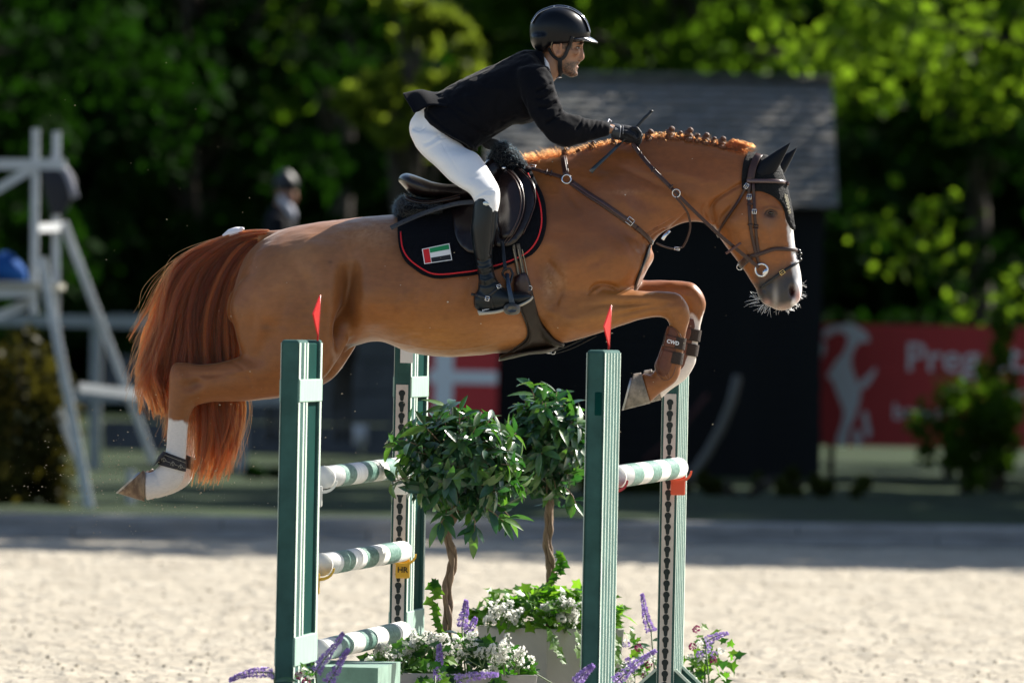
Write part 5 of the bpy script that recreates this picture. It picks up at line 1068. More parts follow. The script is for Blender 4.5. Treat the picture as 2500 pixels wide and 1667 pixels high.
for s, dx, dy, lab in ((-1, 0, 0, "dark fetlock boot with stitched emblems on the outer white hind leg"), (1, 22, -4, "dark fetlock boot half hidden behind the tail on the inner hind leg")):
    t = empty("fetlock_boot", label=lab, cat="horse boot", group="fetlock boots on the hind legs"); y = s * .15
    st = [(400, 1102, 455, 1122, .039), (394, 1112, 455, 1131, .043), (389, 1122, 455, 1140, .046), (384, 1132, 454, 1151, .047)]
    shell([(a + dx, b + dy, c + dx, d + dy, w, y) for a, b, c, d, w in st], 0, (0, 0), M_FB, "band", t)
    st = [(372, 1140, 384, 1128, .03), (380, 1128, 400, 1118, .048), (388, 1112, 410, 1110, .048), (398, 1101, 412, 1108, .036)]
    shell([(a + dx, b + dy, c + dx, d + dy, w, y) for a, b, c, d, w in st], 0, (0, 0), M_FB, "pad", t)
    if s < 0:
        em = mat("pale_emblem", (.36, .32, .25), rough=.7)
        for x, yy in ((400, 1122), (422, 1132), (441, 1139)):
            mb = MB(); P = [W(x + u, yy + v, y - .0495) for u, v in ((-6, 3), (-3, -3), (0, -6), (3, -3), (6, 3))]; mb.tube(P, .0009, 6); mb.tube([W(x, yy - 5, y - .0495), W(x, yy + 4, y - .0495)], .0009, 6); mb.tube([W(x - 3, yy + 4, y - .0495), W(x + 3, yy + 4, y - .0495)], .0009, 6); mb.build("emblem", em, t)
        for o1 in (-9, 8): MB().tube([W(402 + k * 8.6, 1116 + o1 + k * 3.3 + (3 if o1 < 0 else 0), y - .048) for k in range(7)], .0009, 6).build("stitching", em, t)
# ================================================================== RIDER
rider = empty("person", label="rider in black jacket, white breeches and black helmet crouched over the horse's neck", cat="person")
YL = YS - .062                      # lateral centre of the near lower leg, just outside the saddle flap
HY_ = HANDY                         # near hand
def mir(st, f=1.0, dx=0, dy=0): return [(a + dx, b + dy, c + dx, d + dy, w, -y * f) + tuple(r) for a, b, c, d, w, y, *r in st]
SKIN = np.array((.31, .155, .088))
headst = [(1392, 30, 1335, 34, .05, 0), (1415, 55, 1308, 60, .07, 0), (1424, 82, 1303, 90, .077, 0, -.05), (1424, 104, 1312, 113, .075, 0, -.1), (1418, 117, 1322, 122, .071, 0, -.12), (1416, 134, 1334, 134, .067, 0, -.14), (1412, 150, 1340, 147, .062, 0, -.16), (1409, 163, 1347, 158, .056, 0, -.18), (1409, 174, 1358, 168, .049, 0, -.16), (1406, 184, 1370, 178, .037, 0), (1400, 189, 1382, 184, .022, 0)]
neckst = [(1328, 110, 1392, 150, .052, 0), (1322, 130, 1372, 176, .055, 0), (1310, 150, 1356, 196, .058, 0), (1290, 165, 1340, 215, .07, 0)]
core = [(1040, 262, 1140, 340, .13, 0), (1090, 228, 1205, 318, .14, 0), (1150, 192, 1255, 296, .15, 0), (1220, 162, 1310, 275, .16, 0), (1275, 142, 1340, 225, .14, 0)]
armst = [(1270, 175, 1335, 168, .05, -.17), (1282, 235, 1345, 226, .052, -.205), (1315, 296, 1362, 268, .048, -.225), (1358, 342, 1388, 290, .044, -.225), (1405, 338, 1425, 298, .04, -.195), (1450, 330, 1458, 302, .033, -.15), (1500, 326, 1503, 304, .026, HY_ - .005)]
thigh = [(1012, 330, 1112, 330, .08, -.09), (1030, 368, 1128, 362, .075, -.13), (1062, 398, 1152, 374, .07, -.19), (1100, 438, 1184, 408, .066, -.25), (1136, 462, 1204, 442, .058, -.31), (1160, 490, 1214, 480, .05, YL + .01), (1160, 540, 1206, 540, .048, YL), (1162, 600, 1200, 600, .042, YL), (1172, 660, 1202, 660, .034, YL), (1175, 710, 1222, 702, .03, YL)]
foot0 = [(1172, 712, 1170, 752, .028, YL), (1215, 704, 1212, 752, .034, YL), (1255, 716, 1250, 748, .036, YL), (1288, 720, 1284, 738, .028, YL)]
mb_ = MB()
handcore = [(1500, 326, 1503, 304, .026, HY_), (1525, 340, 1528, 308, .03, HY_), (1545, 346, 1550, 314, .03, HY_)]
bparts = [loft(headst, 36, 5, .4, .3), loft(neckst, 28, 4), loft(core, 32, 4)] + [loft(x, 24, 4) for x in (armst, mir(armst), thigh, mir(thigh), foot0, mir(foot0), handcore, mir(handcore))]
# facial features joined into the same surface
def ellip(c, r, R=None): q = MB().ball(c, r, 16, 10, R=R); return q.V, q.F
bparts += [loft([(1424, 110, 1410, 114, .008, 0), (1424, 122, 1410, 124, .010, 0), (1427, 135, 1410, 137, .013, 0), (1427, 143, 1408, 145, .017, 0), (1422, 149, 1408, 149, .013, 0)], 16, 4, .3, .3)]
bparts += [ellip(W(1411, 155, 0), (.008, .020, .005)), ellip(W(1409, 165, 0), (.0075, .016, .0045)), ellip(W(1404, 181, 0), (.013, .022, .012)), ellip(W(1420, 107, -.025), (.010, .028, .006)), ellip(W(1420, 107, .025), (.010, .028, .006))]
for s in (-1, 1):
    bparts += [ellip(W(1405, 128, s * .045), (.018, .012, .016)), ellip(W(1417, 146, s * .013), (.008, .007, .006))]
    q = MB().ball(W(1361, 119, s * .078), (.020, .008, .037), 20, 12, R=Matrix.Rotation(s * -.25, 3, 'Z') @ Matrix.Rotation(-.15, 3, 'Y')); bparts.append((q.V, q.F))
bm_ = union(bparts, .0042, "rider_body"); plaplace(bm_, 3)
sculpt(bm_, [(1361, 120, 4.5, 10, 8, -.010), (1366, 124, 3, 4, 0, -.008), (1413, 117, 6, 3.6, 0, -.010), (1398, 145, 12, 10, 0, -.005), (1420, 147, 2.2, 1.6, 0, -.005)], [([(1408, 159.5), (1416, 159)], 1.2, -.004), ([(1354, 105), (1362, 99), (1369, 106), (1370, 116)], 2, .004)])
plaplace(bm_, 1, .4)
V = coords(bm_); X, Y = proj(V); nz = vnoise(V, 260, 8) - .5; nzb = vnoise(V, 60, 9) - .5
C = np.tile(SKIN, (len(V), 1)) * (1 + .10 * nzb + .05 * nz)[:, None]
beard = np.clip((Y - (146 + (1412 - X) * .10)) / 8, 0, 1) * np.clip((X - 1368) / 12, 0, 1) * (Y < 200) * np.clip(1 - np.exp(-((X - 1412) / 7) ** 2 - ((Y - 162) / 7) ** 2) * 1.0, 0, 1)
beard = np.maximum(beard, (np.exp(-((X - 1410) / 9) ** 2 - ((Y - 152) / 3.2) ** 2)) * .9)
beard = np.maximum(beard, np.clip((X - 1372) / 8, 0, 1) * np.clip((1394 - X) / 14, 0, 1) * np.clip((Y - 118) / 30, 0, 1) * .6 * (Y < 190))
C = blend(C, beard * np.clip(.7 + 1.2 * nz, 0, 1), (.035, .022, .016))
C = blend(C, (np.exp(-((X - 1416) / 9) ** 2 - ((Y - 107.5 - (1416 - X) * .12) / 2.6) ** 2)) * (np.abs(V[:, 1]) > .006) * 1.2 * (X > 1300), (.012, .008, .006))
hairm = ((X > 1325) & (X < 1398) & (Y < 116 + np.clip((X - 1352) * .2, -6, 6)) & (Y > 60) & ~((np.abs(X - 1362) < 11) & (np.abs(Y - 119) < 22) & (np.abs(V[:, 1]) > .070))) | ((X > 1296) & (X < 1345) & (Y > 60) & (Y < 128))
C = blend(C, hairm * np.clip(.8 + nz, 0, 1) * .92, (.022, .015, .012))
C = blend(C, np.exp(-((X - 1413) / 5) ** 2 - ((Y - 165) / 3) ** 2) * .5 * (X > 1380), (.30, .12, .09))
C = blend(C, np.exp(-((X - 1412) / 5.5) ** 2 - ((Y - 117) / 3.4) ** 2) * .5 * (np.abs(V[:, 1]) > .012) * (X > 1380), (.10, .05, .035))
setcolor(bm_, C)
M_SKIN2 = mat("ear_skin", (.40, .19, .11), rough=.45)
M_SKIN = mat("skin", SKIN, rough=.42, attr="tint", bump=(420, .15, .002), spec=.5)
b = M_SKIN.node_tree.nodes["Principled BSDF"]; b.inputs["Subsurface Weight"].default_value = .12; b.inputs["Subsurface Radius"].default_value = (.010, .004, .002); b.inputs["Subsurface Scale"].default_value = .6
link("body", bm_, M_SKIN, rider); RB = bvh_of(bm_)
for s in (-1, 1):
    MB().tube([W(x, y, s * (.080 + .004 * k / 9)) for k, (x, y) in enumerate(crom([(1357, 134), (1352, 122), (1352, 110), (1358, 101), (1366, 101), (1370, 109), (1368, 118)], 3))], [.003 + .0012 * math.sin(k * .17) for k in range(19)], 8).ball(W(1360, 134, s * .081), (.006, .004, .007)).build("ear_rim", M_SKIN2, rider)
M_SCL = mat("eye_white", (.42, .38, .35), rough=.12, coat=1); M_IRIS = mat("eye_dark", (.012, .008, .006), rough=.08, coat=1)
for s in (-1, 1):
    c = W(1410, 117.5, s * .033); e = MB().ball(c, (.0085, .0100, .0048), 16, 10).build("eye", M_SCL, rider); MB().ball(c + Vector((.0060, s * .0062, .0004)), (.0048, .0048, .0046), 12, 8).build("iris", M_IRIS, e)
# ---- jacket
M_JKT = mat("black_jacket", (.0026, .0032, .006), rough=.85, bump=(520, .35, .002), spec=.12, noise=.2, nscale=200, sheen=.10)
tors = [(1026, 262, 1150, 372, .190, 0), (1040, 246, 1172, 356, .192, 0), (1062, 230, 1192, 342, .187, 0), (1092, 214, 1218, 325, .18, 0), (1141, 187, 1256, 307, .184, 0), (1190, 165, 1302, 299, .198, 0), (1240, 142, 1336, 270, .205, 0), (1272, 127, 1350, 228, .185, 0), (1292, 122, 1346, 200, .12, 0), (1308, 122, 1340, 180, .075, 0)]
skirt = [(1030, 262, 1150, 330, .185, 0), (1022, 284, 1160, 352, .198, 0), (1034, 298, 1170, 372, .205, 0)]
slv = [(1258, 170, 1340, 165, .07, -.155), (1262, 205, 1350, 195, .072, -.185), (1278, 250, 1362, 236, .066, -.215), (1308, 304, 1374, 268, .062, -.235), (1340, 340, 1384, 276, .060, -.24), (1372, 360, 1402, 281, .058, -.232), (1408, 354, 1428, 287, .053, -.205), (1446, 342, 1456, 293, .044, -.165), (1478, 334, 1482, 297, .038, -.135), (1486, 330, 1490, 299, .036, -.128)]
sh_j = [loft(tors, 44, 5, .3, .3), loft(slv, 28, 5, .3, .15), loft(mir(slv), 28, 5, .3, .15), loft(skirt, 44, 4, .05, .05)]
jm = union(sh_j, .0052, "jacket"); plaplace(jm, 5)
V = coords(jm); X, Y = proj(V); wj = np.exp(-((X - 1300) / 40) ** 2 - ((Y - 210) / 60) ** 2); plaplace(jm, 25, .5, np.clip(wj, 0, 1))
folds = [([(1345, 205), (1328, 216), (1310, 222)], 3, -.008), ([(1350, 225), (1330, 238), (1312, 240)], 3.5, -.008), ([(1358, 250), (1340, 262), (1318, 262)], 3.5, -.010), ([(1368, 270), (1352, 290), (1335, 300)], 3.5, -.010), ([(1352, 212), (1336, 222)], 3, .006), ([(1360, 240), (1342, 250)], 3, .007), ([(1380, 276), (1362, 292)], 4, .008),
         ([(1421, 285), (1418, 300), (1408, 315)], 3, -.008), ([(1456, 292), (1452, 308), (1446, 320)], 3, -.007), ([(1438, 290), (1434, 304)], 4, .005), ([(1470, 296), (1466, 310)], 3, .005),
         ([(1300, 298), (1285, 275), (1280, 245)], 5, -.008), ([(1180, 330), (1140, 300), (1100, 262)], 6, -.007), ([(1200, 325), (1170, 290), (1140, 240)], 7, .006), ([(1230, 315), (1215, 280), (1220, 240)], 7, -.006), ([(1085, 222), (1110, 255), (1160, 280)], 6, -.005), ([(1035, 262), (1060, 290), (1110, 330)], 4, -.005), ([(1141, 190), (1180, 215), (1230, 220)], 8, .004)]
sculpt(jm, [], folds)
V = coords(jm); N_ = normals(jm); setco(jm, V + N_ * ((vnoise(V, 26, 11) - .5) * .008 + (vnoise(V, 60, 12) - .5) * .003)[:, None])
jkt = link("jacket", jm, M_JKT, rider)
# flying jacket tails
def tailsheet(sy):
    V = []; F = []; nu, nv = 16, 12
    for i in range(nu + 1):
        u = i / nu
        for j in range(nv + 1):
            v = j / nv      # 0 = centre vent, 1 = side hem
            tx, ty = crom([(1092, 222), (1062, 226), (1030, 221), (1006, 226), (984, 228)], 8)[int(u * 32)]
            bx, by = crom([(1092, 262), (1060, 258), (1040, 262), (1024, 270), (1010, 277)], 8)[int(u * 32)]
            s_ = v ** 1.5; x = tx + (bx - tx) * s_; y = ty + (by - ty) * s_ + 3 * math.sin(u * 7 + v * 3) * u
            V.append(W(x, y, sy * (.004 + .17 * v * (1 - .25 * u)) + .006 * math.sin(u * 9)))
    for i in range(nu):
        for j in range(nv): a = i * (nv + 1) + j; F.append((a, a + 1, a + nv + 2, a + nv + 1))
    return V, F
for s in (-1, 1):
    o = MB().add(*tailsheet(s)).build("jacket_tail", M_JKT, jkt); so = o.modifiers.new("s", 'SOLIDIFY'); so.thickness = .003
# shirt collar
col = [(1326, 128, 1362, 168, .064, 0), (1318, 138, 1360, 190, .068, 0), (1312, 150, 1352, 212, .074, 0)]
V, F = loft(col, 32, 5, .02, .02); cm = union([(V, F)], .004, "collar"); M_SHIRT = mat("white_shirt", (.72, .72, .76), rough=.7, bump=(200, .2, .002))
col2 = [(1322, 131, 1346, 164, .066, 0), (1322, 140, 1349, 184, .070, 0), (1324, 150, 1350, 206, .072, 0), (1330, 168, 1349, 220, .06, 0)]
link("shirt_collar", pmesh("shirt_collar", *loft(col2, 32, 5, .05, .2)), M_SHIRT, rider)
jc = [(1296, 128, 1326, 150, .080, 0), (1302, 124, 1330, 176, .083, 0), (1308, 124, 1336, 205, .090, 0)]
cl = [(1318, 121, 1329, 134, .072, 0), (1308, 122, 1334, 160, .080, 0), (1296, 124, 1337, 195, .094, 0), (1286, 130, 1343, 232, .12, 0)]
link("jacket_collar", pmesh("jacket_collar", *loft(cl, 32, 5, .05, .1)), M_JKT, jkt)
# ---- breeches
M_BRE = mat("white_breeches", (.86, .85, .85), rough=.62, bump=(300, .25, .002), noise=.04, nscale=9)
pel = [(1034, 246, 1150, 322, .150, 0), (1016, 274, 1140, 352, .160, 0), (1001, 298, 1128, 366, .165, 0), (1000, 326, 1108, 370, .158, 0), (1012, 352, 1085, 375, .125, 0)]
th2 = [(1001, 322, 1118, 336, .088, -.095), (1014, 358, 1132, 358, .086, -.13), (1036, 384, 1146, 366, .083, -.165), (1064, 408, 1166, 376, .080, -.205), (1096, 440, 1190, 408, .075, -.26), (1122, 458, 1206, 434, .070, -.305), (1144, 471, 1216, 452, .066, YL + .03), (1154, 484, 1221, 468, .063, YL + .012), (1160, 500, 1220, 496, .060, YL), (1162, 522, 1214, 522, .056, YL)]
brm = union([loft(pel, 40, 5), loft(th2, 32, 5), loft(mir(th2), 32, 5)], .0055, "breeches"); plaplace(brm, 8)
V = coords(brm); X, Y = proj(V); plaplace(brm, 25, .5, np.clip(np.exp(-((X - 1060) / 60) ** 2 - ((Y - 350) / 40) ** 2), 0, 1))
sculpt(brm, [], [([(1070, 330), (1050, 345), (1035, 350)], 3, -.004), ([(1075, 342), (1060, 352), (1040, 362)], 3, .004), ([(1005, 312), (1022, 320), (1036, 312), (1042, 300)], 1.8, -.004), ([(1078, 348), (1095, 380), (1120, 420)], 1.6, -.0022), ([(1072, 330), (1074, 340), (1086, 336)], 1.5, -.003), ([(1165, 478), (1185, 466), (1210, 462)], 3, -.003), ([(1160, 486), (1180, 478), (1200, 478)], 2.5, .003), ([(1190, 420), (1170, 430), (1150, 432)], 5, -.002)])
link("breeches", brm, M_BRE, rider)
# belt loop / waistband
MB().tube([W(1029, 262, -.10), W(1034, 244, -.10), W(1056, 250, -.12)], .003, 6).build("waistband", M_SHIRT, rider)
# ---- boots
M_BT = mat("boot_black", (.0045, .0075, .010), rough=.33, spec=.3, bump=(120, .12, .003), coat=.12, coat_rough=.2, noise=.25, nscale=14)
shaft = [(1164, 484, 1192, 487, .058, YL), (1157, 496, 1214, 508, .062, YL), (1153, 531, 1213, 540, .064, YL), (1150, 562, 1210, 564, .062, YL), (1154, 603, 1204, 603, .056, YL), (1162, 644, 1204, 644, .048, YL), (1168, 680, 1210, 676, .044, YL), (1166, 706, 1226, 698, .042, YL), (1164, 728, 1238, 712, .04, YL)]
foot = [(1163, 712, 1164, 756, .034, YL), (1180, 700, 1182, 762, .038, YL), (1206, 694, 1208, 760, .042, YL), (1232, 704, 1232, 756, .046, YL), (1258, 712, 1256, 750, .048, YL), (1282, 713, 1278, 742, .045, YL), (1298, 718, 1294, 734, .03, YL)]
for s in (1, -1):
    f = (lambda st: st) if s == 1 else mir
    bmesh_ = union([loft(f(shaft), 32, 5, .1, .3), loft(f(foot), 28, 5, .4, .4)], .0042, "riding_boot"); plaplace(bmesh_, 5)
    sculpt(bmesh_, [], [([(1160, 650), (1180, 656), (1204, 646)], 3, .006), ([(1162, 664), (1182, 672), (1207, 662)], 3, -.006), ([(1166, 678), (1186, 686), (1210, 674)], 3, .006), ([(1166, 692), (1186, 698), (1214, 686)], 3, -.005), ([(1158, 630), (1178, 640), (1203, 628)], 3, -.004), ([(1205, 500), (1203, 560), (1198, 620)], 2, -.003)])
    bo_ = link("boot", bmesh_, M_BT, rider)
    yy = YL * s
    sole = [(1166, 757, 1170, 770, .036, yy), (1185, 760, 1188, 768, .038, yy), (1212, 757, 1214, 765, .034, yy), (1240, 750, 1242, 757, .046, yy), (1268, 742, 1270, 749, .046, yy), (1290, 731, 1292, 738, .038, yy), (1299, 722, 1302, 728, .02, yy)]
    link("sole", pmesh("sole", *loft(sole, 20, 4, .2, .2, p=3)), mat("pale_sole", (.46, .42, .35), rough=.8, bump=(300, .6, .004)), bo_)
    if s == 1:
        BTB = bvh_of(bmesh_)
        strap("spur_strap", [(1166, 722), (1185, 728), (1205, 712), (1220, 700)], 7, .004, M_BLKL, BTB, bo_, lift=.002); strap("spur_strap", [(1196, 722), (1200, 740), (1206, 754)], 5, .004, M_BLKL, BTB, bo_, lift=.002)
        strap("spur", [(1152, 719), (1168, 722), (1190, 729)], 6, .006, mat("spur_black", (.02, .02, .022), rough=.4), BTB, bo_, lift=.004); MB().tube([W(1150, 718, yy), W(1168, 722, yy)], .006, 10).build("spur_neck", M_BLKL, bo_)
        buckle(1190, 729, 8, 9, 10, BTB, M_STEEL, bo_, lift=.010); buckle(1216, 700, -25, 10, 8, BTB, M_STEEL, bo_, lift=.009)
        p, n_ = hit(BTB, 1186, 497); MB().ball(p, (.0125, .003, .0095), 16, 8, R=Matrix.Rotation(.25, 3, 'Y')).build("badge", mat("badge_silver", (.55, .60, .60), rough=.25, metal=.7), bo_)
        p, n_ = hit(BTB, 1186, 756); mb = MB(); [mb.box(p + Vector(((k - 3) * .0042, -.002, (k - 3) * .0012)), (.0028, .001, .005 if k else .008)) for k in range(7)]; mb.build("logo", M_WHT, bo_, smooth=False)
# ---- stirrups (one thing each, hanging from the saddle)
M_STI = mat("stirrup_alloy", (.030, .050, .085), rough=.35, metal=.5); M_TRD = mat("stirrup_grey", (.17, .17, .16), rough=.35, metal=.6)
for s, lab in ((1, "blue black safety stirrup with grey footplate end under the rider's near boot"), (-1, "black safety stirrup on the far side of the horse under the other boot")):
    st = empty("stirrup", label=lab, cat="stirrup", group="stirrups hanging from the saddle"); yo = (YL - .062) * s; yi = (YL + .055) * s; ym = YL * s
    airstrap("stirrup_leather", [(1226, 590, (YS - .012) * s), (1229, 620, (YL + .02) * s), (1234, 662, ym)], 9, .005, M_BLKL, st)
    mb = MB(); top = W(1236, 664, ym)
    mb.tube([W(1226, 668, ym - .028 * s), W(1232, 656, ym - .02 * s), W(1246, 656, ym - .016 * s), W(1252, 668, ym - .012 * s), W(1246, 690, ym - .03 * s), W(1240, 690, ym - .03 * s), W(1226, 668, ym - .028 * s)], .0055, 8); mb.build("bow", M_BLKL, st)
    mb = MB(); mb.add(*strap_mesh([W(1239, 672, ym - .03 * s), W(1242, 700, yo), W(1247, 725, yo - .003 * s), W(1251, 746, yo)], [Vector((0, -s, 0))] * 4, [.014, .017, .020, .026], .012)); mb.build("outer_branch", M_STI, st)
    mb = MB(); mb.tube([W(1237, 668, ym + .02 * s), W(1240, 705, yi), W(1249, 748, yi)], .007, 10); mb.build("inner_branch", M_BLKL, st)
    fp_ = [(1251, 737, 1251, 768, .020, yo - .012 * s), (1251, 738, 1251, 767, .0215, yo), (1251, 744, 1251, 764, .022, ym), (1251, 744, 1251, 762, .021, yi)]
    V = []; F = []; n = 24
    for yq, k in ((yo - .024 * s, .55), (yo - .018 * s, .88), (yo - .004 * s, 1), (ym, .9), (yi, .85)):
        for j in range(n): a = 2 * math.pi * j / n; V.append(W(1250 + math.copysign(abs(math.cos(a)) ** .8, math.cos(a)) * 21 * k, 755 + math.copysign(abs(math.sin(a)) ** .8, math.sin(a)) * 14 * k, yq))
    for i in range(4):
        for j in range(n): F.append((i * n + j, i * n + (j + 1) % n, (i + 1) * n + (j + 1) % n, (i + 1) * n + j))
    F += [tuple(range(n)), tuple(4 * n + j for j in range(n))[::-1]]; MB().add(V, F).build("footplate", M_TRD, st)
# ---- gloves: palm, four bent fingers, thumb closed over the rein
M_GLV = mat("black_glove", (.004, .0055, .010), rough=.6, spec=.3, bump=(260, .4, .002), noise=.2, nscale=80, sheen=.08)
for s in (1, -1):
    h = HY_ * s; q = lambda x, y, d=0: W(x, y, h + d * s)
    palm = [(1497, 334, 1500, 303, .028, h), (1512, 342, 1516, 304, .033, h), (1528, 348, 1532, 306, .036, h), (1544, 350, 1550, 311, .034, h), (1554, 346, 1560, 318, .026, h)]
    mbp = [loft(palm, 28, 5, .2, .4)]
    for k, (kx, ky, d) in enumerate(((1555, 315, -.026), (1558, 321, -.009), (1558, 328, .008), (1555, 335, .024))):
        t_ = MB().tube([q(kx - 14, ky - 2, d), q(kx, ky, d), q(kx + 8 - k, ky + 10, d - .002), q(kx + 4 - k, ky + 22, d), q(kx - 6, ky + 27 - k, d + .006), q(kx - 12, ky + 20, d + .01)], [.0095, .0098, .0092, .0088, .0082, .0072], 12); mbp.append((t_.V, t_.F))
    t_ = MB().tube([q(1520, 322, -.03), q(1534, 326, -.042), q(1546, 332, -.044), q(1553, 341, -.036)], [.010, .0105, .0098, .0078], 12); mbp.append((t_.V, t_.F))
    gm = union(mbp, .0028, "glove"); plaplace(gm, 4); g = link("glove", gm, M_GLV, rider)
    cf = [(1484, 334, 1478, 296, .034, h), (1490, 335, 1486, 289, .036, h), (1497, 337, 1496, 300, .036, h)]
    link("glove_cuff", pmesh("glove_cuff", *loft([(1492, 336, 1496, 302, .034, h), (1504, 341, 1508, 303, .037, h), (1513, 343, 1517, 305, .037, h)], 26, 5, .05, .05)), mat("glove_strap", (.018, .024, .034), rough=.5, bump=(200, .3, .002)), g)
    cuffp = [(1482, 316), (1480, 300), (1487, 292), (1492, 296), (1496, 306), (1495, 314)]
    mb = MB().tube([q(1496, 313, -.034), q(1489, 308, -.037), q(1483, 299, -.03), q(1487, 292, -.01), q(1492, 297, .01)], .0035, 8); mb.tube([q(1514, 306, -.036), q(1515, 320, -.040), q(1513, 336, -.036)], .0014, 6); mb.tube([q(1521, 307, -.037), q(1521.5, 318, -.041), q(1521, 328, -.041)], .0012, 6); mb.build("glove_piping", mat("grey_piping", (.30, .31, .36), rough=.6), g)
    if s == 1: MB().ring(q(1503, 314, -.041), .0028, .0007, (0, 1, 0), 14, 5).tube([q(1502, 316.5, -.041), q(1509, 315.5, -.041)], .0007, 5).build("glove_emblem", M_WHT, g)
# ---- helmet
M_HEL = mat("helmet_black", (.0018, .0026, .005), rough=.3, spec=.22, coat=.05, coat_rough=.2, bump=(500, .15, .001)); M_HELG = mat("helmet_gloss", (.035, .045, .07), rough=.16, metal=.5, coat=.8)
hel = [(1440, 96, 1301, 116, .100, 0), (1442, 80, 1293, 86, .106, 0), (1432, 51, 1295, 58, .103, 0), (1412, 31, 1312, 34, .086, 0), (1388, 19, 1333, 22, .055, 0), (1372, 16.5, 1350, 17, .025, 0)]
hel_b = [(1352, 88, 1293, 88, .104, 0), (1347, 106, 1296, 104, .100, 0), (1340, 122, 1302, 116, .090, 0), (1330, 130, 1310, 124, .075, 0)]
hm = union([loft(hel, 40, 6, .1, .2), loft(hel_b, 32, 4, .1, .2)], .0045, "helmet"); plaplace(hm, 18)
helm = link("helmet", hm, M_HEL, rider)
HLB = bvh_of(hm)
# central ridge: glossy raised band front to back with silver edges
arc = crom([(1297, 56), (1312, 33), (1334, 21), (1360, 15), (1388, 18), (1412, 30), (1431, 50), (1441, 78)], 6)
def ridge(w, h, m, nm):
    P = []; N_ = []
    for i, (x, y) in enumerate(arc):
        p = W(x, y, 0); a = arc[min(i + 1, len(arc) - 1)] - arc[max(i - 1, 0)]; t = Vector((a[0], 0, -a[1])).normalized(); n_ = Vector((-t.z, 0, t.x)); n_ = n_ if n_.z > 0 or n_.x > 0 and i > 20 else n_
        P.append(p - n_ * .006); N_.append(n_)
    MB().add(*strap_mesh(P, N_, w, h)).build(nm, m, helm)
ridge(.086, .0085, M_HELG, "centre_band"); 
V = []
for s in (-1, 1):
    P = [W(x, y + 3.0, s * .046) + Vector((0, 0, 0)) for x, y in arc]; MB().tube(P, .0022, 6).build("trim", mat("silver_trim", (.45, .47, .52), rough=.2, metal=.9), helm)
for x0, x1 in ((1350, 1356), (1384, 1391)):
    MB().tube([W((x0 + x1) / 2, np.interp((x0 + x1) / 2, arc[:, 0], arc[:, 1]) + .5, y_) for y_ in (-.044, -.02, .02, .044)], .004, 8).build("vent_clip", mat("silver_clip", (.6, .62, .66), rough=.2, metal=.9), helm)
# peak
V = []; F = []; nu, nv = 10, 18
for i in range(nu + 1):
    for j in range(nv + 1):
        u = i / nu; a = (j / nv - .5) * 2; reach = math.sqrt(max(0, 1 - a * a * .92)); x = 1398 + 40 * math.sqrt(max(0, 1 - a * a)) + (2 + 19 * reach) * u * reach; y = 92 + 2 * abs(a) + u * 16 * reach ** 1.2
        V.append(W(x, y - 2.5 * math.sin(u * 2.2), a * .098 * (1 - .12 * u)))
for i in range(nu):
    for j in range(nv): q_ = i * (nv + 1) + j; F.append((q_, q_ + 1, q_ + nv + 2, q_ + nv + 1))
pk = MB().add(V, F).build("peak", mat("peak_grey", (.06, .065, .08), rough=.3, coat=.6), helm); so = pk.modifiers.new("s", 'SOLIDIFY'); so.thickness = .004
# harness
FB = bvh_of(bm_, hm)
for name, pts, w_ in (("chin_strap", [(1397, 90), (1390, 108), (1384, 124), (1378, 138), (1370, 145), (1364, 147)], 8.5), ("chin_strap", [(1341, 118), (1347, 130), (1354, 139), (1364, 146)], 7), ("chin_strap", [(1367, 144), (1368, 160), (1368, 176), (1366, 186)], 10.5)):
    strap(name, pts, w_, .005, mat("harness_black", (.006, .006, .008), rough=.7, bump=(400, .4, .002)), FB, helm, lift=.003, mirror=True, step=4)
MB().tube([W(x, y, -.098 + .004 * k) for k, (x, y) in enumerate([(1344, 118), (1348, 104), (1357, 93), (1368, 89.5), (1380, 91), (1393, 95)])], .0014, 6).build("ear_trim", mat("tan_edge", (.28, .22, .12), rough=.5), helm)
MB().bar(W(1358, 190, -.01), W(1372, 189, -.01), .008).build("strap_buckle", M_STEEL, helm)
# ---- whip held in the near hand
whp = empty("riding_whip", label="short black riding whip held in the rider's gloved hand", cat="whip")
yw = HY_ + .004
MB().tube([W(1549, 318, HY_), W(1556, 308, HY_ + .01), W(1572, 290, HY_ + .02), W(1588, 275, HY_ + .03)], [.0045, .0055, .0065, .0075], 12).ball(W(1590, 272, HY_ + .031), (.0085, .008, .006)).build("handle", mat("whip_handle", (.010, .013, .015), rough=.5, bump=(300, .4, .002)), whp)
MB().tube([W(1549, 318, HY_), W(1530, 336, HY_ - .02), W(1512, 353, HY_ - .03)], .004, 10).build("shaft", M_BLKL, whp)
MB().add(*strap_mesh([W(1514, 351, HY_ - .035), W(1480, 384, HY_ - .055), W(1452, 410, HY_ - .075), W(1442, 421, HY_ - .08)], [Vector((-.1, -1, .35))] * 4, [.012, .014, .016, .018], .007)).build("flap", mat("whip_flap", (.012, .022, .030), rough=.3, coat=.5), whp)
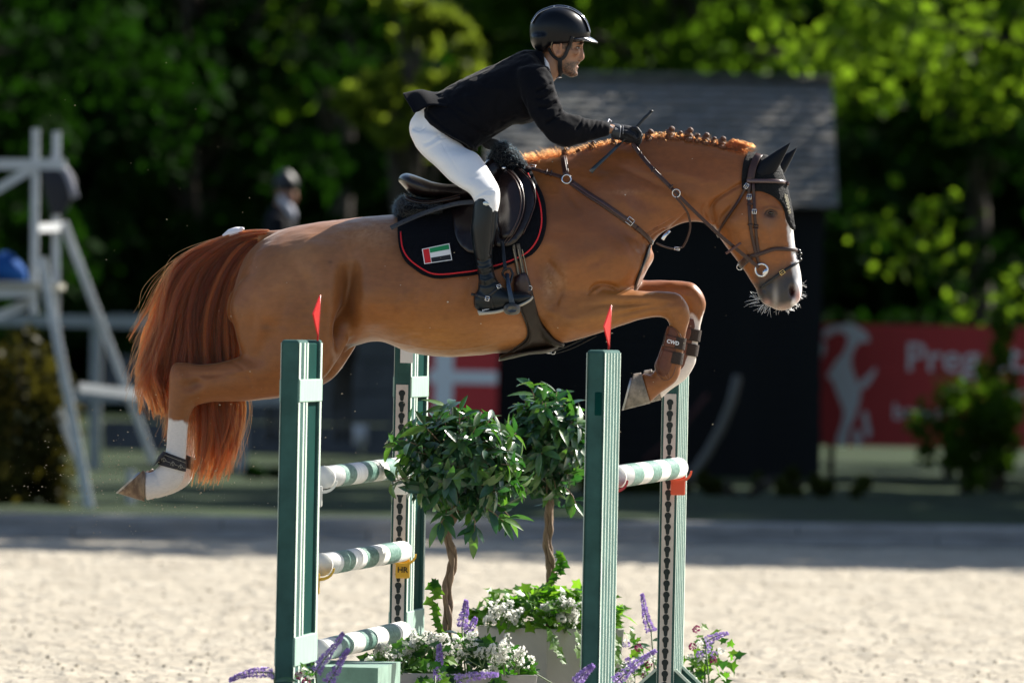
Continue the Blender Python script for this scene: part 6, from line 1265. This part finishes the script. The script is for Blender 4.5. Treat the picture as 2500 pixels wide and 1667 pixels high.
# ================================================================== THE FENCE
M_GRN = mat("green_paint", (.034, .092, .082), rough=.6, spec=.12, noise=.22, nscale=9, bump=(60, .12, .003))
M_DGRN = mat("dark_green_paint", (.003, .040, .034), rough=.7, spec=.03, noise=.15, nscale=5)
M_SAGE = mat("sage_paint", (.33, .47, .40), rough=.7, spec=.05, noise=.14, nscale=9, stretch=(6, 6, 1), bump=(60, .15, .003))
M_CREAM = mat("cream_line", (.56, .66, .58), rough=.7, spec=.05, noise=.1, nscale=9)
M_ALU = mat("alu_strip", (.50, .46, .42), rough=.5, noise=.15, nscale=12, bump=(90, .3, .002)); M_HOLE = mat("keyhole_dark", (.010, .018, .018), rough=.8)
M_PLAST = mat("white_plastic", (.74, .74, .70), rough=.4); M_PWHT = mat("pole_white", (.76, .76, .73), rough=.45, noise=.14, nscale=16, bump=(60, .3, .003))
M_PGRN = mat("pole_green", (.045, .15, .12), rough=.5, noise=.35, nscale=30, col2=(.13, .24, .20), stretch=(3, 1, 3), bump=(80, .3, .003))
# keyhole shape shared by every hole
def keyhole():
    P = []
    for k in range(14): a = math.radians(-50 + 280 * k / 13); P.append((math.cos(a) * .0145, math.sin(a) * .0145 + .008))
    P += [(-.0075, -.021), (-.004, -.025), (.004, -.025), (.0075, -.021)]
    n = len(P); V = [(x, -.0006, z) for x, z in P] + [(x, .002, z) for x, z in P]; F = [tuple(range(n))[::-1]] + [(i, (i + 1) % n, (i + 1) % n + n, i + n) for i in range(n)]
    me_ = pmesh("keyhole", V, F); me_.materials.append(M_HOLE); return me_
KEY = keyhole()
def standard(inner, outer, top, style, label, strip_side, group="green jump standards"):
    """inner/outer: world x,y of the two ends of the wing; strip on the inner end"""
    a = Vector((inner[0], inner[1], 0)); b = Vector((outer[0], outer[1], 0)); L = (b - a).length; u = (b - a) / L; ang = math.atan2(u.x, u.y)
    s = empty("jump_standard", a, -ang, label=label, cat="jump standard", group=group)      # local y = along the wing, x = across
    T = .072; nrm = 1
    def bx(nm, y0, y1, z0, z1, t, m, x=0, par=s, bev=.006): o = MB().box((x, (y0 + y1) / 2, (z0 + z1) / 2), (t, y1 - y0, z1 - z0)).build(nm, m, par, smooth=False); bevel(o, bev, 2); return o
    zt = top
    if style == 'A':
        e0, e1 = (.08, .60) if strip_side > 0 else (.40, .92)
        bx("post", 0, e0 * L, .02, zt, T, M_GRN, bev=.010); bx("post", e1 * L, L, .02, zt, T, M_GRN, bev=.012)
        bx("panel", (e0 - .01) * L, (e1 + .01) * L, .05, zt - .012, T - .028, M_DGRN)
        for z0, z1 in ((zt - .245, zt - .155), (.455, .57)): bx("rail", .006, L - .012, z0, z1, T + .010, M_SAGE, bev=.004)
        for f0, f1 in (((0.0, .07), (.61, .665), (.735, .79), (.935, .998)) if strip_side > 0 else ((0.002, .065), (.21, .265), (.335, .39), (.93, 1.0))):
            for sx in (-1, 1):
                for z0, z1 in ((.02, .455), (.57, zt - .245), (zt - .155, zt - .012)): bx("white_line", L * f0 + .001, L * f1, z0, z1, .002, M_CREAM, x=sx * (T / 2 + .0003), bev=.0004)
    else:
        bx("post", 0, L, .02, zt, T, M_GRN, bev=.012); bx("notch", L - .02, L + .003, zt - .26, zt - .165, .03, M_DGRN, x=-.012)
        k = 6
        for i in range(k):
            y = .008 + (L - .030) * i / (k - 1)
            for sx in (-1, 1): bx("white_line", y, y + .016 + (.012 if i == k - 1 else 0), .03, zt - .012, .002, M_CREAM, x=sx * (T / 2 + .0003), bev=.0004)
    st = MB().box((0, -.003, (zt - .19 + .12) / 2), (.052, .004, zt - .19 - .12)).build("keyhole_strip", M_ALU, s, smooth=False)
    z = zt - .235
    while z > .16:
        o = bpy.data.objects.new("keyhole", KEY); COL.objects.link(o); o.parent = st; o.location = (0, -.0055, z); z -= .0486
    # feet
    for yy in (.05, L - .05):
        for sx in (-1, 1):
            P = [(sx * .036, 0, .34), (sx * .036, 0, .04), (sx * .34, 0, .01), (sx * .34, 0, .06)]; V = [(x, yy - .02, z_) for x, _, z_ in P] + [(x, yy + .02, z_) for x, _, z_ in P]
            o = MB().add(V, [(0, 1, 2, 3), (7, 6, 5, 4), (0, 4, 5, 1), (1, 5, 6, 2), (2, 6, 7, 3), (3, 7, 4, 0)]).build("foot", M_GRN, s, smooth=False)
            MB().bar((sx * .04, yy - .024, .345), (sx * .345, yy - .024, .065), .012, .012).build("white_line", M_CREAM, s, smooth=False)
    return s
d2 = lambda d: d - CAMD
Zt = W(705, 829, d2(44.6)).z
A_in = W(758, 1200, d2(45.45)); A_out = W(702, 1200, d2(44.6)); B_in = W(1487, 1200, d2(45.45)); B_out = W(1449, 1200, d2(44.9))
AF_in = W(977, 1200, d2(48.95)); AF_out = W(1020, 1200, d2(49.7)); BF_in = W(1632, 1200, d2(48.95)); BF_out = W(1655, 1200, d2(49.45))
standard(A_in, A_out, Zt, 'A', "green jump standard with dark panel and red flag at the front of the fence", 1)
standard(B_in, B_out, W(1455, 854, d2(44.9)).z, 'B', "green fluted jump standard with red flag before the planter of the rear topiary", 1)
standard(AF_in, AF_out, Zt, 'A', "green jump standard with keyhole strip and dark panel beside the front topiary", -1)
standard(BF_in, BF_out, W(1455, 854, d2(44.9)).z, 'B', "green fluted jump standard with keyhole strip holding the orange cup", -1)
MB().box(W(993, 866, d2(48.93)), (.055, .008, .07)).build("number_plate", M_PLAST, smooth=False, label="small white plate screwed on top of the standard under the horse's belly", cat="plate")
# poles
def pole(na, fa, dn, df, r, label, nb=7, dark=True):
    a = W(*na, d2(dn)); b = W(*fa, d2(df)); L = (b - a).length; u = (b - a).normalized()
    mb = MB(); mb.tube([a, a.lerp(b, .5), b - u * .01, b], [r, r, r, r * .8], 24); o = mb.build("jump_pole", M_PWHT, label=label, cat="pole", group="green and white striped jump poles")
    w_ = L / nb
    for k in range(1, nb, 2): MB().tube([a + u * (k * w_), a + u * ((k + 1) * w_)], r + .0008, 24, caps=False).build("green_band", M_PGRN, o)
    MB().tube([a - u * .004, a + u * .025], r + .002, 24).build("end_cap", M_PLAST, o)
    return a, b, u
P1 = pole((790, 1165), (977, 1141), 45.65, 48.85, .0445, "top green and white striped pole of the front fence in white cups")
P2 = pole((784, 1378), (982, 1345), 45.65, 48.85, .0445, "middle green and white striped pole of the front fence in yellow cups")
P3 = pole((778, 1588), (980, 1541), 45.65, 48.85, .0445, "lowest green and white striped pole of the front fence near the ground")
P4 = pole((1500, 1164), (1655, 1142), 45.65, 48.85, .0455, "single green and white striped pole of the rear fence in orange cups")
# cups
def cup(p, m, label, txt=None, s=1):
    e = empty("jump_cup", p, label=label, cat="jump cup", group="plastic jump cups"); V = []; F = []; n = 10
    for y in (-.03, .03):
        for k in range(n + 1): a = math.pi * (1 + k / n) ; V.append((math.cos(a) * .052, y, math.sin(a) * .040 - .012))
        for k in range(n, -1, -1): a = math.pi * (1 + k / n); V.append((math.cos(a) * .060, y, math.sin(a) * .052 - .012))
    m_ = 2 * (n + 1); F = [(k, k + 1, m_ + k + 1, m_ + k) for k in range(m_ - 1)] + [(m_ - 1, 0, m_, 2 * m_ - 1)] + [(k, m_ - 1 - k, m_ - 2 - k, k + 1) for k in range(n)] + [(m_ + k, m_ + k + 1, 2 * m_ - 2 - k, 2 * m_ - 1 - k) for k in range(n)]
    MB().add(V, F).build("cradle", m, e, smooth=False); o = MB().box((0 if s > 0 else -.03, .028 * s, -.075), (.062, .014, .085)).build("bracket", m, e, smooth=False); bevel(o, .006)
    if txt: me_ = text_mesh(txt, .034, .0006, .0006); place_frame(me_, Vector((0, .028 * s - .0085, -.082)), Vector((1, 0, 0)), Vector((0, 0, 1)), Vector((0, -1, 0))); link("lettering", me_, M_HOLE, e, smooth=False)
    return e
M_YEL = mat("yellow_plastic", (.62, .36, .02), rough=.4); M_ORG = mat("orange_plastic", (.66, .085, .03), rough=.4); M_RDC = mat("red_plastic", (.40, .02, .03), rough=.4)
cup(P1[0] - P1[2] * .04, M_PLAST, "white cup under the panelled standard end of the top pole", s=-1); cup(P1[1] + P1[2] * .04, M_PLAST, "white cup on the keyhole strip holding the top pole by the topiary")
cup(P2[0] - P2[2] * .04, M_YEL, "yellow cup under the panelled standard end of the middle pole", s=-1); cup(P2[1] + P2[2] * .03, M_YEL, "yellow cup with black HR letters on the keyhole strip holding the middle pole", "HR")
cup(P3[0] - P3[2] * .04, M_PLAST, "white cup under the panelled standard end of the lowest pole", s=-1); cup(P3[1] + P3[2] * .04, M_PLAST, "white cup on the keyhole strip holding the lowest pole by the flowers")
cup(P4[0] - P4[2] * .04, M_RDC, "dark red cup behind the fluted standard under the rear pole", s=-1); cup(P4[1] + P4[2] * .03, M_ORG, "orange cup on the keyhole strip holding the rear pole")
# red flags on the front edge of the near standards
M_FLAG = mat("red_flag", (.70, .028, .032), rough=.35, coat=.3, trans=(.35, (1.2, .5, .5)))
def flag(x, y0, y1, xl, yl, d, label):
    f0 = W(x, y0 + 3, d2(d)); f1 = W(x + 5.5, y1, d2(d)); t = empty("marker_flag", f0, label=label, cat="flag", group="red marker flags on the standards")
    MB().tube([Vector((0, 0, 0)), f1 - f0], .0042, 8).build("rod", M_FLAG, t); q = W(xl, yl, d2(d) - .10) - f0
    a = (f1 - f0) * .99; c = (f1 - f0) * .10; th = Vector((.0025, 0, 0)); V = [a - th, a + th, c - th, c + th, q - th, q + th, a * .97 + Vector((0, -.02, 0)) - th, a * .97 + Vector((0, -.02, 0)) + th]
    MB().add(V, [(0, 2, 4), (1, 5, 3), (0, 4, 5, 1), (4, 2, 3, 5), (0, 1, 3, 2)]).build("plate", M_FLAG, t, smooth=False)
flag(775.5, 829, 720, 764, 766, 45.35, "red plastic flag on the panelled green standard below the horse's flank")
flag(1486, 855, 745, 1474, 797, 45.35, "red plastic flag on the fluted green standard below the foreleg")
# white painted panel of the base board left of the planter
o = MB().box(W(860, 1650, d2(46.0)), (.30, .9, .10), Matrix.Rotation(-.09, 3, 'Z')).build("ground_board", mat("faded_green_board", (.20, .32, .26), rough=.6, noise=.3, nscale=10), smooth=False, label="faded green board lying on the ground behind the front standard", cat="board")
# ================================================================== TOPIARIES, PLANTERS, FLOWERS
rp_ = np.random.default_rng(77)
def leaf_mesh(name, L, Wd, curl=.25, fold=.25, tip=1.0, nseg=5):
    V = []; F = []
    for i in range(nseg + 1):
        t = i / nseg; w = Wd * math.sin(math.pi * t ** .85) ** .8 * (1 if i not in (0, nseg) else .0) ; x = L * t; z = -curl * L * t * t
        V += [(x, -w / 2, z + fold * w / 2), (x, 0, z), (x, w / 2, z + fold * w / 2)]
    for i in range(nseg):
        for j in (0, 1): a = i * 3 + j; F.append((a, a + 3, a + 4, a + 1))
    return pmesh(name, V, F)
M_TOP = [mat("topiary_leaf_%d" % i, c, rough=.28, spec=.6, noise=.25, nscale=25, trans=(.28, t), coat=.25) for i, (c, t) in enumerate((((.026, .075, .042), (1.6, 2.4, .5)), ((.042, .105, .046), (1.8, 2.4, .5)), ((.09, .18, .05), (1.8, 2.2, .6))))]
TOPL = []
for i in range(6):
    me_ = leaf_mesh("topiary_leaf", .078 + .006 * i, .031 + .002 * (i % 3), .12 + .10 * (i % 3), .3); me_.materials.append(M_TOP[(0, 0, 1, 1, 0, 2)[i]]); me_.polygons.foreach_set('use_smooth', [True] * len(me_.polygons)); TOPL.append(me_)
def orient(d, up):
    d = d.normalized(); y = up.cross(d)
    if y.length < 1e-3: y = Vector((0, 1, 0))
    y.normalize(); z = d.cross(y); return Matrix((d, y, z)).transposed()
def scatter_leaves(parent, spots, meshes, nobj, name="leaf"):
    """spots: (pos, R, scale, mesh index); the nearest nobj are objects, the rest one joined part"""
    spots = sorted(spots, key=lambda s: s[0].y); rest = MB()
    keep = set(range(0, min(nobj, len(spots))))
    mats = []
    for i, (p, R, s, k) in enumerate(spots):
        if i in keep:
            o = bpy.data.objects.new(name, meshes[k]); COL.objects.link(o); o.parent = parent; o.matrix_local = Matrix.Translation(p) @ R.to_4x4() @ Matrix.Scale(s, 4)
        else:
            m = meshes[k].materials[0]
            if m not in mats: mats.append(m)
            rest.add([p + R @ (Vector(v.co) * s) for v in meshes[k].vertices], [tuple(f.vertices) for f in meshes[k].polygons], mats.index(m))
    if rest.V: rest.build("inner_leaves", mats, parent, kind="stuff")
def topiary(cx, cy, rx, ry, d, trunk, label, n=760, seed=0, hang=()):
    r_ = np.random.default_rng(seed); c = W(cx, cy, d2(d)); s = (d / FPX); base = W(*trunk[-1], d2(d)); t = empty("topiary_tree", (base.x, base.y, 0.25), label=label, cat="topiary", group="ball topiaries in planters"); O = Vector(t.location)
    # twisted stems
    T = [W(x, y, d2(d)) - O for x, y in trunk]; C = crom([tuple(q) for q in T], 8); mb = MB(); n_ = len(C)
    for k in range(3):
        P = []
        for i, q in enumerate(C): a = i / n_ * 9 + k * 2.09; P.append(Vector(q) + Vector((math.cos(a), math.sin(a), 0)) * .009 * (1 + .5 * (i / n_)))
        mb.tube(P[::-1], [.0125 - .004 * i / n_ + .0035 * math.sin(i * .9 + k * 2) for i in range(n_)][::-1], 10)
    m_tr = mat("twisted_stem", (.20, .135, .085), rough=.8, noise=.4, nscale=40, bump=(60, .7, .01), stretch=(1, 1, .3)); mb.build("stem", m_tr, t)
    R = Vector((rx * s, rx * s, ry * s)); cc = c - O; twigs = MB(); spots = []
    for k in range(n // 7):
        u = r_.normal(0, 1, 3); u /= np.linalg.norm(u); rad = r_.uniform(.62, 1.0) * (1 + .10 * r_.normal()); p = cc + Vector((u[0] * R.x, u[1] * R.y, u[2] * R.z)) * rad; dr = Vector(u) + Vector((0, 0, .25))
        twigs.tube([cc + (p - cc) * .25, cc + (p - cc) * .7, p], [.004, .003, .0018], 5)
        for j in range(7):
            a = j * 2.4 + r_.random(); side = dr.orthogonal().normalized(); side = Matrix.Rotation(a, 3, dr) @ side
            ld = (dr.normalized() * r_.uniform(.15, .8) + side * r_.uniform(.5, 1) + Vector((0, 0, -.35 * r_.random()))); pos = p - dr.normalized() * .022 * (j / 2) + Vector(r_.normal(0, .006, 3)); up = Vector(r_.normal(0, .35, 3)) + Vector(u) * .8 + Vector((0, 0, .5))
            spots.append((pos, orient(ld, up), r_.uniform(.7, 1.2), int(r_.integers(0, 6))))
    for hx, hy, dx, dy in hang:
        p = W(hx, hy, d2(d) - .1) - O; q = W(hx + dx, hy + dy, d2(d) - .12) - O; twigs.tube([p, p.lerp(q, .5) + Vector((.01, 0, 0)), q], .0025, 5)
        for j in range(6): pp = p.lerp(q, .4 + .12 * j); spots.append((pp, orient((q - p).normalized() + Vector(r_.normal(0, .6, 3)), Vector((0, -.6, 1))), 1.1, int(r_.integers(0, 6))))
    twigs.build("twigs", m_tr, t); scatter_leaves(t, spots, TOPL, 300); return t
TB1 = (1096, 1512)
topiary(1120, 1126, 156, 138, 47.7, [(1110, 1180), (1112, 1240), (1092, 1300), (1106, 1370), (1092, 1430), (1094, 1512), (1090, 1600)], "leafy ball topiary on a twisted stem in the planter with white flowers", 1250, 5, [(1170, 1230, 60, 42), (1090, 1240, -14, 36), (1150, 1250, 8, 45)])
topiary(1336, 1076, 114, 132, 50.0, [(1340, 1130), (1338, 1190), (1342, 1260), (1336, 1320), (1344, 1380), (1342, 1440), (1340, 1530)], "leafy ball topiary half hidden behind the fluted green standard", 1000, 6, [(1380, 1190, 25, 40)])
# planters
M_POT = mat("grey_planter", (.37, .35, .335), rough=.75, noise=.1, nscale=4, bump=(40, .2, .004)); M_SOIL = mat("soil", (.03, .022, .016), rough=1, bump=(60, 1, .02))
def planter(x, y, w, dpt, h, rot, label):
    t = empty("planter_box", (x, y, 0), rot, label=label, cat="planter", group="grey tapered planter boxes"); V = []; F = []
    for z, k in ((.0, .86), (h, 1.0), (h, .955), (h - .05, .95)): V += [(-w / 2 * k, -dpt / 2 * k, z), (w / 2 * k, -dpt / 2 * k, z), (w / 2 * k, dpt / 2 * k, z), (-w / 2 * k, dpt / 2 * k, z)]
    for r in range(3):
        for k in range(4): F.append((r * 4 + k, r * 4 + (k + 1) % 4, r * 4 + 4 + (k + 1) % 4, r * 4 + 4 + k))
    F.append((3, 2, 1, 0)); o = MB().add(V, F).build("box", M_POT, t, smooth=False); bevel(o, .006); MB().box((0, 0, h - .055), (w * .93, dpt * .93, .02)).build("soil", M_SOIL, t, smooth=False); return t
q = W(1097, 1640, d2(47.7)); planter(q.x, q.y, .70, .42, q.z, math.radians(6), "low grey planter box under the front topiary with white flowers")
H1 = q.z; Q1 = q.copy()
q2 = W(1345, 1530, d2(50.0)); planter(q2.x, q2.y, .46, .46, q2.z, math.radians(42), "tall grey planter box under the rear topiary with bright ivy")
# ivy and flowers
def ivy_mesh(name, s):
    P = [(0, 0), (-.25, .45), (.15, .38), (.35, .62), (.55, .28), (1, 0), (.55, -.28), (.35, -.62), (.15, -.38), (-.25, -.45)]
    return pmesh(name, [(x * s, y * s, -.15 * s * x * x + .12 * s * abs(y)) for x, y in P], [(0, 1, 2), (0, 2, 3, 4), (0, 4, 5), (0, 5, 6), (0, 6, 7, 8), (0, 8, 9)])
IVY = []
for i, (c, tcol) in enumerate((((.035, .11, .018), (1.7, 2.1, .5)), ((.075, .19, .025), (1.8, 2.0, .5)), ((.12, .24, .04), (1.7, 1.8, .5)), ((.02, .065, .02), (1.5, 2., .5)))):
    me_ = ivy_mesh("ivy_leaf", .042 + .004 * i); me_.materials.append(mat("ivy_leaf_%d" % i, c, rough=.4, noise=.2, nscale=30, trans=(.5, tcol))); IVY.append(me_)
M_WFL = mat("white_petal", (.84, .84, .80), rough=.6, trans=(.6, (1, 1, 1))); M_PUR = mat("purple_petal", (.36, .24, .60), rough=.6, trans=(.3, (1.2, 1, 1.2)), noise=.3, nscale=60, col2=(.52, .42, .72)); M_STEM = mat("green_stem", (.10, .16, .06), rough=.6); M_MAG = mat("magenta_petal", (.30, .012, .13), rough=.6, trans=(.25, (1.2, .8, 1)))
def florets(mb, P, spread, n, size, r_):
    for _ in range(n):
        t = r_.random(); k = t * (len(P) - 1); i = min(int(k), len(P) - 2); p = P[i].lerp(P[i + 1], k - i); w = spread * (1.05 - .85 * t) * r_.uniform(.5, 1); a = r_.random() * 6.28; dv = (P[-1] - P[0]).normalized(); o = Matrix.Rotation(a, 3, dv) @ dv.orthogonal().normalized(); c = p + o * w; s = size * r_.uniform(.6, 1.2)
        x = o.cross(dv).normalized(); y = (dv * .6 + o).normalized(); mb.add([c, c + x * s + y * s * .3, c + y * s, c - x * s + y * s * .3], [(0, 1, 2, 3)]); mb.add([c, c + dv * s, c + y * s * .7, c - dv * s * .6 + y * .3 * s], [(0, 1, 2, 3)])
def spray(parent, pts, spread, n, size, m, r_, nm="flower_spray"):
    P = [Vector(q) for q in crom([tuple(p) for p in pts], 6)]; st = MB().tube(P, [.0028 * (1 - .6 * i / len(P)) for i in range(len(P))], 6).build(nm, M_STEM, parent); mb = MB(); k = int(len(P) * .35); florets(mb, P[k:], spread, n, size, r_); mb.build("florets", m, st, smooth=False, kind="stuff"); return st
def bed(x, y, z, w, dpt, h, n, label, white, seed, bright=(0, 1, 2, 3), trail=0, rot=0):
    r_ = np.random.default_rng(seed); t = empty("ivy_plant", (x, y, z - .05), rot, label=label, cat="ivy"); spots = []; st = MB()
    for _ in range(n):
        u, v = r_.uniform(-1, 1), r_.uniform(-1, 1); hh = h * (1 - .6 * u * u) * r_.random() ** .6; p = Vector((u * w / 2, v * dpt / 2, .03 + hh)); d_ = Vector((u * .8 + r_.normal(0, .5), v - .3 + r_.normal(0, .5), r_.normal(.1, .4))); spots.append((p, orient(d_, Vector((0, -.5, .8)) + Vector(r_.normal(0, .3, 3))), r_.uniform(.7, 1.3), int(r_.choice(bright))))
    for _ in range(trail):
        u = r_.uniform(-1, 1); p0 = Vector((u * w / 2, -dpt / 2, .03))
        for k in range(6): p = p0 + Vector((r_.normal(0, .012), -.03 - .01 * k, -.022 * k)); spots.append((p, orient(Vector((r_.normal(0, .7), -.4, -.6)), Vector((0, -1, .4))), r_.uniform(.7, 1.2), int(r_.choice(bright))))
    for k in range(10): st.tube([Vector((r_.normal(0, w * .25), 0, 0)), Vector((r_.normal(0, w * .3), r_.normal(0, .05), h * .8))], .003, 5)
    st.build("stem", M_STEM, t); scatter_leaves(t, spots, IVY, 200)
    for fx, fy, ln in white:
        p = W(fx, fy, y - dpt * .5 - .02) - Vector(t.location); p = Matrix.Rotation(-rot, 3, 'Z') @ p; b_ = p + Vector((r_.normal(0, .02), .03, -ln * .8)); 
        for k in range(3): e = p + Vector((r_.normal(0, .034), r_.normal(0, .015), r_.normal(0, .026))); spray(t, [b_, b_.lerp(e, .6) + Vector((r_.normal(0, .01), 0, .01)), e], .024, 26, .0125, M_WFL, r_)
    return t
bed(Q1.x, Q1.y - .02, H1, .68, .40, .17, 480, "ivy and white astilbe flowers filling the low grey planter", [(938, 1575, .12), (960, 1590, .1), (1012, 1555, .12), (1022, 1572, .1), (1040, 1550, .12), (1080, 1560, .1), (1115, 1565, .1), (1180, 1575, .12), (1192, 1610, .12), (1200, 1580, .12), (1245, 1585, .14), (1262, 1570, .16), (1268, 1596, .1), (990, 1585, .1), (1150, 1560, .1)], 91, (0, 0, 3, 1), 8, math.radians(6))
bed(q2.x, q2.y, q2.z, .50, .50, .20, 620, "bright green ivy with white flowers filling the tall grey planter", [(1210, 1475, .1), (1235, 1482, .1), (1262, 1490, .1), (1330, 1478, .1), (1350, 1485, .1), (1375, 1480, .1), (1390, 1478, .1), (1400, 1500, .1), (1215, 1500, .1), (1405, 1478, .1)], 92, (1, 2, 2, 1), 5, math.radians(42))
# ivy shoots climbing the stems
def shoot(d, pts, label, seed):
    r_ = np.random.default_rng(seed); P = [W(x, y, d2(d) - .05) for x, y in pts]; t = empty("ivy_shoot", P[0], label=label, cat="ivy"); O = P[0]; C = crom([tuple(p - O) for p in P], 6); MB().tube([Vector(c) for c in C], .002, 6).build("stem", M_STEM, t)
    for i in range(2, len(C), 2):
        o = bpy.data.objects.new("leaf", IVY[int(r_.choice((0, 1, 2)))]); COL.objects.link(o); o.parent = t; o.matrix_local = Matrix.Translation(Vector(C[i])) @ orient(Vector((r_.choice((-1, 1)), -.4, -.3)), Vector((0, -1, .6))).to_4x4() @ Matrix.Scale(r_.uniform(.7, 1.05), 4)
shoot(47.7, [(1080, 1560), (1062, 1520), (1056, 1480), (1060, 1440), (1054, 1418)], "ivy shoot climbing beside the twisted stem of the front topiary", 4)
shoot(50.0, [(1336, 1470), (1346, 1430), (1366, 1395), (1372, 1370), (1358, 1350)], "thin ivy shoot climbing the stem of the rear topiary", 5)
# purple buddleia stems at the bottom edge of the picture
def purple(d, pts, label, seed, n=300, spread=.024, mt=None):
    r_ = np.random.default_rng(seed); P = [W(x, y, d2(d)) for x, y in pts]; b_ = Vector((P[0].x, P[0].y, 0)); t = empty("buddleia_stem", b_, label=label, cat="flower", group="purple flower spikes by the fence")
    MB().tube([Vector((0, 0, 0)), (P[0] - b_) * .6 + Vector((.02, 0, 0)), P[0] - b_], .0035, 6).build("stem", M_STEM, t); Q = [p - b_ for p in P]; C = [Vector(c) for c in crom([tuple(q) for q in Q], 6)]; MB().tube(C, [.004 - .003 * i / len(C) for i in range(len(C))], 6).build("spike", M_STEM, t); mb = MB(); florets(mb, C, spread, n, .0085, r_); mb.build("florets", mt or M_PUR, t, smooth=False, kind="stuff")
    if seed % 2:
        for k in range(5): o = bpy.data.objects.new("leaf", TOPL[2]); COL.objects.link(o); o.parent = t; o.matrix_local = Matrix.Translation((P[0] - b_) * (.92 - .05 * k)) @ orient(Vector((r_.normal(0, 1), -.4, .3)), Vector((0, -.5, 1))).to_4x4() @ Matrix.Scale(1.1, 4)
purple(44.3, [(668, 1642), (630, 1640), (595, 1646), (560, 1660)], "purple flower spike arching left before the panelled standard", 1)
purple(44.4, [(770, 1640), (790, 1610), (815, 1580), (838, 1545)], "purple flower spike leaning right across the lowest pole", 2)
purple(44.4, [(800, 1668), (818, 1640), (834, 1610), (850, 1585)], "darker purple flower spike beside the faded green board", 3)
purple(45.6, [(1070, 1660), (1072, 1630), (1073, 1600), (1072, 1570)], "pale purple flower spike standing upright before the low planter", 4)
purple(47.6, [(1128, 1530), (1132, 1505), (1136, 1485), (1138, 1465)], "purple flower spike behind the stem of the front topiary", 5)
purple(47.8, [(1134, 1545), (1146, 1535), (1156, 1520), (1162, 1508)], "short purple flower spike next to the planter rim", 6, 140)
purple(49.8, [(1590, 1542), (1580, 1515), (1574, 1485), (1568, 1450)], "slender purple flower spike behind the rear fence pole", 7)
purple(49.9, [(1722, 1568), (1740, 1556), (1758, 1549), (1776, 1545)], "purple flower spike pointing away beside the far fluted standard", 8, 160)
purple(44.2, [(1405, 1668), (1420, 1650), (1436, 1634), (1448, 1624)], "purple flower spike rising before the fluted standard", 9)
purple(44.6, [(1500, 1668), (1530, 1640), (1560, 1614), (1600, 1588)], "long purple flower spike between the two fluted standards", 10, 320)
purple(44.5, [(1110, 1662), (1150, 1652), (1180, 1648), (1215, 1646)], "pale purple spike lying along the rim of the low planter", 12, 200)
# mixed bouquet round the far fluted standard and the near one
def bouquet(cx, cy, d, w, label, seed, nl=60, bloom=((M_PUR, 3), (M_MAG, 3), (M_WFL, 8))):
    r_ = np.random.default_rng(seed); c = W(cx, cy, d2(d)); t = empty("flower_bunch", (c.x, c.y, 0), label=label, cat="flowers"); O = Vector(t.location); spots = []
    for _ in range(nl): p = c - O + Vector((r_.normal(0, w * .4), r_.normal(0, .05), r_.normal(-.03, .06))); spots.append((p, orient(Vector(r_.normal(0, 1, 3)), Vector((0, -.6, .8))), r_.uniform(.6, 1.1), int(r_.integers(0, 4))))
    scatter_leaves(t, spots, IVY, 60); MB().tube([Vector((0, 0, 0)), c - O], .004, 6).build("stem", M_STEM, t)
    for m, k in bloom:
        for _ in range(k):
            p = c - O + Vector((r_.normal(0, w * .4), -.05, r_.normal(.0, .055))); mb = MB()
            for j in range(26):
                u = Vector(r_.normal(0, 1, 3)).normalized(); x = u.orthogonal().normalized(); y = u.cross(x); s = .009; q = p + u * .011; mb.add([q, q + x * s + u * s * .5, q + u * s, q + y * s + u * s * .4], [(0, 1, 2, 3)])
            mb.build("blossom", m, t, smooth=False)
bouquet(1722, 1600, 50.0, .17, "mixed purple and white flower bunch behind the far fluted standard", 51, 70)
bouquet(1550, 1610, 49.6, .14, "white and purple flowers left of the far fluted standard foot", 52, 50)
bouquet(752, 1650, 44.6, .08, "magenta and white flower bunch at the foot of the panelled standard", 53, 18, ((M_MAG, 4), (M_WFL, 3)))
bouquet(1062, 1648, 45.4, .14, "bluish green leaf bunch below the upright purple spike", 54, 26, ((M_WFL, 2),))
# sand thrown up behind the hind hooves and a few flecks elsewhere
V = []; F = []; rs = np.random.default_rng(5)
for k in range(900):
    if k < 520: x, y = rs.normal(300, 130), rs.normal(1175, 70)
    elif k < 760: x, y = rs.normal(620, 170), rs.normal(1080, 130)
    elif k < 840: x, y = rs.uniform(50, 700), rs.uniform(150, 1000)
    else: x, y = rs.uniform(900, 1800), rs.uniform(600, 1100)
    if y > 1330: continue
    p = W(x, y, rs.normal(0 if k < 760 else -.5, .25)); r = (.0011 + .0030 * rs.random() ** 4) * (1.2 if k < 760 else 1.0); n0 = len(V)
    for a, b_, c in ((1, 0, -.5), (-1, 0, -.5), (0, 1, .4), (0, -1, .6)): V.append((p.x + a * r * rs.uniform(.6, 1.3), p.y + b_ * r, p.z + c * r * rs.uniform(.6, 1.3)))
    F += [(n0, n0 + 1, n0 + 2), (n0, n0 + 3, n0 + 1), (n0, n0 + 2, n0 + 3), (n0 + 1, n0 + 3, n0 + 2)]
MB().add(V, F).build("flying_sand", mat("sand_grain", (.50, .44, .35), rough=.9), smooth=False, label="sand grains flying off the hind hooves", cat="sand", kind="stuff")
